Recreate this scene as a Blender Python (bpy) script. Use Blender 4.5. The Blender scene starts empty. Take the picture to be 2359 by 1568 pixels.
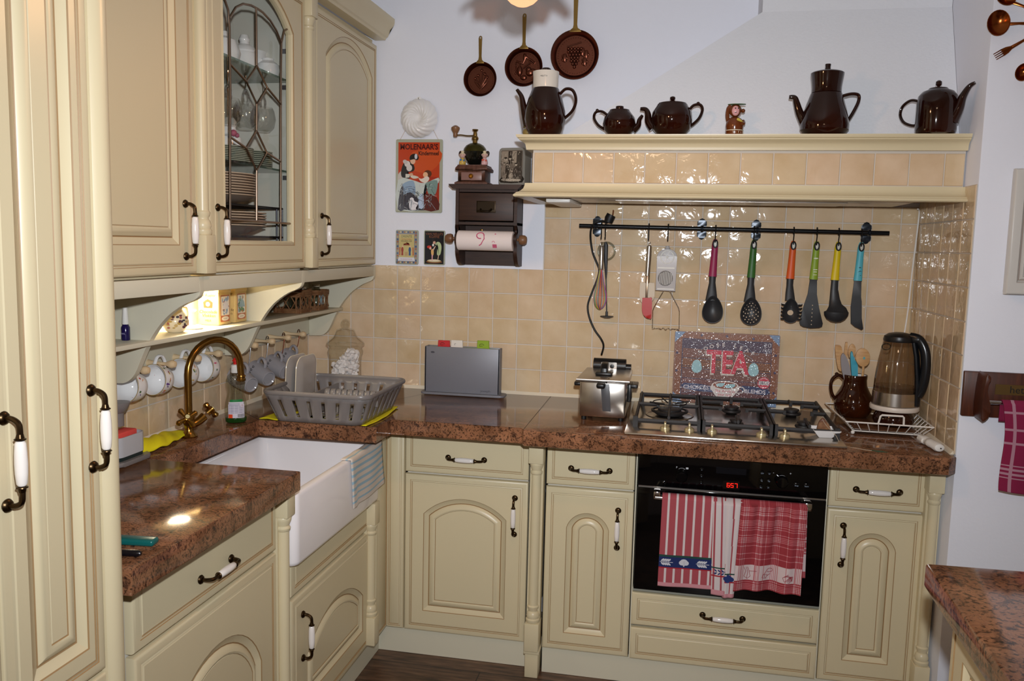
import bpy, bmesh, math, random
from mathutils import Matrix, Vector
random.seed(7)
SC = bpy.context.scene
COL = SC.collection
PI = math.pi

# ---------------------------------------------------------------- camera
cd = bpy.data.cameras.new('camera'); cam = bpy.data.objects.new('camera', cd); COL.objects.link(cam)
CP = Vector((1.2337, -3.3192, 1.4974))
RT = Vector((0.98041728, 0.19555341, 0.02325564)); FW = Vector((-0.1917928, 0.97495432, -0.11260367)); UP = Vector((-0.04469321, 0.10593832, 0.9933678))
cam.matrix_world = Matrix(((RT.x, UP.x, -FW.x, CP.x), (RT.y, UP.y, -FW.y, CP.y), (RT.z, UP.z, -FW.z, CP.z), (0, 0, 0, 1)))
cd.sensor_width = 36; cd.lens = 30.02; cd.clip_start = 0.05
SC.camera = cam
# ---------------------------------------------------------------- view, world, lights
SC.view_settings.view_transform = 'Standard'; SC.view_settings.look = 'None'; SC.view_settings.gamma = 1
SC.view_settings.use_curve_mapping = False; SC.view_settings.exposure = 0.0
W = bpy.data.worlds.new('world'); SC.world = W; W.use_nodes = True
W.node_tree.nodes['Background'].inputs[0].default_value = (0.75, 0.82, 1, 1); W.node_tree.nodes['Background'].inputs[1].default_value = 0.05
def light(name, kind, loc, power, color, size=.1, target=None, sy=None, spread=None):
    l = bpy.data.lights.new(name, kind); l.energy = power; l.color = color
    o = bpy.data.objects.new(name, l); COL.objects.link(o); o.location = loc
    if kind == 'AREA':
        l.size = size
        if sy: l.shape = 'RECTANGLE'; l.size_y = sy
        else: l.shape = 'DISK'
        if spread: l.spread = spread
    elif kind == 'POINT': l.shadow_soft_size = size
    if target is not None:
        o.rotation_euler = (Vector(target) - Vector(loc)).to_track_quat('-Z', 'Y').to_euler()
    return o
FL = CP + UP * .15 + RT * .03 + FW * .03
light('camera_flash', 'AREA', FL, 19.5, (0.91, 0.955, 1.0), .045, FL + FW - UP * .02 + RT * .02, spread=1.95)
LAMP = Vector((.877, -1.48, 2.05))
light('room_lamp_bulb', 'POINT', LAMP, 17, (1, .50, .22), .03)
light('rear_fill_light', 'AREA', (1.0, -4.3, 2.5), 7, (1, .70, .45), .5, (1.0, -4.3, 0))  # unseen fill light, added behind the camera to brighten the room
light('shelf_light', 'AREA', (-.22, -.98, 1.352), 2.2, (1, .84, .58), .10, (-.12, -.98, 0))

# ---------------------------------------------------------------- materials
def lin(c):
    if isinstance(c, str):
        c = [int(c[i:i + 2], 16) / 255 for i in (0, 2, 4)]
        c = [x / 12.92 if x <= .04045 else ((x + .055) / 1.055) ** 2.4 for x in c]
    return (c[0], c[1], c[2], 1)
MATS = {}
def mat(name, col, rough=.5, metal=0, spec=.5, trans=0, ior=1.45, emit=None, es=0, coat=0, bump=None, var=None, alpha=1, sheen=0):
    if name in MATS: return MATS[name]
    m = bpy.data.materials.new(name); m.use_nodes = True; nt = m.node_tree; p = nt.nodes['Principled BSDF']
    I = p.inputs
    I['Base Color'].default_value = lin(col); I['Roughness'].default_value = rough; I['Metallic'].default_value = metal
    I['Specular IOR Level'].default_value = spec; I['Transmission Weight'].default_value = trans; I['IOR'].default_value = ior
    I['Coat Weight'].default_value = coat; I['Coat Roughness'].default_value = .05; I['Alpha'].default_value = alpha
    I['Sheen Weight'].default_value = sheen
    if emit: I['Emission Color'].default_value = lin(emit); I['Emission Strength'].default_value = es
    tc = nt.nodes.new('ShaderNodeTexCoord')
    if bump:  # (scale, strength, distance)
        n = nt.nodes.new('ShaderNodeTexNoise'); n.inputs['Scale'].default_value = bump[0]; n.inputs['Detail'].default_value = 3
        b = nt.nodes.new('ShaderNodeBump'); b.inputs['Strength'].default_value = bump[1]; b.inputs['Distance'].default_value = bump[2]
        nt.links.new(tc.outputs['Object'], n.inputs['Vector']); nt.links.new(n.outputs['Fac'], b.inputs['Height']); nt.links.new(b.outputs['Normal'], I['Normal'])
    if var:   # (color2, scale, (sx,sy,sz), lo, hi)
        mp = nt.nodes.new('ShaderNodeMapping'); mp.inputs['Scale'].default_value = var[2]
        n = nt.nodes.new('ShaderNodeTexNoise'); n.inputs['Scale'].default_value = var[1]; n.inputs['Detail'].default_value = 6
        r = nt.nodes.new('ShaderNodeMapRange'); r.inputs[1].default_value = var[3]; r.inputs[2].default_value = var[4]
        x = nt.nodes.new('ShaderNodeMix'); x.data_type = 'RGBA'; x.inputs[6].default_value = lin(col); x.inputs[7].default_value = lin(var[0])
        L = nt.links.new; L(tc.outputs['Object'], mp.inputs['Vector']); L(mp.outputs[0], n.inputs['Vector']); L(n.outputs['Fac'], r.inputs[0]); L(r.outputs[0], x.inputs[0]); L(x.outputs[2], I['Base Color'])
    MATS[name] = m
    return m
def nodes(m): return m.node_tree, m.node_tree.nodes['Principled BSDF'].inputs, m.node_tree.links.new
def ramp(nt, stops, interp='LINEAR'):
    r = nt.nodes.new('ShaderNodeValToRGB'); r.color_ramp.interpolation = interp; e = r.color_ramp.elements
    while len(e) < len(stops): e.new(.5)
    for k, (p, c) in enumerate(stops): e[k].position = p; e[k].color = lin(c)
    return r
cream = mat('cream_lacquer', 'D7C9A6', .33, spec=.5)
palecream = mat('pale_cream_board', 'D8D2BC', .45)  # one paler cream for the shelf unit and oven housing
glaze = mat('brown_glaze_line', 'A08058', .5)
cream_in = mat('cabinet_interior', 'CFCBC0', .6)
plinthm = mat('plinth_grey_cream', 'D6D0BA', .45)
plaster = mat('white_plaster', 'ECEEF8', .85, bump=(90, .25, .002))
rough_pl = mat('rough_plaster', 'E6E8EE', .9, bump=(120, .45, .003))
bronze = mat('antique_bronze', '4A3A28', .32, 1)
ceram = mat('white_ceramic_grip', 'EDE6E0', .12)
brass = mat('antique_brass', '9A7438', .24, 1)
brass2 = mat('old_brass', '8A6E3C', .38, 1)
steel = mat('stainless_steel', 'B9B4AE', .28, 1)
steelb = mat('brushed_steel', 'C9C2BA', .22, 1)
chrome = mat('chrome', 'D8D8DA', .08, 1)
black = mat('black_plastic', '141416', .35)
blackm = mat('black_metal', '101114', .3, .3)
iron = mat('cast_iron', '221F1F', .55, bump=(200, .3, .001))
ovenbl = mat('black_oven_glass', '050506', .05)
darkgap = mat('dark_gap', '1A140E', .8)
brownpot = mat('brown_glazed_pottery', '200904', .06, var=('341006', 6, (1, 1, 1), .45, .8), coat=.3)
amber = mat('amber_brown_glaze', '2E1004', .07, var=('4A200A', 8, (1, 1, 1), .5, .8), coat=.3)
whitecer = mat('white_glazed_ceramic', 'EDEBEA', .1)
sinkm = mat('fireclay_white', 'F2EDEE', .09)
glass = mat('clear_glass', 'FFFFFF', .0, trans=1, ior=1.45)
def thinglass(name, tint='FFFFFF', rough=.0, op=.06, fr=1.5):
    m = bpy.data.materials.new(name); m.use_nodes = True; nt = m.node_tree; nt.nodes.clear(); L = nt.links.new
    o = nt.nodes.new('ShaderNodeOutputMaterial'); t = nt.nodes.new('ShaderNodeBsdfTransparent'); g = nt.nodes.new('ShaderNodeBsdfGlossy'); gm = nt.nodes.new('ShaderNodeNewGeometry'); dt = nt.nodes.new('ShaderNodeVectorMath'); dt.operation = 'DOT_PRODUCT'; x = nt.nodes.new('ShaderNodeMixShader')
    t.inputs[0].default_value = lin(tint); g.inputs['Roughness'].default_value = rough; 
    L(gm.outputs['Normal'], dt.inputs[0]); L(gm.outputs['Incoming'], dt.inputs[1])
    def mth(op, a_, b_):
        n = nt.nodes.new('ShaderNodeMath'); n.operation = op
        for i, q in enumerate((a_, b_)):
            if q is None: continue
            if isinstance(q, (int, float)): n.inputs[i].default_value = q
            else: L(q, n.inputs[i])
        return n.outputs[0]
    f0 = ((fr - 1) / (fr + 1)) ** 2; fz = mth('ADD', mth('MULTIPLY', mth('POWER', mth('SUBTRACT', 1.0, mth('ABSOLUTE', dt.outputs['Value'], None)), 5.0), 1 - f0), f0)
    ad = nt.nodes.new('ShaderNodeMath'); ad.operation = 'ADD'; ad.inputs[1].default_value = op; L(fz, ad.inputs[0])
    L(ad.outputs[0], x.inputs[0]); L(t.outputs[0], x.inputs[1]); L(g.outputs[0], x.inputs[2]); L(x.outputs[0], o.inputs[0]); return m
tglass = thinglass('thin_clear_glass', 'FCFCFA', .02, .05)
copper = mat('dark_copper', '6E4234', .30, 1, bump=(60, .25, .001))
copperb = mat('bright_copper', '9A5428', .22, 1)
darkwood = mat('dark_stained_wood', '2C1A14', .5, var=('3E261B', 14, (1, 1, 8), .3, .7))
redwood = mat('reddish_brown_wood', '3A1608', .4, var=('5A2A12', 10, (8, 1, 1), .3, .7))
walnut = mat('walnut_wood', '6B4638', .5, var=('4A2C20', 30, (3, 1, 1), .35, .7))
knobwood = mat('turned_knob_wood', '6A4630', .4, var=('8A6242', 20, (1, 1, 1), .3, .7))
beech = mat('pale_beech_wood', 'D9BE96', .5)
bamboo = mat('bamboo_wood', 'B98A58', .5, var=('CFA572', 20, (1, 1, 6), .3, .7))
white = mat('white_plastic', 'E6E2DC', .35)
whitep = mat('white_paint', 'F0EEE8', .6)
greyp = mat('grey_plastic', '7C7674', .32)
greypd = mat('dark_grey_plastic', '4A494C', .35)
yellow = mat('yellow_cloth', 'E8DA10', .9, bump=(300, .4, .001))
red = mat('red_plastic', 'C8201A', .3)
redsil = mat('red_silicone', 'B81C14', .4)
orange = mat('orange_plastic', 'D8581C', .45)
magenta = mat('magenta_plastic', '96234F', .45)
green = mat('dark_green_plastic', '2F6426', .45)
lime = mat('lime_green_plastic', '86A22C', .45)
yel = mat('yellow_plastic', 'DCC008', .45)
aqua = mat('turquoise_plastic', '52B2C4', .45)
nylon = mat('black_nylon', '2A2B2E', .42)
rubber = mat('black_rubber', '0D0D0E', .5)
greymug = mat('grey_glazed_mug', '9C9A9F', .12)
ink = mat('black_print', '14120F', .6)
wirewhite = mat('white_coated_wire', 'E4DED6', .35)
wicker = mat('wicker', '6B3E20', .6, var=('8F6844', 40, (1, 1, 1), .3, .7))
caulk = mat('cream_caulk', 'E6DAC4', .5)
grout = mat('light_grout', 'D2C9BE', .85)
def P_(name, col, rough=.45): return mat('print_' + name, col, rough)

def granite(name, sc, stretch, rot=0):
    m = mat(name, '6B4636', .10); nt, I, L = nodes(m)
    tc = nt.nodes.new('ShaderNodeTexCoord'); mp = nt.nodes.new('ShaderNodeMapping'); mp.inputs['Scale'].default_value = stretch; mp.inputs['Rotation'].default_value = (0, 0, rot)
    L(tc.outputs['Object'], mp.inputs[0])
    n1 = nt.nodes.new('ShaderNodeTexNoise'); n1.inputs['Scale'].default_value = sc; n1.inputs['Detail'].default_value = 8; n1.inputs['Roughness'].default_value = .75; n1.inputs['Distortion'].default_value = .8
    n2 = nt.nodes.new('ShaderNodeTexNoise'); n2.inputs['Scale'].default_value = sc * 4; n2.inputs['Detail'].default_value = 3
    n3 = nt.nodes.new('ShaderNodeTexNoise'); n3.inputs['Scale'].default_value = sc * .22; n3.inputs['Detail'].default_value = 3
    for n in (n1, n2, n3): L(mp.outputs[0], n.inputs['Vector'])
    r1 = ramp(nt, [(.28, '241814'), (.41, '5C3E2E'), (.51, 'A27050'), (.60, '8A5E46'), (.74, 'D2A684')]); L(n1.outputs['Fac'], r1.inputs[0])
    r2 = ramp(nt, [(.36, '0E0B0C'), (.46, 'FFFFFF')]); L(n2.outputs['Fac'], r2.inputs[0])
    r3 = ramp(nt, [(.35, '9A9288'), (.65, 'FFFFFF')]); L(n3.outputs['Fac'], r3.inputs[0])
    a = nt.nodes.new('ShaderNodeMix'); a.data_type = 'RGBA'; a.blend_type = 'MULTIPLY'; a.inputs[0].default_value = .75
    L(r1.outputs[0], a.inputs[6]); L(r2.outputs[0], a.inputs[7])
    c = nt.nodes.new('ShaderNodeMix'); c.data_type = 'RGBA'; c.blend_type = 'MULTIPLY'; c.inputs[0].default_value = .7
    L(a.outputs[2], c.inputs[6]); L(r3.outputs[0], c.inputs[7]); L(c.outputs[2], I['Base Color'])
    return m
gran = granite('brown_granite', 48, (1, 1.6, 1), .6)

def tilemat(name, c1, c2, c3):
    m = mat(name, c1, .06); nt, I, L = nodes(m); I['Coat Weight'].default_value = .3
    g = nt.nodes.new('ShaderNodeNewGeometry'); r = ramp(nt, [(0, c1), (.5, c2), (1, c3)]); L(g.outputs['Random Per Island'], r.inputs[0])
    tc = nt.nodes.new('ShaderNodeTexCoord'); n = nt.nodes.new('ShaderNodeTexNoise'); n.inputs['Scale'].default_value = 9; n.inputs['Detail'].default_value = 4
    L(tc.outputs['Object'], n.inputs['Vector'])
    r2 = ramp(nt, [(.3, 'E8DECE'), (.7, 'FFFFFF')]); L(n.outputs['Fac'], r2.inputs[0])
    x = nt.nodes.new('ShaderNodeMix'); x.data_type = 'RGBA'; x.blend_type = 'MULTIPLY'; x.inputs[0].default_value = .8; L(r.outputs[0], x.inputs[6]); L(r2.outputs[0], x.inputs[7]); L(x.outputs[2], I['Base Color'])
    n4 = nt.nodes.new('ShaderNodeTexNoise'); n4.inputs['Scale'].default_value = 21; n4.inputs['Detail'].default_value = 2.5; n4.inputs['Distortion'].default_value = .6; L(tc.outputs['Object'], n4.inputs['Vector'])
    b = nt.nodes.new('ShaderNodeBump'); b.inputs['Strength'].default_value = .55; b.inputs['Distance'].default_value = .0045; L(n4.outputs['Fac'], b.inputs['Height']); L(b.outputs[0], I['Normal']); L(b.outputs[0], I['Coat Normal'])
    return m
tile = tilemat('handmade_cream_tile', 'DAC3A0', 'DEC8A8', 'E2C8AC')

def floormat():
    m = mat('brown_vinyl_planks', '4A3528', .4); nt, I, L = nodes(m)
    tc = nt.nodes.new('ShaderNodeTexCoord'); mp = nt.nodes.new('ShaderNodeMapping'); mp.inputs['Scale'].default_value = (2, 14, 1); L(tc.outputs['Object'], mp.inputs[0])
    n = nt.nodes.new('ShaderNodeTexNoise'); n.inputs['Scale'].default_value = 4; n.inputs['Detail'].default_value = 7; L(mp.outputs[0], n.inputs['Vector'])
    r = ramp(nt, [(.3, '35251B'), (.55, '6A4E3B'), (.75, '8A6C54')]); L(n.outputs['Fac'], r.inputs[0])
    br = nt.nodes.new('ShaderNodeTexBrick'); br.inputs['Scale'].default_value = 1; br.inputs['Brick Width'].default_value = 1.2; br.inputs['Row Height'].default_value = .18; br.inputs['Mortar Size'].default_value = .002
    br.inputs['Color1'].default_value = (1, 1, 1, 1); br.inputs['Color2'].default_value = (.7, .7, .7, 1); br.inputs['Mortar'].default_value = (.1, .1, .1, 1)
    L(tc.outputs['Object'], br.inputs['Vector'])
    x = nt.nodes.new('ShaderNodeMix'); x.data_type = 'RGBA'; x.blend_type = 'MULTIPLY'; x.inputs[0].default_value = 1; L(r.outputs[0], x.inputs[6]); L(br.outputs['Color'], x.inputs[7]); L(x.outputs[2], I['Base Color'])
    return m
floorm = floormat()

# ---------------------------------------------------------------- geometry helpers
class B:
    def __init__(s): s.v = []; s.f = []; s.m = []; s.T = Matrix.Identity(4)
    def add(s, vs, fs, m=0):
        o = len(s.v); T = s.T
        s.v += [tuple(T @ Vector(p)) for p in vs]; s.f += [tuple(o + i for i in f) for f in fs]
        s.m += (m if isinstance(m, list) else [m] * len(fs))
        return s
    def bm(s, bm, m=0):
        bm.verts.ensure_lookup_table(); bm.verts.index_update()
        s.add([v.co.copy() for v in bm.verts], [[v.index for v in f.verts] for f in bm.faces], m); bm.free(); return s
    def box(s, x0, x1, y0, y1, z0, z1, bev=0, m=0, seg=2):
        x0, x1 = min(x0, x1), max(x0, x1); y0, y1 = min(y0, y1), max(y0, y1); z0, z1 = min(z0, z1), max(z0, z1)
        if not bev:
            return s.add([(x, y, z) for x in (x0, x1) for y in (y0, y1) for z in (z0, z1)], [(0, 1, 3, 2), (4, 6, 7, 5), (0, 4, 5, 1), (2, 3, 7, 6), (0, 2, 6, 4), (1, 5, 7, 3)], m)
        bm = bmesh.new(); bmesh.ops.create_cube(bm, size=1)
        for v in bm.verts: v.co = ((x0 + x1) / 2 + v.co.x * (x1 - x0), (y0 + y1) / 2 + v.co.y * (y1 - y0), (z0 + z1) / 2 + v.co.z * (z1 - z0))
        bmesh.ops.bevel(bm, geom=bm.edges[:], offset=min(bev, .49 * min(x1 - x0, y1 - y0, z1 - z0)), segments=seg, affect='EDGES', profile=.5)
        return s.bm(bm, m)
    def lathe(s, prof, c=(0, 0, 0), n=28, m=0, ax='z', sx=1, sy=1, cap=True, ms=None):
        vs = []; fs = []; mm = []
        for r, z in prof:
            for k in range(n):
                a = 2 * PI * k / n; p = (r * math.cos(a) * sx, r * math.sin(a) * sy, z)
                if ax == 'y': p = (p[0], -p[2], p[1])
                elif ax == 'x': p = (p[2], p[0], p[1])
                vs.append((c[0] + p[0], c[1] + p[1], c[2] + p[2]))
        for i in range(len(prof) - 1):
            for k in range(n):
                fs.append((i * n + k, i * n + (k + 1) % n, (i + 1) * n + (k + 1) % n, (i + 1) * n + k)); mm.append(ms[i] if ms else m)
        if cap:
            if prof[0][0] > 1e-6: fs.append(tuple(range(n))); mm.append(ms[0] if ms else m)
            if prof[-1][0] > 1e-6: fs.append(tuple(range((len(prof) - 1) * n, len(prof) * n))); mm.append(ms[-1] if ms else m)
        return s.add(vs, fs, mm)
    def cyl(s, c, r, h, n=20, m=0, ax='z', r2=None): return s.lathe([(r, 0), (r if r2 is None else r2, h)], c, n, m, ax)
    def sph(s, c, r, m=0, n=16, sz=1, sx=1, sy=1): return s.lathe([(r * math.sin(PI * k / 10), -r * sz * math.cos(PI * k / 10)) for k in range(11)], c, n, m, sx=sx, sy=sy)
    def tube(s, pts, r, n=10, m=0, closed=False, cap=True, flat=None):
        P = [Vector(p) for p in pts]; R = r if isinstance(r, (list, tuple)) else [r] * len(P); N = len(P)
        t0 = (P[1] - P[0]).normalized(); u = t0.orthogonal().normalized(); vs = []
        if flat: u = (Vector(flat) - t0 * t0.dot(Vector(flat))).normalized()
        for i in range(N):
            if closed: t = (P[(i + 1) % N] - P[i - 1]).normalized()
            else: t = (P[min(i + 1, N - 1)] - P[max(i - 1, 0)]).normalized()
            u = (u - t * u.dot(t)).normalized(); w = t.cross(u)
            ri = R[i] if not isinstance(R[i], tuple) else R[i]
            ra, rb = (ri, ri) if not isinstance(ri, tuple) else ri
            for k in range(n):
                a = 2 * PI * k / n; vs.append(P[i] + u * math.cos(a) * ra + w * math.sin(a) * rb)
        fs = [(i * n + k, i * n + (k + 1) % n, ((i + 1) % N) * n + (k + 1) % n, ((i + 1) % N) * n + k) for i in range(N if closed else N - 1) for k in range(n)]
        if cap and not closed: fs += [tuple(range(n)), tuple(range((N - 1) * n, N * n))]
        return s.add(vs, fs, m)
    def prism(s, poly, a, b, plane='xz', m=0, bev=0):
        # polygon in a plane, extruded along the third axis from a to b
        def P(p, h): return {'xz': (p[0], h, p[1]), 'xy': (p[0], p[1], h), 'yz': (h, p[0], p[1])}[plane]
        n = len(poly); bm = bmesh.new()
        A = [bm.verts.new(P(p, a)) for p in poly]; Bv = [bm.verts.new(P(p, b)) for p in poly]
        bm.faces.new(A); bm.faces.new(Bv)
        for i in range(n): bm.faces.new((A[i], A[(i + 1) % n], Bv[(i + 1) % n], Bv[i]))
        if bev:
            es = [e for e in bm.edges if (e.verts[0] in A) == (e.verts[1] in A)]
            bmesh.ops.bevel(bm, geom=es, offset=bev, segments=2, affect='EDGES', profile=.5)
        bmesh.ops.triangulate(bm, faces=[f for f in bm.faces if len(f.verts) > 4])
        return s.bm(bm, m)
    def sheet(s, poly, h, plane='xz', m=0):   # flat printed shape
        def P(p): return {'xz': (p[0], h, p[1]), 'xy': (p[0], p[1], h), 'yz': (h, p[0], p[1])}[plane]
        bm = bmesh.new(); bm.faces.new([bm.verts.new(P(p)) for p in poly]); bmesh.ops.triangulate(bm, faces=bm.faces[:]); return s.bm(bm, m)
    def grid(s, fn, nu, nv, m=0, closeu=False, mf=None):
        vs = [fn(i / nu, j / nv) for j in range(nv + 1) for i in range(nu + (0 if closeu else 1))]; w = nu if closeu else nu + 1; fs = []; mm = []
        for j in range(nv):
            for i in range(nu):
                fs.append((j * w + i, j * w + (i + 1) % w, (j + 1) * w + (i + 1) % w, (j + 1) * w + i)); mm.append(mf((i + .5) / nu, (j + .5) / nv) if mf else m)
        return s.add(vs, fs, mm)
    def text(s, txt, x, z, size, h, m=0, plane='xz', ang=0, align='CENTER', sx=1, shear=0, bold=0):
        c = bpy.data.curves.new('t', 'FONT'); c.body = txt; c.size = size; c.align_x = align; c.resolution_u = 2; c.shear = shear; c.offset = bold
        o = bpy.data.objects.new('t', c); me = o.to_mesh(); ca, sa = math.cos(ang), math.sin(ang)
        def P(p):
            p = (x + p.x * sx * ca - p.y * sa, z + p.x * sx * sa + p.y * ca)
            return {'xz': (p[0], h, p[1]), 'xy': (p[0], p[1], h), 'yz': (h, p[0], p[1])}[plane]
        s.add([P(v.co) for v in me.vertices], [tuple(q.vertices) for q in me.polygons], m); o.to_mesh_clear(); bpy.data.objects.remove(o); bpy.data.curves.remove(c); return s
    def build(s, name, mats, parent=None, label=None, sharp=35, world=True, solid=0, kind=None, flatn=False):
        me = bpy.data.meshes.new(name)
        V = s.v
        if parent is not None and world:
            inv = wm(parent).inverted(); V = [tuple(inv @ Vector(p)) for p in V]
        me.from_pydata(V, [], s.f)
        for x in (mats if isinstance(mats, (list, tuple)) else [mats]): me.materials.append(x)
        me.polygons.foreach_set('material_index', s.m)
        bm = bmesh.new(); bm.from_mesh(me); bmesh.ops.remove_doubles(bm, verts=bm.verts, dist=1e-6) if not flatn else None
        bmesh.ops.recalc_face_normals(bm, faces=bm.faces); bm.to_mesh(me); bm.free()
        me.polygons.foreach_set('use_smooth', [True] * len(me.polygons)); me.set_sharp_from_angle(angle=math.radians(sharp))
        o = bpy.data.objects.new(name, me); COL.objects.link(o)
        if parent is not None: o.parent = parent
        if solid:
            md = o.modifiers.new('solid', 'SOLIDIFY'); md.thickness = solid; md.offset = 0
        if label: o['label'] = label
        if kind: o['kind'] = kind
        return o
def wm(o):
    M = o.matrix_basis.copy(); p = o.parent
    while p: M = p.matrix_basis @ M; p = p.parent
    return M
def thing(name, label, cat, loc=(0, 0, 0), rz=0, group=None):
    o = bpy.data.objects.new(name, None); COL.objects.link(o); o.location = loc; o.rotation_euler = (0, 0, rz); o.empty_display_size = .02
    return tag(o, label, cat, group)
def tag(o, label, cat, group=None):
    o['label'] = label; o['category'] = cat
    if group: o['group'] = group
    return o
def dup(root, loc, rz=None, label=None, group=None):
    r = root.copy(); COL.objects.link(r); r.location = loc
    if rz is not None: r.rotation_euler = (0, 0, rz)
    if label: r['label'] = label
    if group: r['group'] = group
    for ch in list(root.children):
        c = ch.copy(); COL.objects.link(c); c.parent = r
        for g in ch.children:
            d = g.copy(); COL.objects.link(d); d.parent = c
    return r
def struct(b, name, mats, **k): return b.build(name, mats, kind='structure', **k)
def smooth_path(pts, n=8, closed=False):
    P = [Vector(p) for p in pts]; out = []; N = len(P)
    for i in range(N if closed else N - 1):
        a, b, c, d = (P[(i - 1) % N] if closed or i else P[0]), P[i], P[(i + 1) % N], (P[(i + 2) % N] if closed or i + 2 < N else P[-1])
        for k in range(n):
            t = k / n; out.append(.5 * ((2 * b) + (c - a) * t + (2 * a - 5 * b + 4 * c - d) * t * t + (3 * b - 3 * c + d - a) * t ** 3))
    if not closed: out.append(P[-1])
    return out
def sp2(pts, n=6, closed=False): return [(p.x, p.y) for p in smooth_path([(a, b, 0) for a, b in pts], n, closed)]
def ell(cx, cz, rx, rz, n=20, a0=0, a1=2 * PI, ang=0):
    full = abs(a1 - a0 - 2 * PI) < 1e-6; N = n if full else n + 1; o = []
    for k in range(N):
        a = a0 + (a1 - a0) * k / n; x, z = rx * math.cos(a), rz * math.sin(a); o.append((cx + x * math.cos(ang) - z * math.sin(ang), cz + x * math.sin(ang) + z * math.cos(ang)))
    return o
def rrect(x0, x1, z0, z1, r, n=5):
    o = []
    for cx, cz, a in ((x1 - r, z1 - r, 0), (x0 + r, z1 - r, PI / 2), (x0 + r, z0 + r, PI), (x1 - r, z0 + r, 1.5 * PI)):
        o += [(cx + r * math.cos(a + PI / 2 * k / n), cz + r * math.sin(a + PI / 2 * k / n)) for k in range(n + 1)]
    return o
def offset(poly, d):   # inward offset of a counter-clockwise polygon
    n = len(poly); out = []
    for i in range(n):
        p0, p, p1 = Vector(poly[i - 1]), Vector(poly[i]), Vector(poly[(i + 1) % n])
        a = (p - p0).normalized(); b = (p1 - p).normalized(); na = Vector((-a.y, a.x)); nb = Vector((-b.y, b.x)); m = (na + nb).normalized()
        k = d / max(.35, m.dot(na)); out.append((p.x + m.x * k, p.y + m.y * k))
    return out
# ---------------------------------------------------------------- the room
def tiles(b, u0, u1, v0, v1, fix, plane, s=.1, g=.0036, th=.006, sign=-1):
    def rng(a, z):
        k = math.floor(a / s + 1e-6); out = []
        while k * s < z - 1e-6:
            lo, hi = max(a, k * s), min(z, (k + 1) * s); k += 1
            if hi - lo > .012: out.append((lo, hi))
        return out
    R = random.Random(int(fix * 1000) + 5)
    for (p, q) in rng(u0, u1):
        for (c, d) in rng(v0, v1):
            t = th + R.uniform(-.0006, .0006); e = [R.uniform(-.0006, .0006) for _ in range(4)]; k = .0045
            # rounded pillow tile: back ring, front ring, inset ring
            P = []
            for ins, h in ((g / 2, 0), (g / 2, t * .6), (g / 2 + .0015, t * .93), (g / 2 + k, t)):
                for i, (uu, vv) in enumerate(((p + ins, c + ins), (q - ins, c + ins), (q - ins, d - ins), (p + ins, d - ins))):
                    w = fix + sign * (h + (e[i] if h else 0)); P.append((uu, w, vv) if plane == 'xz' else (w, uu, vv))
            F = [(r * 4 + i, r * 4 + (i + 1) % 4, r * 4 + 4 + (i + 1) % 4, r * 4 + 4 + i) for r in range(3) for i in range(4)] + [(12, 13, 14, 15)]
            b.add(P, F, 0)
WT = .9
b = B().box(-.296, 2.06, .006, .12, 0, 2.6); struct(b, 'wall_back', plaster)
b = B().box(-.41, -.296, -5.2, .12, 0, 2.6); struct(b, 'wall_left', plaster)
b = B().box(2.062, 3.4, -.6, .12, 0, 2.6, .004); struct(b, 'wall_right', plaster)
b = B().box(3.4, 3.5, -5.2, .12, 0, 2.6); struct(b, 'wall_far_right', plaster)
b = B().box(-.41, 3.5, -5.3, -5.2, 0, 2.6); struct(b, 'wall_behind', plaster)
b = B().box(-.41, 3.5, -5.3, .12, 2.6, 2.7); struct(b, 'ceiling', whitep)
b = B().box(-.41, 3.5, -5.3, .12, -.05, 0); struct(b, 'floor', floorm)
# tiling
b = B(); tiles(b, -.29, .7, .9, 1.4, .004, 'xz'); tiles(b, .7, 2.058, .9, 1.66, .004, 'xz')
o = struct(b, 'trim_1', tile); o['label'] = 'cream glazed tiles on the back wall'
b = B().box(-.296, .698, .0005, .006, .9, 1.398).box(.698, 2.06, .0005, .006, .9, 1.66); struct(b, 'trim_2', grout)
b = B(); tiles(b, -.6, 0, .9, 1.7, 2.062, 'yz'); struct(b, 'trim_3', tile)
b = B().box(2.0588, 2.062, -.6, 0, .9, 1.7); struct(b, 'trim_4', grout)
b = B(); tiles(b, -2.0, 0, .9, 1.2, -.294, 'yz', sign=1); struct(b, 'trim_5', tile)
b = B().box(-.296, -.2905, -2.0, 0, .9, 1.2); struct(b, 'trim_6', grout)
b = B().prism([(0, .9), (-.012, .9), (-.002, .912), (0, .912)], -.288, 2.055, 'yz').prism([(-.290, .9), (-.278, .9), (-.288, .912)], -2.0, -.01, 'xz').prism([(2.057, .9), (2.045, .9), (2.055, .912)], -.6, -.01, 'xz')
struct(b, 'trim_7', caulk)
# chimney breast above the hood shelf: sloped front, hipped left side, upright top
b = B(); V = [(.80, -.392, 1.851), (2.061, -.392, 1.851), (2.061, -.20, 2.30), (1.462, -.20, 2.30), (1.462, -.20, 2.6), (2.061, -.20, 2.6), (.78, .006, 1.851), (1.462, .006, 2.30), (1.462, .006, 2.6)]
b.add(V, [(0, 1, 2, 3), (3, 2, 5, 4), (6, 0, 3, 7), (7, 3, 4, 8)])
o = struct(b, 'wall_chimney_breast', rough_pl, sharp=5)

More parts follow.
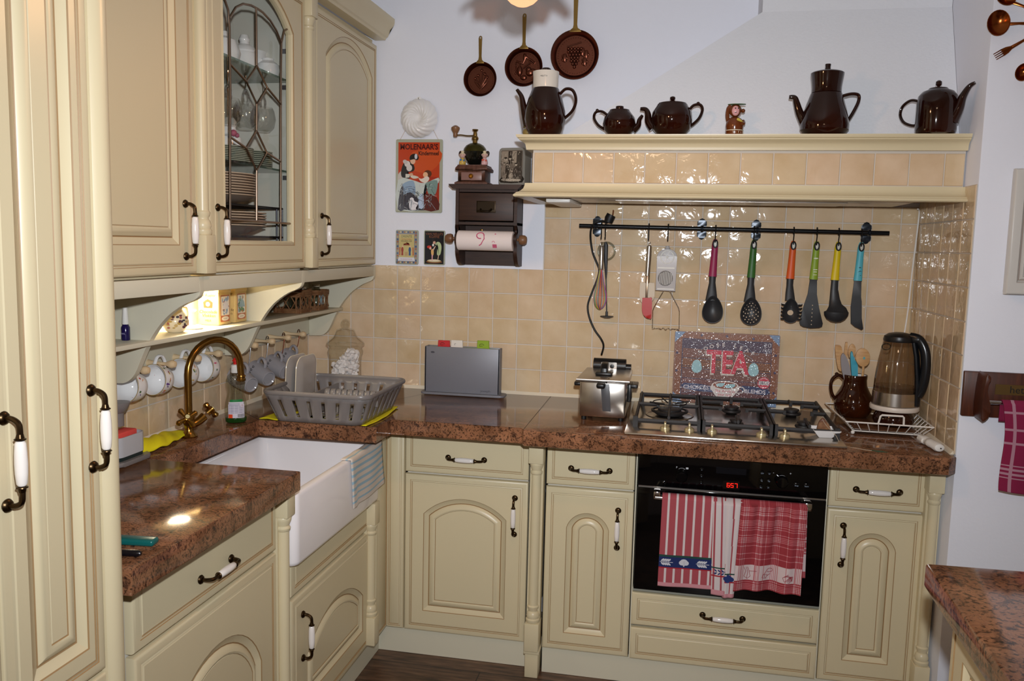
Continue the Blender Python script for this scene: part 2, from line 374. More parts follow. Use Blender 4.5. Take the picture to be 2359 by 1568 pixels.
# ---------------------------------------------------------------- cabinet fronts (local frame: front faces -y)
def bands(b, loops, mats):
    vs = []; fs = []; mm = []; n = len(loops[0][0])
    for poly, h in loops: vs += [(p[0], h, p[1]) for p in poly]
    for i in range(len(loops) - 1):
        for k in range(n): fs.append((i * n + k, i * n + (k + 1) % n, (i + 1) * n + (k + 1) % n, (i + 1) * n + k)); mm.append(mats[i])
    b.add(vs, fs, mm)
def fill(b, outer, inner, h, m=0):
    bm = bmesh.new()
    for poly in (outer, inner):
        if poly is None: continue
        v = [bm.verts.new((p[0], h, p[1])) for p in poly]
        for i in range(len(v)): bm.edges.new((v[i], v[(i + 1) % len(v)]))
    bmesh.ops.triangle_fill(bm, edges=bm.edges[:], use_beauty=True); b.bm(bm, m)
def archp(x0, x1, z0, zs, rise, n=18):
    pts = [(x0, z0), (x1, z0)]
    if rise <= 0: return pts + [(x1, zs), (x0, zs)]
    w = (x1 - x0) / 2; R = (w * w + rise * rise) / (2 * rise); cx = (x0 + x1) / 2; cz = zs + rise - R; a = math.asin(min(1, w / R))
    if rise > w: a = PI - a
    return pts + [(cx + R * math.sin(a - 2 * a * k / n), cz + R * math.cos(a - 2 * a * k / n)) for k in range(n + 1)]
def rc(x0, x1, z0, z1, i=0): return [(x0 + i, z0 + i), (x1 - i, z0 + i), (x1 - i, z1 - i), (x0 + i, z1 - i)]
def front(b, x0, x1, z0, z1, yf=0, panel=None, th=.02, gi=.020, opening=None, wide=1):
    R = lambda i: rc(x0, x1, z0, z1, i)
    L = [(R(.0), yf + th), (R(0), yf + .007), (R(.0015), yf + .003), (R(.0045), yf + .0008), (R(.008), yf)]; M = [0, 0, 0, 0]
    if gi:
        L += [(R(gi), yf), (R(gi + .0012), yf + .0018), (R(gi + .0055), yf + .0002), (R(gi + .0067), yf + .0018), (R(gi + .0095), yf)]; M += [0, 1, 0, 1, 0]
    bands(b, L, M)
    last = L[-1][0]
    if opening is not None:
        fill(b, last, opening, yf); P = opening
        bands(b, [(P, yf), (offset(P, .002), yf + .002), (offset(P, .010), yf - .001), (offset(P, .014), yf + .004), (offset(P, .014), yf + .02)], [1, 0, 0, 0]); return
    if panel is None: fill(b, last, None, yf); return
    w = wide; P = panel; fill(b, last, P, yf)
    S = [(0, 0), (.0018, .002), (.018, .009), (.0200, .0105), (.0212, .009), (.026, .005), (.032, .0015), (.038, .0005), (.043, .0025), (.0442, .0042), (.0455, .003)]
    MM = [1, 0, 1, 1, 0, 0, 0, 0, 1, 0]
    LL = [(offset(P, d * w), yf + e) for d, e in S]; bands(b, LL, MM); fill(b, LL[-1][0], None, yf + S[-1][1])
    b.add([(x0 + .01, yf + th, z0 + .01), (x1 - .01, yf + th, z0 + .01), (x1 - .01, yf + th, z1 - .01), (x0 + .01, yf + th, z1 - .01)], [(0, 1, 2, 3)])
FM = [cream, glaze]
def handle(parent, x, z, yf=0, vert=True, name='handle'):
    b = B(); M0 = Matrix.Translation((x, yf, z)) @ (Matrix.Rotation(-PI / 2, 4, 'Y') if vert else Matrix.Identity(4)); b.T = M0
    for s in (-1, 1):
        b.lathe([(.0, -.003), (.0095, -.003), (.0105, -.0005), (.0085, .003), (.0055, .0045), (0, .0048)], (s * .065, -.003, 0), 18, 0, 'y')
        b.tube(smooth_path([(s * .065, -.004, 0), (s * .0645, -.016, 0), (s * .058, -.0265, 0), (s * .046, -.0285, 0), (s * .036, -.028, 0)], 5), .0042, 10)
        b.lathe([(.0045, 0), (.008, .0015), (.0085, .003), (.006, .0045), (.0048, .010)], (s * .033, -.028, 0), 16, 0, 'x') if s > 0 else b.lathe([(.0048, -.010), (.006, -.0045), (.0085, -.003), (.008, -.0015), (.0045, 0)], (s * .033, -.028, 0), 16, 0, 'x')
    b.lathe([(.0055, -.033), (.0075, -.03), (.0088, -.015), (.0092, 0), (.0088, .015), (.0075, .03), (.0055, .033)], (0, -.028, 0), 18, 1, 'x')
    return b.build(name, [bronze, ceram], parent, world=False)
def arched(x0, x1, z0, z1, my=.08, mb=.08, spring=.137, rise=.055): return archp(x0 + my, x1 - my, z0 + mb, z1 - spring, rise)
def base_unit(name, label, loc, rz, w, drawer=True, hx=None, panel=None, depth=.44, door_z=(.095, .675), dx=0, hz=.553, cw=.004):
    # local x 0..w, front at y=0
    t = thing(name, label, 'cabinet', loc, rz, None)
    B().box(.004 + dx, w - cw, .021, depth, .092, .845).build('carcass', cream_in, t, world=False)
    b = B(); front(b, 0, w, door_z[0], door_z[1], panel=panel); d = b.build('door', FM, t, world=False, sharp=30)
    if hx is not None: handle(d, hx, hz)
    if drawer:
        b = B(); front(b, 0, w, .683, .842); dr = b.build('drawer', FM, t, world=False, sharp=30); handle(dr, w / 2, .745, vert=False)
    return t
def post(name, label, loc, rz, z0=.1, z1=.838, w=.05, depth=.05, group='turned columns between the units', back=True):
    # local: x 0..w, front face at y=0, goes back +y
    t = thing(name, label, 'column', loc, rz, group); c = (w / 2, w / 2, 0); k = w * .5
    b = B().box(0, w, 0, depth + .02, z1 - .075, z1, .003).box(0, w, 0, depth + .02, z0, z0 + .10, .003); b.build('end_blocks', cream, t, world=False)
    h1, h0 = z1 - .075, z0 + .10
    pr = [(k * .86, h0), (k * .97, h0 + .004), (k * .97, h0 + .012), (k * .82, h0 + .016), (k * .92, h0 + .024), (k * .78, h0 + .036), (k * .62, h0 + .040), (k * .62, h0 + .045), (k * .78, h0 + .052), (k * .80, h0 + .058), (k * .66, h0 + .062), (k * .66, h1 - .062), (k * .66, h1 - .040), (k * .78, h1 - .037), (k * .82, h1 - .031), (k * .66, h1 - .025), (k * .70, h1 - .022), (k * .9, h1 - .010), (k * .94, h1 - .004), (k * .86, h1)]
    b = B().lathe(pr, c, 24); b.build('turned_shaft', cream, t, world=False)
    B().box(.002, w - .002, w * .62, depth + .02, z0 + .09, z1 - .07, m=0).build('backing_strip', cream, t, world=False)
    return t
def apanel(x0, x1, z0, zs, rise): return archp(x0, x1, z0, zs, rise)
Y1, Y2, XL = -.475, -.497, .22
# back run
u = base_unit('base_cabinet', 'cream base cabinet with low arched door in the corner right of the white sink', (.297, Y1, 0), 0, .447, hx=.401, panel=apanel(.070, .372, .172, .534, .064))
u = base_unit('base_cabinet', 'narrow cream base cabinet with round arched door directly left of the oven', (.809, Y2, 0), 0, .300, hx=.249, panel=apanel(.074, .220, .158, .536, .056), hz=.546)
u = base_unit('base_cabinet', 'narrow cream base cabinet with round arched door directly right of the oven', (1.728, Y2, 0), 0, .292, hx=.050, panel=apanel(.072, .214, .170, .548, .056), hz=.558)
# corner filler
b = B(); front(b, .226, .293, .095, .842, Y1, gi=.010); f = b.build('corner_filler_panel', FM); tag(f, 'narrow cream filler panel in the corner left of the low arched door', 'panel')
# oven housing
t = thing('oven_housing', 'cream housing under the oven with one handled and one plain drawer front', 'cabinet', (1.112, Y2, 0))
B().box(.004, .609, .03, .46, .092, .336).box(0, .004, .004, .46, .092, .845).box(.609, .613, .004, .46, .092, .845).build('carcass', palecream, t, world=False)
b = B(); front(b, .002, .611, .214, .330); d = b.build('drawer', FM, t, world=False, sharp=30); handle(d, .305, .276, vert=False)
b = B(); front(b, .002, .611, .092, .205); b.build('drawer', FM, t, world=False, sharp=30)
post('turned_column', 'turned cream column between the low arched door and the cabinet left of the oven', (.755, -.55, 0), 0)
b = B().box(.757, .803, -.535, -.42, 0, .098, .002).box(.753, .807, -.54, -.42, .086, .1, .002); f = b.build('column_foot', cream); tag(f, 'cream plinth block under the turned column left of the oven', 'plinth block')
post('turned_column', 'turned cream column at the far right end of the stove units', (2.010, -.55, 0), 0, w=.046)
# left run : front faces +x
u = base_unit('base_cabinet', 'wide cream base cabinet with handled drawer below the granite left of the sink', (XL, -1.905, 0), PI / 2, .598, panel=apanel(.10, .512, .18, .42, .142), cw=.006)
RZ = PI / 2
t = thing('sink_cabinet', 'cream cabinet under the white sink with arched door and plain false front', 'cabinet', (XL, -1.222, 0), RZ)
B().box(.004, .616, .021, .44, .092, .600).build('carcass', cream_in, t, world=False)
b = B(); front(b, 0, .62, .514, .660); b.build('false_front', FM, t, world=False, sharp=30)
b = B(); front(b, 0, .62, .095, .505, panel=apanel(.098, .54, .172, .30, .09)); d = b.build('door', FM, t, world=False, sharp=30); handle(d, .068, .374)
post('turned_column', 'turned cream column between the drawer unit and the white sink', (.25, -1.305, 0), RZ, z0=.1, z1=.842, w=.048, depth=.025)
post('turned_column', 'turned cream column at the corner end of the sink cabinet', (.25, -.650, 0), RZ, z0=.105, z1=.610, w=.048, depth=.025)
b = B(); b.T = Matrix.Translation((.235, -.596, 0)) @ Matrix.Rotation(PI / 2, 4, 'Z'); front(b, 0, .118, .1, .842, 0, gi=.012); f = b.build('corner_filler_panel', FM); tag(f, 'narrow cream filler panel facing right beside the corner end of the sink', 'panel')
# plinths
f = B().box(.198, .75, Y1 + .012, Y1 + .03, .001, .094).box(.81, 2.05, Y2 + .012, Y2 + .03, .001, .092).build('plinth_board', plinthm); tag(f, 'pale plinth board along the floor under the stove wall units', 'plinth')
f = B().box(.18, .198, -1.95, Y1 + .012, .001, .094).build('plinth_board', plinthm); tag(f, 'pale plinth board along the floor under the sink wall units', 'plinth')

# ---------------------------------------------------------------- worktop
b = B(); e = .0035
b.prism([(-.289, -1.303), (-.118, -1.303), (-.118, -.757), (.292, -.757), (.292, -.618), (.742, -.618), (.755, -.655), (2.030, -.655), (2.056, -.628), (2.056, -.002), (-.289, -.002)], .848, WT, 'xy', bev=e)
f = b.build('granite_worktop', gran); tag(f, 'L-shaped polished brown granite worktop around the sink corner and hob', 'worktop')
for p, q in (((-.118, -.757), (-.289, -.60)), ((.292, -.66), (.20, -.55)), ((.752, -.65), (.745, -.004)), ((.25, -.13), (.05, -.62))):
    d = (Vector(q) - Vector(p)).normalized(); nn = Vector((-d.y, d.x)) * .0007
    B().add([(p[0] + nn.x, p[1] + nn.y, WT + .0003), (q[0] + nn.x, q[1] + nn.y, WT + .0003), (q[0] - nn.x, q[1] - nn.y, WT + .0003), (p[0] - nn.x, p[1] - nn.y, WT + .0003)], [(0, 1, 2, 3)]).build('joint', darkgap, f)

b = B().prism([(-.289, -2.0), (.287, -2.0), (.287, -1.306), (-.289, -1.306)], .848, WT, 'xy', bev=e)
f = b.build('granite_worktop', gran); tag(f, 'brown granite worktop slab between the tall cabinet and the sink', 'worktop')
# peninsula, front right
t = thing('kitchen_peninsula', 'granite topped counter end in the lower right corner', 'counter', (1.72, -1.6, 0))
B().prism([(1.722, -1.595), (3.2, -1.55), (3.2, -2.3), (1.705, -2.3)], .852, .902, 'xy', bev=.006).build('worktop', granite('brown_granite_coarse', 26, (1, 1, 1)), t)
b = B().box(1.775, 3.15, -2.28, -1.66, .0, .850); b.build('carcass', cream, t)
b = B(); b.T = Matrix.Translation((1.757, -1.66, 0)) @ Matrix.Rotation(-PI / 2, 4, 'Z'); front(b, .0, .61, .1, .842, 0, panel=rc(0, .61, .1, .842, .07)); b.build('side_panel', FM, t, sharp=30)

# ---------------------------------------------------------------- sink
t = thing('butler_sink', 'white fireclay butler sink with exposed rounded front apron', 'sink', (.03, -.93, .61))
bm = bmesh.new(); x0, x1, y0, y1, z0, z1 = -.200, .250, -1.254, -.604, .612, .817
def ring(i, z, r, fr=None):
    X0, X1, Y0, Y1_ = x0 + i, x1 - (i if fr is None else fr), y0 + i, y1 - i; return [bm.verts.new((p[0], p[1], z)) for p in rrect(X0, X1, Y0, Y1_, r, 6)]
rs = [ring(.012, z0, .02), ring(.003, z0 + .006, .022), ring(0, z0 + .015, .024), ring(0, z1 - .010, .024), ring(.003, z1 - .003, .022), ring(.008, z1, .02), ring(.024, z1, .03), ring(.029, z1 - .003, .03), ring(.033, z1 - .012, .03), ring(.040, z0 + .06, .04), ring(.055, z0 + .035, .05), ring(.09, z0 + .028, .05)]
for a, c in zip(rs, rs[1:]):
    for i in range(len(a)): bm.faces.new((a[i], a[(i + 1) % len(a)], c[(i + 1) % len(a)], c[i]))
bm.faces.new(rs[0]); bm.faces.new(rs[-1]); b = B().bm(bm); b.build('basin', sinkm, t, sharp=50)
B().lathe([(.0, -.002), (.012, -.002), (.016, 0), (.018, .003)], (-.1625, -.93, .772), 20, 0, 'x').build('overflow_ring', chrome, t)
B().lathe([(0, .001), (.03, .001), (.042, .003), (.045, 0)], (.03, -.93, .6405), 24).build('drain', chrome, t)
def cloth(name, fn, nu, nv, mats, th=.0025, mf=None, label=None, parent=None):
    b = B().grid(fn, nu, nv, mf=mf); return b.build(name, mats, parent, solid=th, sharp=80, label=label)
blus = P_('pale_blue_stripe', '9CBBCB', .9); crm = P_('cream_terry', 'D8CCC0', .95)
def fn(u, v):   # small striped cloth over the sink rim
    y = -.885 + .28 * u + .03 * v * (1 - u) ; s = v * .185 - .03
    if s < 0: return (.253 + s, y, .8205 + .0008 * math.sin(20 * u))
    return (.2545 + .0015 * math.sin(9 * u + 4 * v), y + .035 * v * u, .820 - s * (1 if u > .1 else 1.05) - .006 * math.sin(3 * u))
f = cloth('dishcloth', fn, 20, 60, [crm, blus], .003, lambda u, v: 1 if int(v * 26) % 3 == 2 else 0); tag(f, 'small pale blue and beige striped dishcloth hanging over the sink edge', 'cloth')
# ---------------------------------------------------------------- tall cabinet, far left
t = thing('tall_cabinet', 'floor to ceiling cream cabinet filling the left edge of the picture', 'cabinet', (.28, -2.32, 0), RZ)
B().box(.004, .254, .021, .56, .09, 2.34).build('carcass', cream, t, world=False)
b = B(); front(b, .032, .257, .745, 2.28, panel=rc(.085, .214, .80, 2.21), wide=1.05); d = b.build('door', FM, t, world=False, sharp=30)
handle(d, .235, 1.175); handle(d, .048, 1.165)
b = B(); front(b, .032, .257, .1, .738, panel=rc(.085, .214, .17, .67)); b.build('door', FM, t, world=False, sharp=30)
b = B(); pts = [(.258, .0205), (.258, .0)] + [(.288 + .029 * math.cos(a), .024 - .029 * math.sin(a)) for a in [PI - .6 - k * (PI - .6) / 10 for k in range(11)]] + [(.317, .56), (.258, .56)]
b.prism(pts, .09, 2.3, 'xy'); b.build('rounded_end_pilaster', cream, t, world=False)
b = B(); front(b, -.70, .030, .745, 2.28, panel=rc(-.64, -.03, .80, 2.21)); b.build('door', FM, t, world=False, sharp=30)
B().box(-.70, .004, .021, .56, .09, 2.34).build('carcass', cream, t, world=False)

# ---------------------------------------------------------------- wall cabinets
XU = .013; ZB, ZT = 1.395, 2.283
def rpost(name, label, y0):
    p = post(name, label, (XU + .022, y0, 0), RZ, z0=1.402, z1=2.283, w=.048, depth=.02, group=None)
    return p
t = thing('wall_cabinet', 'cream wall cabinet with closed panelled door beside the tall cabinet', 'cabinet', (XU, -1.96, 0), RZ)
B().box(.004, .641, .021, .305, ZB, ZT).build('carcass', cream, t, world=False)
b = B(); front(b, 0, .642, 1.402, 2.262, panel=apanel(.07, .565, 1.474, 2.10, .10)); d = b.build('door', FM, t, world=False, sharp=30); handle(d, .588, 1.512)
rpost('turned_column', 'turned cream column between the closed wall cabinet and the glass door', -1.312)
g = thing('glass_wall_cabinet', 'cream wall cabinet with leaded glass arched door showing crockery', 'cabinet', (XU, -1.256, 0), RZ); w = .585
b = B().box(.004, .018, .021, .305, ZB, ZT).box(w - .018, w - .004, .021, .305, ZB, ZT).box(.018, w - .018, .021, .305, ZB, ZB + .016).box(.018, w - .018, .021, .305, ZT - .016, ZT).box(.018, w - .018, .297, .305, ZB, ZT)
b.build('carcass', cream_in, g, world=False)
op = apanel(.068, .502, 1.475, 2.13, .10)
b = B(); front(b, 0, w, 1.402, 2.262, opening=op); d = b.build('door', FM, g, world=False, sharp=30); handle(d, .036, 1.510)
b = B(); fill(b, offset(op, .004), None, .012); b.build('glass_pane', thinglass('thin_door_glass', 'F4F6F4', .01, .0, 1.3), g, world=False)
# lead came pattern
came = mat('lead_came', '8E7C6C', .28, 1); b = B(); yl = .010
def cm(pts, r=.0034): b.tube([(p[0], yl, p[1]) for p in pts], r, 8)
oy = 1.256  # world y + oy = local x
cm([(.075, 2.155), (.10, 2.135), (.124, 2.105), (.130, 2.06), (.130, 1.9), (.123, 1.7), (.118, 1.478)]); cm([(.498, 2.150), (.455, 2.13), (.437, 2.09), (.432, 2.0), (.428, 1.8), (.422, 1.478)])
cm([(.130, 2.085), (.165, 2.122), (.205, 2.142), (.25, 2.150), (.285, 2.151), (.32, 2.149), (.365, 2.138), (.405, 2.118), (.434, 2.092)])
cm([(.280, 2.150), (.280, 1.99)]); cm([(.280, 1.99), (.218, 1.935), (.278, 1.882), (.342, 1.940), (.280, 1.99)]); cm([(.129, 1.965), (.218, 1.935)]); cm([(.342, 1.940), (.432, 1.905)])
cm([(.278, 1.882), (.275, 1.806)]); cm([(.275, 1.806), (.213, 1.750), (.273, 1.692), (.336, 1.750), (.275, 1.806)]); cm([(.125, 1.77), (.213, 1.750)]); cm([(.336, 1.750), (.428, 1.732)])
cm([(.273, 1.692), (.270, 1.545)]); cm([(.070, 1.546), (.500, 1.544)])
b.build('lead_strips', came, g, world=False)
gs = thinglass('green_shelf_glass', 'D0DCD6', .03, .02)
for z in (1.708, 1.995): B().box(.019, w - .019, .045, .296, z, z + .006).build('glass_shelf', gs, g, world=False)
for z in (1.70, 1.987, 2.10):
    B().box(w - .024, w - .018, .05, .07, z - .014, z).build('shelf_bracket', greypd, g, world=False)
rpost('turned_column', 'turned cream column between the glass door and the corner wall cabinet', -.668)
t = thing('wall_cabinet', 'cream wall cabinet with arched panel door in the corner', 'cabinet', (XU, -.610, 0), RZ)
B().box(.004, .599, .021, .303, ZB, ZT).build('carcass', cream, t, world=False)
b = B(); front(b, 0, .598, 1.402, 2.262, panel=apanel(.100, .545, 1.477, 2.128, .095)); d = b.build('door', FM, t, world=False, sharp=30); handle(d, .062, 1.512)
# cornice over all wall cabinets
b = B(); pr = [(.0, 2.284), (.042, 2.284), (.045, 2.292), (.052, 2.296), (.056, 2.305), (.062, 2.322), (.074, 2.336), (.078, 2.342), (.080, 2.352), (.080, 2.364), (.0, 2.364)]
b.prism(pr, -2.0, .002, 'xz'); f = b.build('cornice', cream); tag(f, 'cream moulded cornice along the top of the wall cabinets', 'moulding')

# ---------------------------------------------------------------- open shelf unit under the wall cabinets
t = thing('wall_shelf_unit', 'cream open shelf with scrolled brackets and cup pegs below the wall cabinets', 'shelf', (-.28, -1.3, 1.1))
B().box(-.279, -.272, -2.0, -.008, 1.107, 1.393).build('backboard', palecream, t)
B().box(-.272, -.130, -2.0, -.008, 1.208, 1.221, .002).build('shelf_board', palecream, t)
B().box(-.002, .010, -2.0, -.008, 1.354, 1.394, .002).build('front_rail', palecream, t)
prof = [(.010, 1.394), (.010, 1.352), (.004, 1.340), (-.010, 1.331), (-.040, 1.318), (-.080, 1.291), (-.112, 1.258), (-.140, 1.218), (-.160, 1.180), (-.176, 1.145), (-.190, 1.122), (-.206, 1.108), (-.225, 1.101), (-.272, 1.099), (-.272, 1.394)]
def bracket(y0, y1):
    b = B().prism(sp2(prof[:13], 3) + prof[13:], y0, y1, 'xz', bev=.003); b.build('scroll_bracket', palecream, t)
for y in (-1.306, -.698, -.030, -1.95): bracket(y, y + .02)
pg = [-1.245, -1.120, -.989, -.867, -.634, -.508, -.380, -.252]
for y in pg + [-1.39]:
    B().lathe([(.010, 0), (.0095, .004), (.0055, .03), (.0048, .048), (.0048, .058), (.0085, .066), (.0115, .074), (.0115, .080), (.0085, .0875), (.004, .089), (0, .089)], (-.272, y, 1.130), 18, 0, 'x').build('cup_peg', beech, t)

# ---------------------------------------------------------------- cooker hood
t = thing('cooker_hood', 'wide tiled cooker hood with cream mouldings over the hob', 'cooker hood', (1.4, -.24, 1.65))
HX, HY = .732, -.480
def sweep(b, prof):   # profile (out, z) mitred round the left front corner
    P = []
    for o_, z in prof: P += [(2.057, HY - o_, z), (HX - o_, HY - o_, z), (HX - o_, .0, z)]
    n = len(prof); fs = []
    for i in range(n):
        j = (i + 1) % n
        for k in range(2): fs.append((i * 3 + k, i * 3 + k + 1, j * 3 + k + 1, j * 3 + k))
    fs += [tuple(i * 3 for i in range(n)), tuple(i * 3 + 2 for i in range(n))]
    b.add(P, fs)
up = [(0, 1.806), (.020, 1.806), (.021, 1.812), (.0225, 1.822), (.028, 1.830), (.038, 1.834), (.0425, 1.8375), (.0425, 1.840), (.047, 1.842), (.050, 1.848), (.050, 1.852), (0, 1.852)]
lo = [(0, 1.652), (.052, 1.652), (.055, 1.655), (.053, 1.660), (.048, 1.663), (.0465, 1.666), (.044, 1.667), (.034, 1.672), (.026, 1.680), (.0225, 1.690), (.022, 1.698), (0, 1.698)]
b = B(); sweep(b, up); b.prism([(HX, HY), (2.057, HY), (2.057, 0), (HX, 0)], 1.838, 1.852, 'xy'); b.build('top_moulding', cream, t)
b = B(); sweep(b, lo); b.build('bottom_moulding', cream, t)
B().box(HX, 2.057, HY + .001, HY + .03, 1.697, 1.807).box(HX, HX + .03, HY + .002, 0, 1.697, 1.807).build('frieze_core', grout, t)
b = B(); tiles(b, .735, 2.057, 1.70, 1.80, HY + .002, 'xz', th=.005); b.build('frieze_tiles', tile, t)
b = B(); tiles(b, HY, 0, 1.70, 1.80, HX + .002, 'yz', th=.005); b.build('frieze_tiles', tile, t)
B().box(HX + .03, 2.05, HY + .03, -.004, 1.675, 1.690).build('underside_panel', mat('hood_underside_shade', '8A6A48', .5), t)  # brown puts the shade under the hood into the panel colour
B().box(.775, 1.95, HY + .08, -.10, 1.655, 1.676, .01).build('extractor_unit', mat('extractor_enamel', 'CFC8BC', .25), t)
B().box(1.0, 1.75, HY + .12, -.14, 1.652, 1.656).build('grease_filter', steel, t)
b = B().box(.765, .85, -.40, -.06, 1.640, 1.656, .006); b.build('light_lens', white, t)

# ---------------------------------------------------------------- oven
t = thing('built_in_oven', 'black glass built-in oven with red clock display', 'oven', (1.117, Y2 - .006, .344))
x0, z0 = 1.119, .345; x1, z1 = 1.721, .808
B().box(x0 + .01, x1 - .01, Y2 + .03, -.05, z0 + .01, z1 + .02).build('carcass', steel, t)
yo = Y2 - .004
B().box(x0, x1, yo, yo + .022, .705, z1 + .030, .002).build('control_panel', ovenbl, t)
B().box(x0, x1, yo, yo + .022, z0, .699, .002).build('door', ovenbl, t)
B().box(x0 + .003, x1 - .003, yo + .006, yo + .02, .698, .706).build('trim_strip', steel, t)
B().box(x0, x1, yo + .002, yo + .02, z0 - .008, z0 - .001).build('vent_strip', mat('zinc_strip', 'B0B4A8', .4, .6), t)
hb = B().tube([(1.180, yo - .040, .680), (1.668, yo - .040, .680)], .008, 14).box(1.174, 1.196, yo - .046, yo, .674, .700, .003).box(1.650, 1.672, yo - .046, yo, .674, .700, .003).build('handle', chrome, t)
for kx, kz in ((1.262, .748), (1.580, .754)):
    B().lathe([(.0, .022), (.016, .021), (.019, .017), (.0195, 0)], (kx, yo - .0, kz), 28, 0, 'y').build('control_knob', mat('glossy_black_knob', '070708', .06), t)
yd = yo - .0006; gw = P_('panel_white', 'C8C8CC'); b = B()
b.text('P', 1.245, .772, .009, yd).text('-', 1.553, .777, .012, yd).text('+', 1.606, .777, .012, yd)
for cx in (1.262, 1.580): b.sheet(ell(cx, .757, .017, .017, 10, .9, 2.24) + ell(cx, .757, .0162, .0162, 10, 2.24, .9), yd)
b.sheet(rrect(1.275, 1.283, .771, .777, .001), yd)
b.build('printed_marks', gw, t)
for i, (kx, kz) in enumerate([(1.326, .776), (1.326, .754), (1.326, .731), (1.518, .778), (1.540, .778), (1.517, .754), (1.5395, .754), (1.516, .731), (1.539, .732), (1.626, .746), (1.657, .746)]):
    r = .010 if i > 8 else .0068
    k = B().lathe([(0, .0045), (r * .6, .004), (r * .95, .002), (r, 0)], (kx, yo, kz), 18, 0, 'y').build('button', mat('glossy_black_knob', '070708', .06), t)
    B().text(['a', 'o', 'o', 'kW', 'W', 'kg', 'Tip', 'Au', 'M', 'Stop', 'Start'][i], kx, kz - .004, .006 if i < 9 else .0065, yo - .0048).build('button_mark', P_('blue_white', '9AA8B8'), k)
B().box(1.372, 1.468, yd, yo, .765, .786).build('display_window', P_('dark_display', '111216', .15), t)
k = B().box(1.396, 1.448, yd, yo, .715, .742).build('clock_window', P_('clock_black', '1A1210', .15), t)
b = B()
def seg(s, x, z, h=.013, w=.0075, q=.0016):
    S = {'6': 'afedcg', '5': 'afgcd', '7': 'abc'}[s]; G = {'a': (0, h, w, h), 'd': (0, 0, w, 0), 'g': (0, h / 2, w, h / 2), 'f': (0, h / 2, 0, h), 'e': (0, 0, 0, h / 2), 'b': (w, h / 2, w, h), 'c': (w, 0, w, h / 2)}
    for c in S:
        a = G[c]; b.box(x + a[0] - q / 2, x + a[2] + q / 2, yd - .001, yd - .0003, z + a[1] - q / 2, z + a[3] + q / 2)
seg('6', 1.409, .7215); seg('5', 1.4215, .7215); seg('7', 1.434, .7215); b.box(1.4185, 1.4197, yd - .001, yd - .0003, .725, .7265).box(1.4185, 1.4197, yd - .001, yd - .0003, .730, .7315)
b.build('clock_digits', mat('red_led', '300000', .5, emit='FF1A08', es=2.2), k)

# ---------------------------------------------------------------- hob
t = thing('gas_hob', 'stainless steel five burner gas hob with black iron pan supports', 'hob', (1.412, -.34, WT))
B().box(1.075, 1.750, -.628, -.050, .901, .909, .003).build('steel_top', steelb, t)
B().add([(1.078, -.06, .9095), (1.748, -.06, .9095)], []).lathe([(.085, .909), (.082, .9115), (.078, .9095)], (1.212, -.30, 0), 36, cap=False).build('pressed_well', steel, t)
def burner(x, y, r, wok=False):
    b = B().lathe([(r * .5, .909), (r * .9, .912), (r, .916), (r * .95, .921), (r * .6, .922), (r * .6, .926), (r * .78, .927), (r * .78, .932), (r * .6, .934), (0, .934)], (x, y, 0), 28)
    if wok: b.lathe([(r * 1.22, .922), (r * 1.25, .928), (r * 1.1, .930), (r * 1.08, .924), (r * 1.22, .922)], (x, y, 0), 32, cap=False)
    b.build('burner', iron, t, label='wide wok burner' if wok else None)
burner(1.212, -.30, .052, True); burner(1.430, -.185, .034); burner(1.432, -.420, .026); burner(1.640, -.165, .034); burner(1.652, -.390, .028)
for kx in (1.202, 1.279, 1.350, 1.503, 1.574):
    B().lathe([(.015, .909), (.0165, .914), (.015, .919), (.007, .924), (0, .925)], (kx, -.553, 0), 24).box(kx - .004, kx + .004, -.568, -.538, .918, .936, .003).build('knob', mat('champagne_knob', 'C8B890', .3, .6), t)
def support(x0, x1, arms):
    b = B(); h = .944; r = .0055; y0, y1 = -.525, -.075
    def bar(p, q, rr=r): b.tube([p, q], [(rr, rr * 1.5)] * 2, 6, flat=(1, 0, 0) if abs(p[1] - q[1]) > abs(p[0] - q[0]) else (0, 1, 0))
    bar((x0, y0, h - .014), (x1, y0, h - .014)); bar((x0, y1, h - .004), (x1, y1, h - .004)); bar((x0, y0, h - .010), (x0, y1, h)); bar((x1, y0, h - .010), (x1, y1, h))
    for px in (x0, x1):
        for py in (y0, y1): b.box(px - .008, px + .008, py - .008, py + .008, .909, h)
    for p, q in arms: bar((p[0], p[1], h), (q[0], q[1], h), .0048); b.box(q[0] - .005, q[0] + .005, q[1] - .005, q[1] + .005, h - .008, h + .006)
    b.build('pan_support', iron, t)
support(1.105, 1.312, [((1.105, -.30), (1.172, -.30)), ((1.312, -.30), (1.250, -.30)), ((1.212, -.525), (1.212, -.350)), ((1.212, -.075), (1.212, -.250))])
support(1.322, 1.538, [((1.322, -.30), (1.385, -.30)), ((1.538, -.30), (1.475, -.30)), ((1.430, -.075), (1.430, -.150)), ((1.432, -.525), (1.432, -.445)), ((1.322, -.19), (1.395, -.185)), ((1.538, -.19), (1.465, -.185))])
support(1.548, 1.735, [((1.548, -.30), (1.60, -.30)), ((1.735, -.30), (1.69, -.30)), ((1.640, -.075), (1.640, -.135)), ((1.652, -.525), (1.652, -.42)), ((1.735, -.17), (1.675, -.165))])
b = B(); b.tube([(1.212 + .058 * math.cos(a), -.30 + .058 * math.sin(a), .955) for a in [k * PI / 14 for k in range(28)]], .002, 8, closed=True)
for a in (0.4, 1.97, 3.54, 5.11): b.tube([(1.212 + .02 * math.cos(a), -.30 + .02 * math.sin(a), .950), (1.212 + .075 * math.cos(a), -.30 + .075 * math.sin(a), .958)], .0024, 8)
f = b.build('coffee_pot_ring', iron); tag(f, 'small wire pot ring lying on the left wok burner', 'ring')
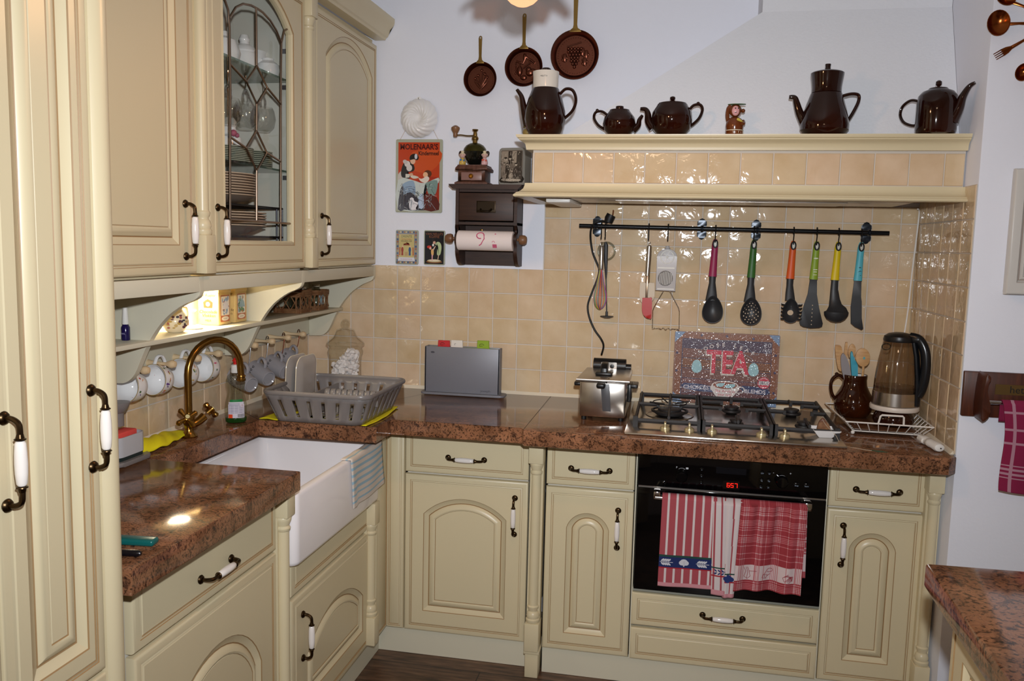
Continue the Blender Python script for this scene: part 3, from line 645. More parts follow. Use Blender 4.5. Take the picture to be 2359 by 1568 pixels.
# ---------------------------------------------------------------- pottery on the hood shelf
SZ, SY = 1.853, -.468
def pot(name, label, cat, x, y, prof, m, spout=None, hand=None, lid=None, ang=0, extra=None):
    x = 1.2337 + (x - 1.2337) * .981; t = thing(name, label, cat, (x, y, SZ)); R = Matrix.Translation((x, y, SZ)) @ Matrix.Rotation(ang, 4, 'Z') @ Matrix.Diagonal((.985, .985, .962, 1))
    b = B(); b.T = R; b.lathe(prof, n=40); b.build('body', m, t)
    if spout:
        b = B(); b.T = R; pts = smooth_path([(p[0], 0, p[1]) for p in spout[0]], 5); n = len(pts)
        rr = [spout[1] + (spout[2] - spout[1]) * (i / (n - 1)) ** .7 for i in range(n)]; b.tube(pts, rr, 14); b.build('spout', m, t)
    if hand:
        b = B(); b.T = R; pts = smooth_path([(p[0], 0, p[1]) for p in hand[0]], 6); r = hand[1]; b.tube(pts, [(r * 1.25, r)] * len(pts), 12, flat=(0, 1, 0))
        if len(hand) > 2: b.sph((hand[2][0], 0, hand[2][1]), r * 1.2)
        b.build('handle', m, t)
    if lid: b = B(); b.T = R; b.lathe(lid, n=30); b.build('lid', m, t)
    return t, R
t, R = pot('coffee_pot', 'brown coffee pot with white filter top at the left end of the hood shelf', 'coffee pot', .757, SY,
    [(.045, 0), (.050, .003), (.063, .025), (.0695, .055), (.068, .085), (.058, .125), (.046, .155), (.043, .160), (.038, .160)], brownpot,
    ([(-.055, .035), (-.066, .07), (-.075, .105), (-.082, .135), (-.098, .158)], .020, .0055), ([(.048, .140), (.068, .158), (.092, .152), (.103, .120), (.092, .085), (.064, .058)], .0052),
    [(.0, .2285), (.013, .228), (.0165, .224), (.016, .2205), (.012, .219), (.012, .214), (0, .214)])
b = B(); b.T = R; b.lathe([(.0385, .158), (.0415, .161), (.0425, .170), (.0425, .195), (.0440, .211), (.0435, .215), (.040, .2155), (.0, .2155)], n=36); b.build('filter_top', mat('cream_white_glaze', 'E0D8CC', .12), t, label='cream white filter top')
b = B().text('MELITTA', .7660, 2.038, .0065, SY - .0432, sx=.9); b.build('printed_word', ink, t)
pot('teapot', 'smallest dark brown teapot facing right, with flat knob lid', 'teapot', 1.007, SY, [(.030, 0), (.034, .003), (.048, .018), (.0545, .040), (.050, .062), (.039, .076), (.0345, .082), (.030, .083)], brownpot,
    ([(.045, .020), (.062, .035), (.066, .055), (.0755, .069)], .014, .0045), ([(-.040, .070), (-.058, .082), (-.078, .080), (-.084, .062), (-.070, .038), (-.046, .022)], .0046, (-.074, .086)),
    [(.034, .082), (.032, .087), (.018, .090), (.013, .091), (.0135, .096), (.012, .099), (0, .0995)])
pot('teapot', 'squat dark brown teapot with ball knob and scrolled handle, beside the smallest teapot', 'teapot', 1.178, SY, [(.038, 0), (.043, .003), (.060, .022), (.0665, .050), (.0635, .078), (.052, .096), (.0485, .103), (.044, .104)], brownpot,
    ([(-.058, .026), (-.074, .048), (-.078, .074), (-.086, .088), (-.103, .090)], .017, .0055), ([(.054, .085), (.068, .100), (.088, .102), (.0965, .086), (.088, .060), (.070, .040), (.058, .032)], .0048, (.082, .106)),
    [(.047, .103), (.045, .107), (.028, .112), (.007, .114), (.005, .117), (.009, .121), (.0085, .127), (.004, .130), (0, .1305)])
pot('coffee_pot', 'tall conical brown coffee pot with matching stacked filter top', 'coffee pot', 1.655, SY, [(.055, 0), (.061, .003), (.0735, .018), (.0745, .034), (.066, .075), (.052, .120), (.0475, .133), (.040, .134)], brownpot,
    ([(-.060, .040), (-.078, .075), (-.088, .105), (-.095, .122), (-.112, .124)], .017, .006), ([(.050, .126), (.075, .132), (.096, .128), (.097, .108), (.084, .075), (.068, .045)], .0052),
    [(.042, .132), (.0455, .136), (.0450, .150), (.0470, .170), (.0500, .190), (.0505, .197), (.047, .200), (.030, .205), (.0095, .208), (.0080, .215), (.0090, .224), (.0085, .226), (0, .2265)])
pot('teapot', 'tall rounded brown teapot with ring handle at the right end of the hood shelf', 'teapot', 1.978, SY - .02, [(.048, 0), (.054, .003), (.0585, .015), (.0585, .095), (.0555, .118), (.045, .132), (.030, .138), (.028, .139)], brownpot,
    ([(.045, .040), (.062, .075), (.072, .110), (.088, .138), (.104, .148)], .022, .0045), ([(-.054, .108), (-.080, .114), (-.104, .098), (-.110, .072), (-.098, .048), (-.075, .036), (-.056, .034)], .0045),
    [(.030, .138), (.026, .143), (.010, .146), (.004, .147), (.0045, .149), (.009, .154), (.0085, .163), (.004, .167), (0, .1675)], ang=-.62)
# monkey timer
mk = mat('brown_plastic_toy', '6A3414', .2, coat=.4); fur = mk; t = thing('kitchen_timer', 'small brown monkey shaped kitchen timer standing on the hood shelf', 'timer', (1.376, SY, SZ))
b = B().lathe([(.027, 0), (.028, .002), (.028, .015), (.0265, .0155)], (1.376, SY, SZ), 28); b.build('dial_base', mk, t)
b = B().lathe([(.0282, 0), (.0284, .0012), (.0282, .0024)], (1.376, SY, SZ + .0152), 28, cap=False)
for k in range(9):
    a = -PI / 2 + (k - 4) * .3; b.box(1.379 + .0282 * math.cos(a) - .0005, 1.379 + .0282 * math.cos(a) + .0005, SY + .0282 * math.sin(a) - .0005, SY + .0282 * math.sin(a), SZ + .007, SZ + (.013 if k % 2 else .011))
b.build('dial_scale', P_('ivory', 'D8CBB0'), t)
b = B().lathe([(.0265, .0175), (.0285, .028), (.0275, .040), (.022, .052), (.013, .058), (0, .06)], (1.376, SY, SZ), 26).sph((1.376, SY - .002, SZ + .078), .0205, sz=.98)
b.tube(smooth_path([(1.356, SY, SZ + .045), (1.352, SY - .003, SZ + .065), (1.354, SY - .003, SZ + .085), (1.362, SY - .004, SZ + .094)], 4), .0062, 10).sph((1.359, SY - .002, SZ + .080), .0065).sph((1.400, SY - .002, SZ + .078), .0065).tube(smooth_path([(1.401, SY - .006, SZ + .045), (1.402, SY - .018, SZ + .036), (1.392, SY - .027, SZ + .036)], 4), .006, 10)
b.build('monkey_body', mk, t)
b = B().sph((1.376, SY - .0175, SZ + .076), .0125, sy=.5, sz=1.25, sx=.95); b.build('pink_face', P_('toy_pink', 'D8A0A0', .3), t)
b = B().sph((1.375, SY - .024, SZ + .083), .002).sph((1.384, SY - .024, SZ + .083), .002).sph((1.376, SY - .0235, SZ + .070), .0035, sz=.3); b.build('eyes', ink, t)
B().tube(smooth_path([(1.381, SY - .028, SZ + .050), (1.392, SY - .028, SZ + .044), (1.399, SY - .024, SZ + .040)], 3), [.003, .0045, .004, .003, .003, .002, .001][:7], 8).build('banana', P_('banana', 'C8B450', .4), t)
B().prism(sp2([(1.352, SY - .006), (1.375, SY - .018), (1.402, SY - .012), (1.406, SY), (1.385, SY + .010), (1.360, SY + .008)], 3, True), SZ + .0965, SZ + .0985, 'xy').build('leaf_hat', P_('leaf_green', '4A6A48', .4), t)
f = B().sph((.704, SY + .03, SZ + .017), .016, sx=1.1, sz=.95).build('small_ornament', mat('ochre_ceramic', '8A7440', .3)); tag(f, 'small round ochre ornament half hidden behind the white topped coffee pot', 'ornament')

# ---------------------------------------------------------------- copper pans on the wall
def pan(x, z, r, ztop, label, relief):
    t = thing('copper_pan', label, 'pan', (x, -.004, z), 0, 'copper pans on the wall'); c = (x, -.003, z)
    b = B().lathe([(0, .0), (r * .80, .0), (r * .84, .004), (r * .93, .019), (r * .985, .0225), (r, .0215), (r * .995, .019), (r * .90, .012), (r * .86, 0), (r * .7, -.0008)], c, 44, 0, 'y', cap=False); b.build('dish', copper, t)
    w = r * .10; hz = z + r * .96
    b = B(); body = [(x - w * 2.6, hz - .006), (x - w * 1.9, hz + .003), (x - w * .9, hz + .008), (x - w * .62, hz + .02), (x - w * .95, ztop - w * 1.1)]
    body += ell(x, ztop - w * 1.15, w * 1.02, w * 1.15, 8, PI, 0) + [(x + w * .62, hz + .02), (x + w * .9, hz + .008), (x + w * 1.9, hz + .003), (x + w * 2.6, hz - .006)]
    b.prism(body, -.028, -.0245, 'xz', bev=.001); hd = b.build('handle', brass2, t)
    B().sheet(ell(x, ztop - w * 1.2, w * .36, w * .62), -.0283).build('hang_hole', P_('hole_pale', 'B8B4B0', .9), hd)
    b = B(); k = r * .72; fy = -.0045
    for a in range(44): q = a * 2 * PI / 44; b.sph((x + k * 1.0 * math.cos(q), fy, z + k * 1.0 * math.sin(q)), r * .018, n=6)
    relief(b, x, z, k, fy); b.build('relief', copper, t)
def rel1(b, x, z, k, y):
    for s, h in ((-.5, .1), (-.25, .35), (.3, .45), (.05, .75), (.5, .2)):
        b.tube(smooth_path([(x + .05 * k, y, z - .7 * k), (x + s * k * .5, y - .001, z - .2 * k), (x + s * k, y, z + h * k)], 4), [.0022] * 9, 8); b.sph((x + s * k, y, z + h * k), .005, sz=1.3)
    for s in (-1, 1): b.tube([(x, y, z - .75 * k), (x + s * .3 * k, y - .001, z - .4 * k), (x + s * .6 * k, y, z - .1 * k)], [.003, .005, .001], 8, flat=(0, 1, 0))
    for dx, dz in ((-.35, .35), (-.2, .1), (.2, .5), (.38, .4), (.3, 0)): b.sph((x + dx * k, y, z + dz * k), .0035)
def rel2(b, x, z, k, y):
    b.sph((x - .35 * k, y, z - .25 * k), .014, sx=.8, sz=1.4, sy=.6).tube([(x - .35 * k, y - .002, z + .05 * k), (x - .35 * k, y - .002, z + .32 * k)], .003, 8)
    b.tube([(x - .1 * k, y - .004, z - .05 * k), (x + .45 * k, y - .004, z + .35 * k)], .0028, 8).tube([(x + .25 * k, y - .004, z + .6 * k), (x + .5 * k, y - .004, z + .2 * k)], .003, 8)
    b.sph((x + .4 * k, y, z - .35 * k), .016, sz=.9, sy=.5).sph((x - .05 * k, y, z - .7 * k), .010, sx=1.3, sy=.6).sph((x + .3 * k, y, z - .15 * k), .011, sy=.6).sph((x + .6 * k, y, z - .25 * k), .009, sx=1.5, sy=.5)
    b.tube([(x - .6 * k, y, z + .45 * k), (x - .1 * k, y, z + .30 * k), (x + .1 * k, y, z + .75 * k), (x + .5 * k, y, z + .5 * k), (x + .75 * k, y, z + .3 * k)], .0045, 8).sph((x + .0, y, z + .75 * k), .009, sz=1.5, sy=.5, sx=.8)
    for i in range(7): b.sph((x - .65 * k + .05 * k * (i % 2), y, z + (.3 - .12 * i) * k), .0035)
def rel3(b, x, z, k, y):
    for row, n in enumerate((5, 5, 4, 3, 3, 2, 1)):
        for i in range(n): b.sph((x - .03 * k + (i - (n - 1) / 2) * .185 * k, y - .0015, z + (.38 - row * .17) * k), .0062, n=12)
    b.tube(smooth_path([(x - .5 * k, y, z + .5 * k), (x - .1 * k, y, z + .62 * k), (x + .35 * k, y, z + .75 * k)], 4), .0026, 8)
    for cx, cz, an in ((.62, .05, 1.2), (-.62, -.12, 1.0), (.55, -.35, 1.4), (.4, .2, .6)):
        b.sph((x + cx * k, y, z + cz * k), .0125, sx=.75, sz=1.3, sy=.35)
        for q in range(5): b.sph((x + (cx + .13 * math.cos(q * 1.25)) * k, y, z + (cz + .18 * math.sin(q * 1.25)) * k), .005, sy=.5)
pan(.4355, 2.126, .0655, 2.286, 'smallest copper pan, lowest of the three on the wall, embossed with flowers', rel1)
pan(.6055, 2.169, .0735, 2.364, 'middle copper pan embossed with kitchen still life, partly behind the coffee pot', rel2)
pan(.800, 2.210, .0915, 2.462, 'largest copper pan, highest of the three, embossed with a bunch of grapes', rel3)
# swirled mould
t = thing('jelly_mould', 'white ceramic swirled pudding mould hanging above the red sign', 'mould', (.185, .002, 1.98)); NU = 112
def mf(u, v):
    a = u * 2 * PI; r = .0745 * v; tw = a + 1.6 * (1 - v); rip = abs(math.sin(8 * tw)) ** .8
    h = .004 + .030 * math.sin(PI * min(1, v) ** 1.1) ** .8 if v < .97 else .004
    if v < .22: h = .012 + .010 * v / .22
    rr = r * (1 + (.035 * rip if v > .7 else 0)); h += .0055 * rip * math.sin(PI * min(1, max(0, (v - .18) / .82)))
    return (.185 + rr * math.cos(a), .003 - h, 1.982 + rr * math.sin(a))
b = B().grid(mf, NU, 26, closeu=True).prism(sp2([(.165, 2.045), (.172, 2.056), (.180, 2.064), (.190, 2.064), (.198, 2.056), (.205, 2.045)], 3), -.004, .002, 'xz'); b.build('mould_body', whitecer, t, sharp=60)
B().tube([(.185, -.012, 2.058), (.185, .004, 2.058)], .0022, 8).build('nail', steel, t)

# ---------------------------------------------------------------- printed tin signs
SH = {}
def pm(col, r=.22): return P_('ink_' + col, col, r)
class Deco:   # layered flat print on a board; f(px, py) in 0..1 of the board
    def __init__(s, x0, x1, z0, z1, y): s.b = B(); s.m = []; s.x0, s.x1, s.z0, s.z1 = x0, x1, z0, z1; s.y = y; s.k = 0
    def idx(s, c):
        m = pm(c) if isinstance(c, str) else c
        if m not in s.m: s.m.append(m)
        return s.m.index(m)
    def P(s, p): return (s.x0 + p[0] * (s.x1 - s.x0), s.z0 + p[1] * (s.z1 - s.z0))
    def poly(s, c, pts, sm=0): s.k += 1; s.b.sheet([s.P(p) for p in (sp2(pts, sm, True) if sm else pts)], s.y - .00006 * s.k, 'xz', s.idx(c)); return s
    def el(s, c, cx, cy, rx, ry, ang=0): s.k += 1; X, Z = s.P((cx, cy)); s.b.sheet(ell(X, Z, rx * (s.x1 - s.x0), ry * (s.z1 - s.z0), 18, ang=ang), s.y - .00006 * s.k, 'xz', s.idx(c)); return s
    def tx(s, c, t, cx, cy, size, sx=1, ang=0, align='CENTER', bold=0): s.k += 1; X, Z = s.P((cx, cy)); s.b.text(t, X, Z, size, s.y - .00006 * s.k, s.idx(c), 'xz', ang, align, sx, 0, bold); return s
    def line(s, c, pts, w): 
        s.k += 1; q = [Vector(s.P(p)) for p in pts]
        for a, e in zip(q, q[1:]):
            d = (e - a).normalized(); n = Vector((-d.y, d.x)) * w / 2; s.b.sheet([a + n, a - n, e - n, e + n], s.y - .00006 * s.k, 'xz', s.idx(c))
        return s
    def done(s, parent, name='print'): return s.b.build(name, s.m, parent, flatn=True)
def board(name, label, x0, x1, z0, z1, border, y=-.004, r=.006):
    t = thing(name, label, 'sign', ((x0 + x1) / 2, y, z0)); b = B().prism(rrect(x0, x1, z0, z1, r), y, .004, 'xz', bev=.0015); b.build('tin_plate', border, t); return t
tinb = mat('pale_tin_border', 'AEB09C', .2)
x0, x1, z0, z1 = .091, .284, 1.612, 1.900
t = board('tin_sign', 'tall red advertising tin sign of a nurse feeding a child', x0, x1, z0, z1, tinb)
B().tube([(.108, -.006, 1.896), (.135, -.004, 1.945)], .0006, 6).build('cord', P_('string', 'B89060', .8), t); B().tube([(.268, -.006, 1.896), (.240, -.004, 1.945)], .0006, 6).build('cord', P_('string', 'B89060', .8), t)
d = Deco(x0 + .011, x1 - .011, z0 + .012, z1 - .012, -.0056)
d.poly('C0401C', [(0, 0), (1, 0), (1, 1), (0, 1)]).poly('A8301A', [(0, .35), (.3, .4), (.7, .5), (1, .48), (1, 0), (0, 0)]).poly('CC5224', [(.3, .62), (.7, .55), (1, .7), (1, .88), (.35, .86)], 3)
d.tx('4A120E', "MOLENAAR'S", .5, .895, .030, .88, bold=.0009).tx('24100C', 'Kindermeel', .735, .81, .0225, .80, bold=.0006)
d.poly('C8C0B8', [(0, .40), (.14, .44), (.2, .56), (.1, .58), (0, .52)], 3).poly('1A1614', [(.07, .56), (.12, .68), (.22, .72), (.34, .70), (.40, .62), (.36, .57), (.22, .55), (.30, .50), (.26, .46), (.10, .48)], 3)
d.el('DCD4D0', .22, .68, .07, .045, .6).el('C8C0BC', .17, .71, .06, .03, -.5).el('E2B89C', .355, .725, .062, .050).poly('1C1412', [(.28, .74), (.29, .80), (.37, .83), (.46, .82), (.50, .77), (.46, .735), (.38, .75)], 3).el('D0D0D8', .43, .79, .035, .04)
d.el('D8D0CC', .27, .62, .07, .05).el('D8A888', .32, .52, .045, .025, .4).poly('D8D4C8', [(.18, .47), (.28, .48), (.28, .53), (.18, .53)]).poly('D8D0C0', [(.30, .49), (.38, .46), (.50, .475), (.47, .495), (.36, .51)], 3)
d.el('5A3018', .72, .535, .095, .055).el('E8B890', .665, .52, .06, .040).poly('E4D8CC', [(.50, .47), (.56, .42), (.68, .40), (.76, .46), (.70, .50), (.58, .46)], 3)
d.poly('C8D0CC', [(.0, .44), (.3, .45), (.55, .40), (.72, .41), (.98, .48), (.98, .40), (.85, .38), (.66, .38), (.62, .12), (.64, .0), (.0, .0)], 2).poly('7C9690', [(.68, .40), (.95, .44), (.93, .26), (.84, .20), (.74, .24), (.70, .34)], 3).poly('90A8C0', [(.12, .38), (.3, .43), (.4, .40), (.42, .2), (.2, .2), (.1, .28)], 3)
d.poly('2A2430', [(.10, .18), (.30, .26), (.48, .18), (.62, .10), (.9, .02), (.9, 0), (.10, 0)], 3).poly('5A1C14', [(.62, .0), (.66, .24), (.95, .18), (1, .0)], 2).poly('3C3A44', [(0, .0), (.06, .3), (.12, .34), (.14, .2), (.16, 0)], 2).poly('E8E4E8', [(.30, .0), (.28, .12), (.36, .16), (.42, .12), (.50, .10), (.44, .02), (.46, 0)], 3).el('E8E4E8', .34, .15, .05, .03).poly('B8C8E0', [(.52, .02), (.50, .18), (.60, .24), (.64, .04)], 2)
for yy in (.33, .30, .26, .22): d.line('38323A', [(.18, yy), (.3, yy + .015), (.42, yy)], .0013)
RR = random.Random(3)
for q in range(70):
    a_, b_ = RR.uniform(.02, .9), RR.uniform(.02, .38); d.line(('2C2830', 'A8B4BC', '6C7C84', 'D0D4D4', '4A3A3A')[q % 5], [(a_, b_), (a_ + RR.uniform(-.04, .08), b_ + RR.uniform(-.05, .05)), (a_ + RR.uniform(-.02, .12), b_ - RR.uniform(0, .08))], RR.uniform(.0005, .0016))
for q in range(6): d.line('5A5048', [(.08 + .02 * q, .05 + .1 * (q % 3)), (.11 + .02 * q, .36 - .02 * q)], .001)
d.done(t)
x0, x1, z0, z1 = .093, .188, 1.404, 1.542; t = board('tin_sign', 'small pale tin sign with ornate border left of the black coffee sign', x0, x1, z0, z1, tinb)
d = Deco(x0 + .004, x1 - .004, z0 + .004, z1 - .004, -.0056); d.poly('8C8C94', [(0, 0), (1, 0), (1, 1), (0, 1)])
for k in range(14):
    for xx in (.02, .90): d.poly(('A86A40', '4C5C78', 'B8A070')[k % 3], [(xx, k / 14), (xx + .08, k / 14), (xx + .08, (k + .7) / 14), (xx, (k + .7) / 14)])
for k in range(11):
    for zz in (.01, .94): d.poly(('4C5C78', 'A87848', 'D0C090')[k % 3], [(k / 11, zz), ((k + .7) / 11, zz), ((k + .7) / 11, zz + .05), (k / 11, zz + .05)])
d.poly('C8B87C', [(.13, .10), (.87, .10), (.87, .90), (.13, .90)]).tx('2C4A38', 'DRENTE', .5, .80, .0135, .9).tx('A84828', 'Ambachtelijke', .5, .735, .0075).tx('3A2C24', 'KRUIDKOEK', .5, .665, .0105, .8).poly('8A3A24', [(.34, .56), (.38, .63), (.44, .59), (.5, .65), (.56, .59), (.62, .63), (.66, .56)])
for cx, c in ((.30, '9C3A28'), (.66, '2C5080')): d.el(c, cx, .42, .06, .09).el('E0B898', cx + .02, .53, .035, .03).poly(c, [(cx - .05, .25), (cx + .05, .25), (cx + .04, .38), (cx - .04, .38)])
d.poly('B89868', [(.42, .24), (.56, .24), (.56, .36), (.42, .36)]).poly('B4542C', [(.15, .26), (.20, .24), (.21, .50), (.16, .50)]).poly('B4542C', [(.80, .24), (.85, .26), (.84, .50), (.79, .50)]).poly('DCDCE4', [(.08, .08), (.92, .08), (.88, .19), (.12, .19)]).tx('A86060', 'DE LEKKERSTE KOEK', .5, .115, .0066, .8)
d.done(t)
x0, x1, z0, z1 = .212, .299, 1.405, 1.543; t = board('tin_sign', 'small black tin coffee sign beside the kitchen roll holder', x0, x1, z0, z1, tinb)
d = Deco(x0 + .004, x1 - .004, z0 + .004, z1 - .004, -.0056); d.poly('0C0C12', [(0, 0), (1, 0), (1, 1), (0, 1)]).tx('8A5230', "VAN NELLE'S", .5, .885, .0135, .92).tx('8A5230', 'KOFFIE', .5, .795, .0145, .95)
d.el('7A4A24', .5, .07, .42, .05).el('C8B890', .5, .10, .36, .045).el('E8DCC0', .5, .11, .28, .025).poly('B8C898', [(.55, .60), (.66, .68), (.80, .66), (.88, .55), (.86, .38), (.80, .28), (.66, .28), (.66, .42), (.70, .55)], 3).el('D8A890', .50, .66, .07, .05).el('2A1A14', .46, .72, .08, .03).poly('D8B8A0', [(.68, .15), (.72, .28), (.76, .28), (.72, .14)]).el('E8E4DC', .44, .58, .05, .04)
d.poly('E0B070', [(.36, .28), (.34, .42), (.42, .46), (.48, .40), (.46, .27)], 3).el('C83828', .24, .52, .12, .045).el('E0B0A0', .30, .48, .06, .04).poly('E8A8B0', [(.38, .10), (.37, .28), (.44, .28), (.42, .10)]).poly('D8B8A0', [(.42, .44), (.55, .56), (.58, .54), (.46, .40)])
d.done(t)

# ---------------------------------------------------------------- kitchen roll cabinet
t = thing('kitchen_roll_cabinet', 'dark wooden wall box with drawer and kitchen roll bracket', 'roll holder', (.49, 0, 1.41)); f = -.118; xl, xr = .372, .612
B().box(xl, xl + .012, f, .004, 1.565, 1.70).box(xl, xr, f + .004, .004, 1.566, 1.576).box(xr - .012, xr, f, .004, 1.565, 1.70).box(xl, xr, f + .01, .004, 1.690, 1.70).build('drawer_case', darkwood, t)
B().box(xl, xr, -.008, .004, 1.410, 1.70).build('back_panel', darkwood, t)
b = B().prism([(xl - .010, 1.700), (xl - .016, 1.706), (xl - .024, 1.712), (xl - .026, 1.718), (xr + .018, 1.718), (xr + .016, 1.712), (xr + .008, 1.706), (xr + .002, 1.700)], f - .014, .002, 'xz'); b.build('top_moulding', darkwood, t)
dw = B().box(xl + .014, xr - .014, f - .003, f + .01, 1.582, 1.686, .002).build('drawer', darkwood, t)
b = B().box(.455, .530, f - .006, f - .003, 1.612, 1.656, .001).box(.459, .526, f - .0065, f - .0055, 1.622, 1.652).tube(smooth_path([(.472, f - .006, 1.625), (.480, f - .018, 1.617), (.505, f - .018, 1.617), (.514, f - .006, 1.625)], 5), .004, 8); b.build('label_holder', mat('dark_brass', '2E2418', .4, .8), dw)
for x in (xl - .001, xr - .013):
    side = sp2([(-.118, 1.566), (-.104, 1.556), (-.094, 1.545), (-.100, 1.536), (-.120, 1.530), (-.128, 1.515), (-.122, 1.500), (-.112, 1.485), (-.110, 1.460), (-.098, 1.44), (-.08, 1.42), (-.05, 1.410)], 3) + [(.0, 1.410), (.0, 1.566)]
    B().prism(side, x, x + .014, 'yz').build('side_bracket', darkwood, t)
for x in (.449, .586): B().lathe([(0, .004), (.004, .003), (.004, 0)], (x, -.008, 1.548), 12, 0, 'y').build('screw', brass, t)
for s, x in ((-1, xl - .002), (1, xr + .002)): B().lathe([(.005, 0), (.006, .006), (.0165, .010), (.019, .018), (.0175, .030), (.012, .037), (0, .039)] if s > 0 else [(0, -.039), (.012, -.037), (.0175, -.030), (.019, -.018), (.0165, -.010), (.006, -.006), (.005, 0)], (x, -.115, 1.512), 22, 0, 'x').build('turned_knob', knobwood, t)
pap = P_('paper', 'EDE0DC', .95); rt = thing('kitchen_roll', 'white kitchen roll with pink prints on the dark wooden bracket', 'kitchen roll', (.49, -.115, 1.512))
B().lathe([(.010, -.108), (.036, -.108), (.0375, -.106), (.0375, .106), (.036, .108), (.010, .108)], (.492, -.115, 1.506), 40, 0, 'x').build('paper', pap, rt)
b = B(); pk = pm('D06080', .9)
def onroll(pts, w=.0022):
    q = [(x, -.115 - .0379 * math.cos(a), 1.506 + .0379 * math.sin(a)) for x, a in pts]; b.tube(q, w, 5)
onroll([(.478 + .014 * math.cos(k * .5), .55 + .35 * math.sin(k * .5)) for k in range(11)]); onroll([(.492, .65), (.494, .2), (.482, -.35), (.474, -.5)]); onroll([(.535, .75), (.536, .70)], .003)
for k in range(5): onroll([(.528 + .003 * k, -.35), (.528 + .003 * k, -.72)], .0026)
onroll([(.53 + .005 * math.cos(k * .6), -.18 + .16 * math.sin(k * .6)) for k in range(6)], .001); b.build('print', pk, rt)

# ---------------------------------------------------------------- coffee grinder, figurines, photo tin
gy = -.080; gz = 1.7185; t = thing('coffee_grinder', 'old wooden coffee grinder with black bowl and brass crank on the roll cabinet', 'coffee grinder', (.435, gy, gz)); gx = .4345
def fr(b, hw0, hw1, za, zb): b.add([(gx + sx * w_, gy + sy * w_ * .9, z) for z, w_ in ((za, hw0), (zb, hw1)) for sx, sy in ((-1, -1), (1, -1), (1, 1), (-1, 1))], [(0, 1, 2, 3), (4, 5, 6, 7), (0, 1, 5, 4), (1, 2, 6, 5), (2, 3, 7, 6), (3, 0, 4, 7)])
b = B(); fr(b, .064, .064, gz, gz + .005); fr(b, .064, .052, gz + .005, gz + .012); fr(b, .052, .052, gz + .012, gz + .062); b.build('box', walnut, t)
b = B(); fr(b, .058, .062, gz + .050, gz + .052); fr(b, .062, .062, gz + .052, gz + .060); fr(b, .062, .055, gz + .060, gz + .069); fr(b, .055, .055, gz + .069, gz + .072); b.build('lid_board', walnut, t)
dr = B().box(gx - .040, gx + .040, gy - .0495, gy - .040, gz + .014, gz + .044, .001).build('drawer', mat('light_walnut', '8A6860', .35), t); B().lathe([(0, .014), (.006, .013), (.009, .009), (.009, .006), (.004, .003), (.004, 0)], (gx, gy - .049, gz + .029), 20, 0, 'y').build('knob', mat('polished_brass', 'E0A040', .12, 1), dr)
bl = mat('black_enamel', '0C0F0C', .12, coat=.5)
B().lathe([(.018, .072), (.022, .076), (.036, .092), (.043, .108), (.045, .122), (.0455, .124), (.043, .124), (.034, .1), (.01, .08)], (gx, gy, gz), 34, cap=False).build('bowl', bl, t)
B().lathe([(.045, .124), (.043, .136), (.034, .148), (.020, .156), (.010, .158)], (gx, gy, gz), 34, cap=False).build('dome', mat('olive_brass_dome', '4A4420', .25, .8), t)
b = B().lathe([(.012, .150), (.009, .160), (.0085, .168), (.012, .170), (.0135, .176), (.011, .181), (.008, .184), (.008, .192), (.006, .200), (.012, .207), (.0115, .209), (0, .210)], (gx, gy, gz), 24)
b.tube(smooth_path([(gx, gy, gz + .186), (gx - .03, gy - .002, gz + .185), (gx - .055, gy - .003, gz + .188), (gx - .075, gy - .004, gz + .187)], 4), [(.005, .0025)] * 13, 10, flat=(0, 1, 0)); b.build('crank', brass2, t)
B().lathe([(.006, .180), (.009, .186), (.008, .193), (.011, .200), (.0165, .210), (.0165, .216), (.010, .221), (.004, .224), (0, .2245)], (gx - .077, gy - .004, gz), 22).build('crank_knob', knobwood, t)
def fig(x, label, c1, c2):
    z = gz + .0725; y = gy - .030; t = thing('pig_figurine', label, 'figurine', (x, y, z), 0, 'pig figurines on the coffee grinder'); pk = mat('pink_porcelain', 'D0AAA0', .35)
    B().lathe([(.011, 0), (.013, .004), (.0125, .012), (.010, .020), (.006, .026)], (x, y, z), 20).sph((x - .005, y - .008, z + .004), .005).sph((x + .005, y - .008, z + .004), .005).build('body', P_('fig_' + c1, c1, .4), t)
    b = B().sph((x, y - .001, z + .034), .0095).sph((x, y - .009, z + .032), .0042).sph((x - .009, y, z + .038), .004, sz=1.1).sph((x + .009, y, z + .038), .004, sz=1.1); b.build('head', pk, t)
    B().lathe([(.009, 0), (.0095, .003), (.006, .005), (.007, .012), (0, .014)], (x, y, z + .040), 18).build('chef_hat', P_('fig_hat', 'D8C8A8', .5), t)
    B().sph((x - .004, y - .009, z + .018), .004, sx=1.5).sph((x + .007, y - .008, z + .016), .004).build('apron_detail', P_('fig_' + c2, c2, .4), t)
    B().sph((x + (.010 if x > gx else -.009), y + .006, z + .044), .008, sy=.6, sz=1.2).build('hair', P_('fig_hair', '2A1814', .5), t)
fig(.394, 'small pig figurine with yellow top, left on the coffee grinder', 'C8A850', '4A78A8'); fig(.480, 'small pig figurine with pink top and red apron, right on the coffee grinder', 'D4A8A8', 'C85A48')
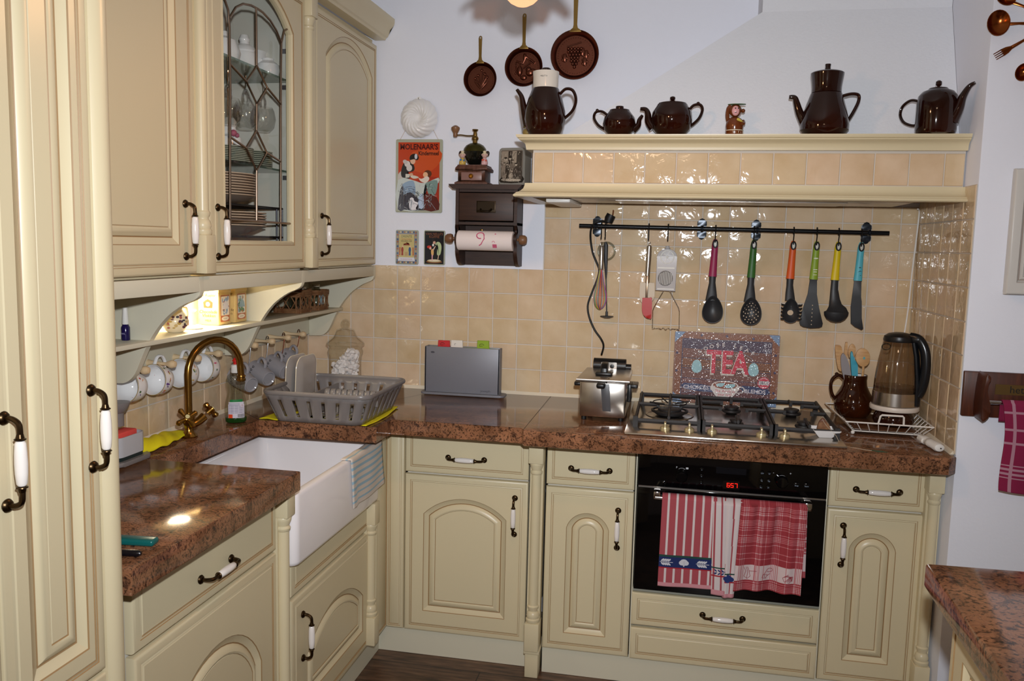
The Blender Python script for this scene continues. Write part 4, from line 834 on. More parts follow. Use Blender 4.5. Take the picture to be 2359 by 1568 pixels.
# tin with old photograph
ty = -.085; t = thing('photo_tin', 'grey tin box with old black and white family picture beside the grinder', 'tin', (.585, ty, 1.7185)); b = B(); tb = mat('grey_tin_edge', '8C8880', .3)
b.T = Matrix.Translation((.581, ty, 1.7185)) @ Matrix.Rotation(-.22, 4, 'Z'); b.prism(rrect(-.054, .054, 0, .140, .012), -.0, .060, 'xz', bev=.002); b.build('tin_body', tb, t)
d = Deco(-.045, .045, .010, .131, -.0008); d.b.T = Matrix.Translation((.581, ty, 1.7185)) @ Matrix.Rotation(-.22, 4, 'Z')
d.poly('74685C', rrect(0, 1, 0, 1, .06)).poly('9A8C7C', [(.02, .6), (.3, .6), (.34, .97), (.04, .97)]).poly('3A322C', [(.34, .55), (.5, .6), (.5, .97), (.34, .97)]).poly('A89A88', [(.52, .6), (.7, .62), (.72, .97), (.54, .97)]).poly('4A423A', [(.72, .5), (.95, .45), (.97, .97), (.74, .97)]).poly('2E2822', [(0, 0), (1, 0), (1, .2), (.6, .12), (.3, .2), (0, .14)], 2)
for (cx, cz, s, c) in ((.22, .72, .07, 'B8AA98'), (.42, .74, .06, 'C0B2A0'), (.30, .56, .05, 'B0A090'), (.16, .58, .05, 'A89888'), (.55, .66, .05, 'B8A896'), (.70, .55, .055, 'C8BAA6'), (.52, .36, .045, 'C0B0A0')): d.el(c, cx, cz, s, s * .75).el('2A241E', cx, cz + s * .6, s * 1.0, s * .35)
d.poly('8C7E70', [(.08, .15), (.05, .5), (.22, .52), (.26, .15)], 2).poly('3C342E', [(.24, .2), (.22, .5), (.38, .5), (.36, .2)], 2).poly('50463E', [(.58, .08), (.56, .35), (.68, .5), (.92, .5), (.98, .1)], 2).poly('B4A694', [(.42, .1), (.38, .22), (.5, .3), (.58, .2)], 3).poly('C4B6A4', [(.12, .05), (.1, .12), (.9, .1), (.8, .03)], 2)
RR = random.Random(5)
for q in range(150):
    a_, b_ = RR.uniform(.03, .94), RR.uniform(.03, .95); d.line(('2A2420', 'C8BAA8', '8A7C6E', '4A4038', 'A89A88')[q % 5], [(a_, b_), (a_ + RR.uniform(-.05, .05), b_ + RR.uniform(-.06, .06)), (a_ + RR.uniform(-.03, .03), b_ - RR.uniform(.02, .08))], RR.uniform(.0005, .0014))
d.done(t)
# ---------------------------------------------------------------- black rail with hooks and utensils
RY = -.062; RZL = lambda x: 1.571 - .006 * (x - .843) / 1.1
t = thing('utensil_rail', 'long black metal rail with ornamental brackets on the tiled wall', 'rail', (1.4, -.002, 1.57))
B().tube([(.843, RY, 1.571), (1.948, RY, 1.565)], .0078, 16).build('bar', blackm, t)
for x in (.906, 1.299, 1.496, 1.882):
    z = RZL(x); h = [(0, .040), (.008, .037), (.011, .030), (.017, .028), (.018, .016), (.015, .009), (.0165, 0)]
    pl = [(x + a, z + c) for a, c in h] + [(x + a, z - c) for a, c in h[-2::-1]] + [(x - a, z - c) for a, c in h[1:]] + [(x - a, z + c) for a, c in h[-2:0:-1]]
    b = B().prism(pl, -.006, -.0022, 'xz', bev=.001).tube([(x, -.004, z), (x, RY, z)], .006, 12).lathe([(.0082, -.006), (.0115, -.004), (.0115, .004), (.0082, .006)], (x, RY, z), 18, 0, 'x').sph((x, RY - .009, z), .004); b.build('rail_bracket', mat('black_bracket', '1C222A', .25, .5), t)
hooks = {}
def hook(x, label='black hook on the rail', z1=.045):
    z = RZL(x); t = thing('rail_hook', label, 'hook', (x, RY, z), 0, 'black hooks on the utensil rail')
    b = B().tube([(x + .0006 * math.sin(a), RY + .0105 * math.cos(a), z + .0105 * math.sin(a)) for a in [k * PI / 9 - 1.2 for k in range(15)]] , .0021, 8)
    b.tube(smooth_path([(x, RY - .0105, z - .004), (x, RY - .009, z - .015), (x, RY - .002, z - z1 + .01), (x, RY - .003, z - z1), (x, RY - .009, z - z1 - .003), (x, RY - .013, z - z1 + .004)], 4), .0021, 8).sph((x, RY, z + .0125), .003)
    b.build('hook_wire', blackm, t); return t
HX_ = [(.928, 'holding the coloured whisk'), (.943, 'holding the black masher stick'), (1.105, 'holding the red spatula'), (1.176, 'holding the white egg slicer'), (1.348, 'holding the magenta spoon'), (1.485, 'holding the dark green slotted spoon'), (1.624, 'holding the orange pasta spoon'), (1.704, 'holding the lime turner'), (1.779, 'holding the yellow ladle'), (1.856, 'holding the turquoise spatula')]
for x, l in HX_: hook(x, 'black rail hook ' + l)
UY = -.060
def grip(b, x, z0, z1, w0=.0115, w1=.0150, th=.0085):
    n = 14; b.tube([(x - .004 * (k / n), UY, z0 + (z1 - z0) * k / n) for k in range(n + 1)], [(w0 * (.55 if k == 0 else .85 if k == 1 else 1) + (w1 - w0) * (k / n) ** 2, th * (.6 if k == 0 else 1)) for k in range(n + 1)], 18, flat=(1, 0, 0))
def utensil(x, col, label, head, ztop=1.531, marks=None):
    t = thing('cooking_utensil', label, 'utensil', (x, UY, ztop), 0, 'colour handled black nylon utensils on the rail')
    b = B(); grip(b, x, ztop, 1.394); h = b.build('handle', col, t)
    B().tube([(x + .0075 * math.cos(a), UY - .0085, ztop - .017 + .0135 * math.sin(a)) for a in [k * PI / 10 for k in range(20)]], .0028, 8, closed=True).build('eyelet', rubber, h)
    B().sheet(ell(x, ztop - .017, .005, .0105), UY - .0088).build('eyelet_hole', P_('eyelet_seen', 'C8C4B8', .4), h)
    if marks: marks(x, h)
    b = B(); head(b, x - .004); b.build('head', nylon, t); return t
def neck(b, x, z1, w=.020, cx=0): b.tube([(x, UY, 1.398), (x, UY, 1.37), (x + cx * .4, UY, (1.37 + z1) / 2), (x + cx, UY, z1)], [(.0125, .0075), (.0120, .0065), ((.0125 + w) / 2, .005), (w, .004)], 18, flat=(1, 0, 0))
def bowl(b, x, z, rx, rz, d=.018, skew=.25):
    def f(u, v):
        a = u * 2 * PI; r = v; px = rx * r * math.cos(a) * (1 - skew * math.sin(a) * r); pz = rz * r * math.sin(a); return (x + px, UY + .006 - d * 0 - (d * r * r) + .0 , z + pz)
    def g(u, v):
        p = f(u, v); return (p[0], p[1] + .0022, p[2])
    b.grid(f, 36, 8, closeu=True).grid(g, 36, 8, closeu=True).tube([Vector(f(k / 36, 1)) + Vector((0, .0011, 0)) for k in range(36)], .0014, 6, closed=True)
def h_spoon(b, x): neck(b, x, 1.305, .022); bowl(b, x + .006, 1.272, .036, .050)
def h_slot(b, x): neck(b, x, 1.305, .022); bowl(b, x + .006, 1.270, .036, .050)
def h_pasta(b, x):
    neck(b, x, 1.315, .018, .004); bowl(b, x + .008, 1.278, .029, .044)
    for s in (-1, 1):
        for k in range(5): b.tube([(x + .008 + s * .026, UY - .010, 1.298 - k * .013), (x + .008 + s * .034, UY - .022, 1.300 - k * .013), (x + .008 + s * .036, UY - .028, 1.304 - k * .013)], [.004, .003, .0015], 6)
def h_turner(b, x): b.prism([(x - .0125, 1.396), (x + .0125, 1.396), (x + .014, 1.34), (x + .026, 1.29), (x + .042, 1.235), (x + .040, 1.224), (x + .030, 1.219), (x, 1.216), (x - .026, 1.220), (x - .036, 1.226), (x - .040, 1.236), (x - .030, 1.29), (x - .016, 1.34)], UY - .003, UY + .002, 'xz', bev=.001)
def h_ladle(b, x):
    b.tube([(x, UY, 1.398), (x, UY, 1.36), (x + .003, UY - .003, 1.325), (x + .006, UY - .006, 1.303), (x + .010, UY - .010, 1.290), (x + .010, UY - .012, 1.278)], [(.0125, .0075), (.0135, .0065), (.018, .007), (.023, .010), (.034, .014), (.042, .020)], 24, flat=(1, 0, 0))
    b.lathe([(0, -.036), (.018, -.033), (.032, -.024), (.0415, -.008), (.0425, .002), (.040, .004), (0, .004)], (x + .010, UY - .012, 1.277), 32, cap=False, sy=.62)
def h_spat(b, x): b.prism([(x - .0125, 1.396), (x + .0125, 1.396), (x + .015, 1.335), (x + .018, 1.32), (x + .022, 1.26), (x + .030, 1.222), (x + .024, 1.217), (x + .0, 1.228), (x - .014, 1.240), (x - .018, 1.30), (x - .016, 1.335)], UY - .003, UY + .002, 'xz', bev=.001)
utensil(1.349, magenta, 'black nylon serving spoon with magenta handle hanging on the rail', h_spoon)
o = utensil(1.487, green, 'black nylon slotted spoon with dark green handle hanging on the rail', h_slot)
b = B(); cx, cz = 1.489, 1.264
for r, n in ((0, 1), (.010, 6), (.0195, 11), (.027, 15)):
    for k in range(n):
        a = 2 * PI * k / n + r * 20; px, pz = r * math.cos(a), r * 1.35 * math.sin(a); rr = (px / .036) ** 2 + ((pz - .006) / .050) ** 2; b.sheet(ell(cx + px, cz + pz, .0022, .0022, 8), UY + .006 - .018 * rr - .0006)
b.build('drain_holes', P_('tile_seen', 'C8B090', .4), o)
o = utensil(1.625, orange, 'black nylon pasta spoon with orange handle and toothed edge', h_pasta); B().sheet(ell(1.629, 1.270, .0105, .0095), UY + .003).build('round_hole', P_('tile_seen', 'C8B090', .4), o)
def mk1(x, h):
    b = B().sheet(ell(x - .001, 1.470, .008, .0025), UY - .0092).sheet(rrect(x - .008, x + .006, 1.428, 1.431, .001), UY - .0096).sheet(rrect(x - .007, x + .005, 1.420, 1.423, .001), UY - .0098).sheet(rrect(x - .007, x + .005, 1.410, 1.412, .001), UY - .010); b.build('printed_marks', P_('off_white_mark', 'D8DCC0', .5), h)
o = utensil(1.706, lime, 'black nylon turner with lime green handle and a line of small holes', h_turner, marks=mk1)
b = B()
for k in range(6): b.sheet(ell(1.704, 1.300 - k * .014, .0018, .0020, 8), UY - .0034)
b.build('drain_holes', P_('tile_seen', 'C8B090', .4), o)
utensil(1.780, yel, 'black nylon soup ladle with yellow handle hanging on the rail', h_ladle)
def mk2(x, h): B().sheet(ell(x - .001, 1.441, .004, .0018), UY - .0092).sheet([(x - .009, 1.424), (x, 1.430), (x + .007, 1.428), (x, 1.427)], UY - .0096).sheet(ell(x + .002, 1.413, .0022, .0012), UY - .0098).build('printed_marks', P_('dark_teal_mark', '20444C', .5), h)
utensil(1.858, aqua, 'black nylon narrow spatula with turquoise handle at the right end of the rail', h_spat, marks=mk2)
# whisk
t = thing('whisk', 'steel handled whisk with multicoloured wires hanging at the left of the rail', 'whisk', (.930, RY, 1.50)); wx = .931
B().lathe([(.0, 1.408), (.0085, 1.408), (.0092, 1.412), (.0092, 1.490), (.007, 1.497), (0, 1.498)], (wx, RY, 0), 20).build('handle', steel, t)
B().tube([(wx + .0055 * math.cos(a), RY, 1.503 + .008 * math.sin(a)) for a in [k * PI / 8 for k in range(16)]], .0013, 8, closed=True).build('hanging_loop', chrome, t)
for k, c in enumerate(('D04090', '7A9A30', 'C8B030', '48808C', 'D03820', 'C86878', '6C8CB0')):
    a = k * PI / 7; pts = smooth_path([(wx + q * .024 * s * math.cos(a), RY + q * .024 * s * math.sin(a), z) for s, q, z in ((1, .15, 1.41), (1, .55, 1.36), (1, 1, 1.305), (1, .75, 1.272), (1, .0, 1.256), (-1, .75, 1.272), (-1, 1, 1.305), (-1, .55, 1.36), (-1, .15, 1.41))], 5)
    B().tube(pts, .0013, 6).build('wire_loop', P_('wire_' + c, c, .4), t)
f = B().tube([(.948 + .033 * math.cos(a), RY + .016, 1.478 + .034 * math.sin(a)) for a in [k * PI / 20 for k in range(40)]], .0024, 8, closed=True).tube([(.948 + .029 * math.cos(a), RY + .016, 1.478 + .030 * math.sin(a)) for a in [k * PI / 20 for k in range(40)]], .0012, 8, closed=True).build('egg_ring', thinglass('clear_plastic', 'E4E8E4', .1, .12)); tag(f, 'clear round plastic ring hanging behind the whisk handle', 'ring')
t = thing('masher_stick', 'thin black stick with flat foot hanging beside the whisk', 'utensil', (.945, -.045, 1.5))
B().tube([(.944, -.045, 1.512), (.945, -.045, 1.50), (.946, -.045, 1.45), (.949, -.045, 1.40), (.950, -.045, 1.37)], [(.004, .004), (.0085, .005), (.008, .005), (.005, .004), (.0025, .0025)], 12, flat=(1, 0, 0)).build('handle', nylon, t)
B().tube([(.950, -.045, 1.375), (.957, -.045, 1.245)], .0024, 10).tube([(.957, -.045, 1.248), (.957, -.045, 1.232)], .005, 10).build('stem', nylon, t)
B().lathe([(0, 1.222), (.012, 1.223), (.0255, 1.228), (.0255, 1.230), (.008, 1.232), (0, 1.233)], (.958, -.045, 0), 26).build('foot', nylon, t)
# red spatula, white spatula
t = thing('spatula', 'red silicone spatula with steel handle hanging on the rail', 'spatula', (1.108, RY, 1.51))
B().tube([(1.109, RY, 1.503), (1.109, RY, 1.50), (1.108, RY, 1.45), (1.106, RY, 1.39)], [(.006, .006), (.0098, .0095), (.0098, .0095), (.0088, .0085)], 16).tube([(1.109 + .004 * math.cos(a), RY, 1.508 + .007 * math.sin(a)) for a in [k * PI / 7 for k in range(14)]], .0013, 6, closed=True).build('handle', steel, t)
B().box(1.1015, 1.1105, RY - .0025, RY + .0025, 1.298, 1.392, .001).build('shaft', mat('brown_steel', '8A7460', .3, .8), t)
B().prism(sp2([(1.091, 1.300), (1.094, 1.306), (1.122, 1.306), (1.127, 1.300), (1.128, 1.234), (1.124, 1.229), (1.112, 1.229), (1.098, 1.240), (1.091, 1.262)], 4, True), RY - .005, RY + .004, 'xz', bev=.0025).build('blade', redsil, t)
t = thing('spatula', 'white plastic spatula hanging behind the red spatula', 'spatula', (1.104, -.035, 1.50))
B().tube([(1.108, -.036, 1.50), (1.106, -.036, 1.36)], .0085, 14).build('handle', steelb, t); B().prism(sp2([(1.079, 1.358), (1.084, 1.362), (1.128, 1.362), (1.133, 1.356), (1.133, 1.300), (1.105, 1.282), (1.086, 1.288), (1.079, 1.305)], 4, True), -.040, -.032, 'xz', bev=.0025).build('blade', mat('off_white_silicone', 'D8C8B0', .5), t)
# egg slicer and potato masher
t = thing('egg_slicer', 'white plastic egg slicer and wedger hanging on the rail', 'egg slicer', (1.175, RY, 1.50)); wp = mat('grey_white_plastic', 'C4C0C0', .35)
b = B().prism([(1.138, 1.336), (1.212, 1.334)] + ell(1.176, 1.462, .037, .030, 14, 0, PI) , RY - .006, RY + .006, 'xz', bev=.002).lathe([(.012, -.003), (.008, .002), (.006, .008)], (1.176, RY, 1.495), 16); b.build('body', wp, t)
b = B().tube([(1.177 + .024 * math.cos(a), RY - .007, 1.461 + .024 * math.sin(a)) for a in [k * PI / 12 for k in range(24)]], .002, 6, closed=True)
for k in range(6): a = k * PI / 3 + .2; b.tube([(1.177, RY - .0075, 1.461), (1.177 + .024 * math.cos(a), RY - .0075, 1.461 + .024 * math.sin(a))], .0010, 6)
b.sph((1.177, RY - .009, 1.461), .004); b.build('wedge_ring', whitep, t)
b = B().prism(ell(1.173, 1.382, .028, .029, 20), RY - .0065, RY - .006, 'xz'); b.build('slot_shade_disc', P_('slot_shadow_plastic', '6A625C', .5), t)  # flat dark disc, shade behind the wires is put into its colour
b = B()
for k in range(8): x = 1.152 + k * .006; b.tube([(x, RY - .0078, 1.355 + .003 * abs(k - 3.5)), (x + .002, RY - .0078, 1.409 - .003 * abs(k - 3.5))], .0012, 6)
b.box(1.143, 1.205, RY - .009, RY - .006, 1.418, 1.423).box(1.144, 1.206, RY - .009, RY - .006, 1.340, 1.344); b.build('slicing_wires', whitep, t)
t = thing('potato_masher', 'steel wire potato masher hanging behind the egg slicer', 'masher', (1.18, -.04, 1.33)); b = B()
b.tube([(1.174, -.040, 1.345), (1.136, -.040, 1.272), (1.131, -.040, 1.258), (1.132, -.040, 1.190)], .0016, 8).tube([(1.184, -.040, 1.345), (1.226, -.040, 1.272), (1.230, -.040, 1.258), (1.232, -.040, 1.192)], .0016, 8)
b.tube([(1.132 + .1 * k / 36, -.040 - .014 * math.sin(k * PI / 4), 1.190 - .002 * math.cos(k * PI / 3)) for k in range(37)], .0019, 8); b.build('wire_frame', chrome, t)
# plug, cord
t = thing('power_plug', 'black mains plug and cord draped over the rail, running to the fryer', 'plug', (.96, -.06, 1.6))
b = B().tube([(.952, RY, 1.585), (.956, RY, 1.600), (.963, RY, 1.614)], [.016, .0185, .0175], 16).build('plug_body', rubber, t)
B().tube([(.968, RY - .006, 1.612), (.970, RY - .006, 1.632)], .002, 8).build('pin', mat('copper_pin', 'A06A48', .3, 1), t); B().tube([(.968, RY + .008, 1.612), (.970, RY + .008, 1.630)], .002, 8).build('pin', mat('copper_pin', 'A06A48', .3, 1), t)
B().tube(smooth_path([(.950, RY, 1.585), (.930, RY - .012, 1.590), (.905, RY - .016, 1.584), (.889, RY - .006, 1.560), (.886, -.045, 1.52), (.895, -.035, 1.47), (.912, -.03, 1.43), (.921, -.028, 1.405), (.915, -.028, 1.37), (.897, -.028, 1.32), (.882, -.028, 1.27), (.888, -.028, 1.225), (.911, -.03, 1.175), (.938, -.035, 1.14), (.950, -.05, 1.115), (.946, -.08, 1.085)], 6), .0038, 10).build('cord', rubber, t)
f = B().tube(smooth_path([(2.040, -.05, 1.652), (2.052, -.022, 1.64), (2.050, -.018, 1.55), (2.044, -.018, 1.42), (2.040, -.020, 1.30), (2.030, -.03, 1.20), (2.012, -.05, 1.10), (2.005, -.06, 1.0), (2.0, -.06, .92)], 6), .003, 8).build('white_cord', white); tag(f, 'thin white power cord running down the tiles behind the kettle', 'cord')

# ---------------------------------------------------------------- things on the back worktop
Z = WT + .0008
t = thing('cutting_board_stand', 'flat grey stand holding index cutting boards against the tiles', 'stand', (.40, -.09, Z)); gm_ = mat('grey_metallic_plastic', '7C7C84', .42, .1)
B().prism(rrect(.238, .577, -.122, -.045, .02), Z, Z + .008, 'xy', bev=.002).build('base_tray', gm_, t)
B().box(.252, .554, -.104, -.098, Z + .008, 1.089, .0015).box(.252, .258, -.104, -.058, Z + .008, 1.089, .001).box(.548, .554, -.104, -.058, Z + .008, 1.089, .001).box(.252, .554, -.062, -.058, Z + .008, 1.089, .001).build('sleeve', gm_, t)
B().sheet(ell(.284, 1.066, .008, .004), -.1046).text('joseph', .500, .918, .012, -.1046, sx=1.3).build('faint_logo', P_('dark_logo', '4A4A52', .4), t)
for i, (xa, c, n) in enumerate(((.303, 'C02028', 'red'), (.353, 'E0DAD0', 'white'), (.457, '8AA820', 'green'))):
    t2 = thing('cutting_board', n + ' tabbed index cutting board in the grey stand', 'cutting board', (.40, -.094 + .009 * i, Z)); y = -.095 + .0095 * i
    B().prism([(.262, Z + .010), (.544, Z + .010), (.544, 1.086), (xa + .047, 1.086), (xa + .047, 1.113 + .002 * i), (xa, 1.113 + .002 * i), (xa, 1.086), (.262, 1.086)], y, y + .006, 'xz', bev=.0008).build('board', P_('board_' + n, c, .4), t2)
    b = B(); b.tube([(xa + .018 + .009 * math.cos(a), y - .0003, 1.098 + .006 * math.sin(a)) for a in [k * PI / 5 for k in range(7)]], .0008, 5).tube([(xa + .010, y - .0003, 1.094), (xa + .022, y - .0003, 1.096)], .0007, 5) if i != 1 else b.tube([(xa + .018 + .004 * math.cos(a), y - .0003, 1.098 + .004 * math.sin(a)) for a in [k * PI / 5 + 1 for k in range(6)]], .0006, 5)
    b.build('tab_symbol', P_('board_sym', '3A1A18' if i == 0 else '6A6458', .5), t2)
# deep fryer
t = thing('deep_fryer', 'square stainless steel deep fryer with black handles left of the hob', 'deep fryer', (.98, -.27, Z)); x0, x1, y0, y1 = .907, 1.064, -.435, -.165
B().box(x0, x1, y0, y1, Z + .012, 1.035, .006).build('body', steelb, t)
B().prism([(x0 - .012, y0 - .010), (x1 + .012, y0 - .010), (x1 + .006, y1), (x0 - .006, y1)], 1.036, 1.046, 'xy', bev=.003).build('lid', steel, t)
for px in (x0 + .015, x1 - .015):
    for py in (y0 + .02, y1 - .02): B().cyl((px, py, Z), .009, .013).build('foot', rubber, t)
B().prism([(.988, .936), (1.016, .936), (1.008, 1.030), (.978, 1.030)], y0 - .003, y0 + .001, 'xz', bev=.001).build('front_strip', greypd, t)
B().box(.966, .996, y0 - .035, y0 - .002, 1.018, 1.036, .007, seg=3).tube([(.998, y0 - .01, 1.036), (1.005, y0 + .01, 1.046)], .003, 8).build('basket_handle', black, t)
b = B().box(.950, 1.010, -.36, -.30, 1.046, 1.058, .006).prism([(-.352, 1.056), (-.30, 1.056), (-.285, 1.080), (-.30, 1.088), (-.335, 1.084), (-.350, 1.070)], .968, .992, 'yz', bev=.004); b.build('lid_handle', black, t)
b = B().tube([(.925, -.150, 1.055), (1.045, -.150, 1.055)], .026, 22).tube([(1.045, -.150, 1.05), (1.064, -.150, 1.05)], .013, 18).box(.935, 1.035, -.165, -.125, .92, 1.05, .006); b.build('control_housing', black, t)
b = B().prism(rrect(.955, 1.012, 1.040, 1.070, .003), -.1785, -.1765, 'xz'); pn = b.build('control_plate', steel, t)
b = B().lathe([(0, .006), (.007, .005), (.008, 0)], (.974, -.178, 1.055), 18, 0, 'y').lathe([(0, .006), (.007, .005), (.008, 0)], (.995, -.178, 1.055), 18, 0, 'y'); b.build('dial', black, pn)
b = B().box(x0 - .034, x0 - .008, -.32, -.24, 1.000, 1.014, .004).box(x0 - .012, x0, -.32, -.24, .955, 1.014, .003); b.build('side_handle', black, t)
b = B().box(x1 + .008, x1 + .034, -.32, -.24, 1.000, 1.014, .004).box(x1, x1 + .012, -.32, -.24, .950, 1.014, .003); b.build('side_handle', black, t)
# tea board: a glittering glass worktop saver leaning on the tiles
t = thing('tea_board', 'printed glass board reading TEA leaning against the tiles behind the hob', 'board', (1.41, -.03, Z)); x0, x1, z0, z1 = 1.217, 1.602, Z + .009, 1.183
glit = mat('glitter_print_base', '6A4A44', .25)
def gl(c, r=.3):
    n = 'glitter_' + c
    if n in MATS: return MATS[n]
    m = mat(n, c, r); nt, I, L = nodes(m); ge = nt.nodes.new('ShaderNodeNewGeometry'); tc = nt.nodes.new('ShaderNodeTexCoord'); v = nt.nodes.new('ShaderNodeTexVoronoi'); v.inputs['Scale'].default_value = 600; L(tc.outputs['Object'], v.inputs['Vector'])
    def vm(op, a, b_=None, sc=None):
        q = nt.nodes.new('ShaderNodeVectorMath'); q.operation = op
        if isinstance(a, tuple): q.inputs[0].default_value = a
        else: L(a, q.inputs[0])
        if isinstance(b_, tuple): q.inputs[1].default_value = b_
        elif b_ is not None: L(b_, q.inputs[1])
        if sc is not None: q.inputs['Scale'].default_value = sc
        return q.outputs[0]
    r_ = vm('SCALE', vm('SUBTRACT', v.outputs['Color'], (.5, .5, .5)), None, .62)
    L(vm('NORMALIZE', vm('ADD', ge.outputs['Normal'], r_)), I['Coat Normal']); I['Coat Weight'].default_value = .8; I['Coat Roughness'].default_value = .16; return m
b = B().prism(rrect(x0, x1, z0, z1, .008), -.034, -.029, 'xz', bev=.0008).build('glass_board', gl('8C6452'), t)
d = Deco(x0, x1, z0, z1, -.0343)
d.poly(gl('8A5A44'), [(.02, .02), (.98, .02), (.98, .98), (.02, .98)]).poly(gl('4A4258'), [(.075, .07), (.93, .03), (.93, .90), (.075, .90)])
for i, (q, c) in enumerate(((.08, '6A4648'), (.22, '744A48'), (.36, '785048'), (.50, '84563E'), (.64, '7A5046'), (.78, '4E3C50'))): d.poly(gl(c), [(.085, q), (.925, q - .03), (.925, q + .10), (.085, q + .13)])
for k in range(26):
    zz = .1 + .75 * random.random(); xx = .09 + .5 * random.random(); d.line(gl('5A3A40'), [(xx, zz), (xx + .15, zz + .006), (xx + .3, zz - .008)], .0008)
d.line(gl('2A2438'), [(.08, .525), (.93, .495)], .0018)
for cx, cz, s in ((0, 1, 1), (1, 1, 1), (1, 0, 1), (0, 0, 1)):
    q = .11; w = 1 if cx == 0 else -1; h = 1 if cz == 0 else -1; d.poly(gl('7C94B4'), [(cx + .005 * w, cz + .005 * h), (cx + q * w * .95, cz + .005 * h), (cx + .005 * w, cz + q * 1.4 * h)])
for cx, cz in ((.26, .955), (.5, .955), (.75, .935), (.965, .72), (.965, .48), (.965, .2), (.03, .7), (.03, .45)): d.el(gl('4A4260'), cx, cz, .012, .018)
def gtx(s, cx, cz, size, sx, c='D04058'):
    d.tx(gl('D8CCC4'), s, cx - .006, cz - .018, size, sx); d.tx(gl(c), s, cx, cz, size, sx)
for k, ch in enumerate('TEA'):
    X = (.385, .515, .64)[k]
    d.tx(gl('C8BCB4'), ch, X - .012, .425, .120, .72, bold=.0035); d.tx(gl('C83C50'), ch, X, .45, .120, .72, bold=.0035)
for k, ch in enumerate('LOOSE LEAF'):
    a = (k - 4.5) / 4.5; d.tx(gl('D0C4C0'), ch, .50 + .245 * a, .815 - .10 * a * a, .018, 1.2, ang=-.42 * a, bold=.0004)
d.line(gl('9CA8B4'), [(.5 + .28 * math.sin(q), .60 + .30 * math.cos(q)) for q in [-1.3 + k * .13 for k in range(20)]] + [(.80, .72), (.83, .80), (.84, .84)], .0010)
d.line(gl('9CA8B4'), [(.5 + .28 * math.sin(q), .56 + .20 * math.cos(q)) for q in [-1.5 + k * .15 for k in range(21)]], .0010)
for cx, cz in ((.225, .53), (.765, .52)): d.el(gl('9CC4CC'), cx, cz, .045, .085).el(gl('9CC4CC'), cx, cz - .03, .050, .07)
for s in ((.12, .40), (.68, .90)): d.poly(gl('3C4468'), [(s[0], .20), (s[1], .17), (s[1] + .01, .25), (s[0] - .01, .285)], 2)
d.tx(gl('C4BCC4'), 'CHOICEST', .245, .205, .020, 1.15, bold=.0006).tx(gl('C4BCC4'), 'BLENDS', .79, .185, .020, 1.1, bold=.0006)
d.line(gl('8C98B0'), [(.10, .14), (.16, .165), (.22, .15), (.17, .12), (.11, .10)], .001).line(gl('8C98B0'), [(.82, .08), (.87, .11), (.91, .09), (.88, .06)], .001)
d.el(gl('D8D0CC'), .505, .27, .130, .068).poly(gl('D8D0CC'), [(.375, .27), (.39, .18), (.43, .11), (.50, .085), (.57, .11), (.615, .18), (.635, .27)], 2).el(gl('8A5040'), .505, .275, .115, .050).poly(gl('9CC4CC'), [(.42, .27), (.44, .30), (.50, .305), (.49, .27), (.46, .25)], 2).poly(gl('9CC4CC'), [(.50, .25), (.53, .29), (.59, .30), (.60, .27), (.56, .24)], 2)
d.line(gl('D8D0CC'), [(.625, .25), (.65, .265), (.68, .255), (.69, .22), (.67, .185), (.62, .175)], .0035)
d.tx(gl('C84054'), 'The World in', .505, .175, .0155, .85).tx(gl('C84054'), 'your cup!', .505, .130, .0155, .85)
d.el(gl('C83C50'), .868, .335, .058, .082).el(gl('D4CCCC'), .868, .335, .050, .070).poly(gl('C83C50'), [(.825, .375), (.868, .40), (.911, .375), (.90, .362), (.836, .362)]).poly(gl('C83C50'), [(.825, .295), (.868, .268), (.911, .295), (.90, .308), (.836, .308)]).tx(gl('2A3450'), 'TJ&CO', .868, .318, .0175, .85)
d.tx(gl('B8B4BC'), '20', .885, .825, .0235, 1.2).tx(gl('B8B4BC'), 'KILOS', .885, .775, .0125, 1).tx(gl('A8A4B0'), 'NETT', .885, .735, .0095, 1.1)
d.done(t)
for x in (1.25, 1.57): B().box(x - .012, x + .012, -.040, -.024, WT + .0005, Z + .0092, .002).build('foot', thinglass('clear_plastic', 'E4E8E4', .1, .12), t)
# ---------------------------------------------------------------- tray, jug, kettle
t = thing('wire_tray', 'white wire tray with a small front handle in the right worktop corner', 'tray', (1.9, -.25, Z))
zb, zt = Z + .012, .948
bot = [(1.808, -.390), (2.018, -.398), (2.022, -.085), (1.806, -.085)]; top = [(1.778, -.425), (2.040, -.440), (2.046, -.055), (1.764, -.095)]
lp = lambda p, q, k: (p[0] + (q[0] - p[0]) * k, p[1] + (q[1] - p[1]) * k)
def ringw(P, z, r): B().tube([(p[0], p[1], z) for i in range(4) for p in [lp(P[i], P[(i + 1) % 4], k / 6) for k in range(6)]], r, 6, closed=True).build('frame_wire', wirewhite, t)
ringw(bot, zb, .0022); ringw(top, zt, .0026)
b = B()
for i in range(4):
    n = 8 if i % 2 == 0 else 11
    for k in range(n + 1):
        p, q = lp(bot[i], bot[(i + 1) % 4], k / n), lp(top[i], top[(i + 1) % 4], k / n); b.tube([(p[0], p[1], zb), (q[0], q[1], zt)], .0016, 6)
for k in range(1, 12): p, q = lp(bot[0], bot[3], k / 12), lp(bot[1], bot[2], k / 12); b.tube([(p[0], p[1], zb), (q[0], q[1], zb)], .0013, 6)
b.build('side_wires', wirewhite, t)
B().tube([(1.876, -.430, zt), (1.880, -.436, zt + .026), (1.884, -.437, zt + .030), (1.946, -.438, zt + .030), (1.950, -.437, zt + .026), (1.952, -.433, zt)], .0032, 8).build('handle', wirewhite, t)
for p in bot: B().sph((p[0], p[1], Z + .0065), .0065, n=12).build('ball_foot', wirewhite, t)
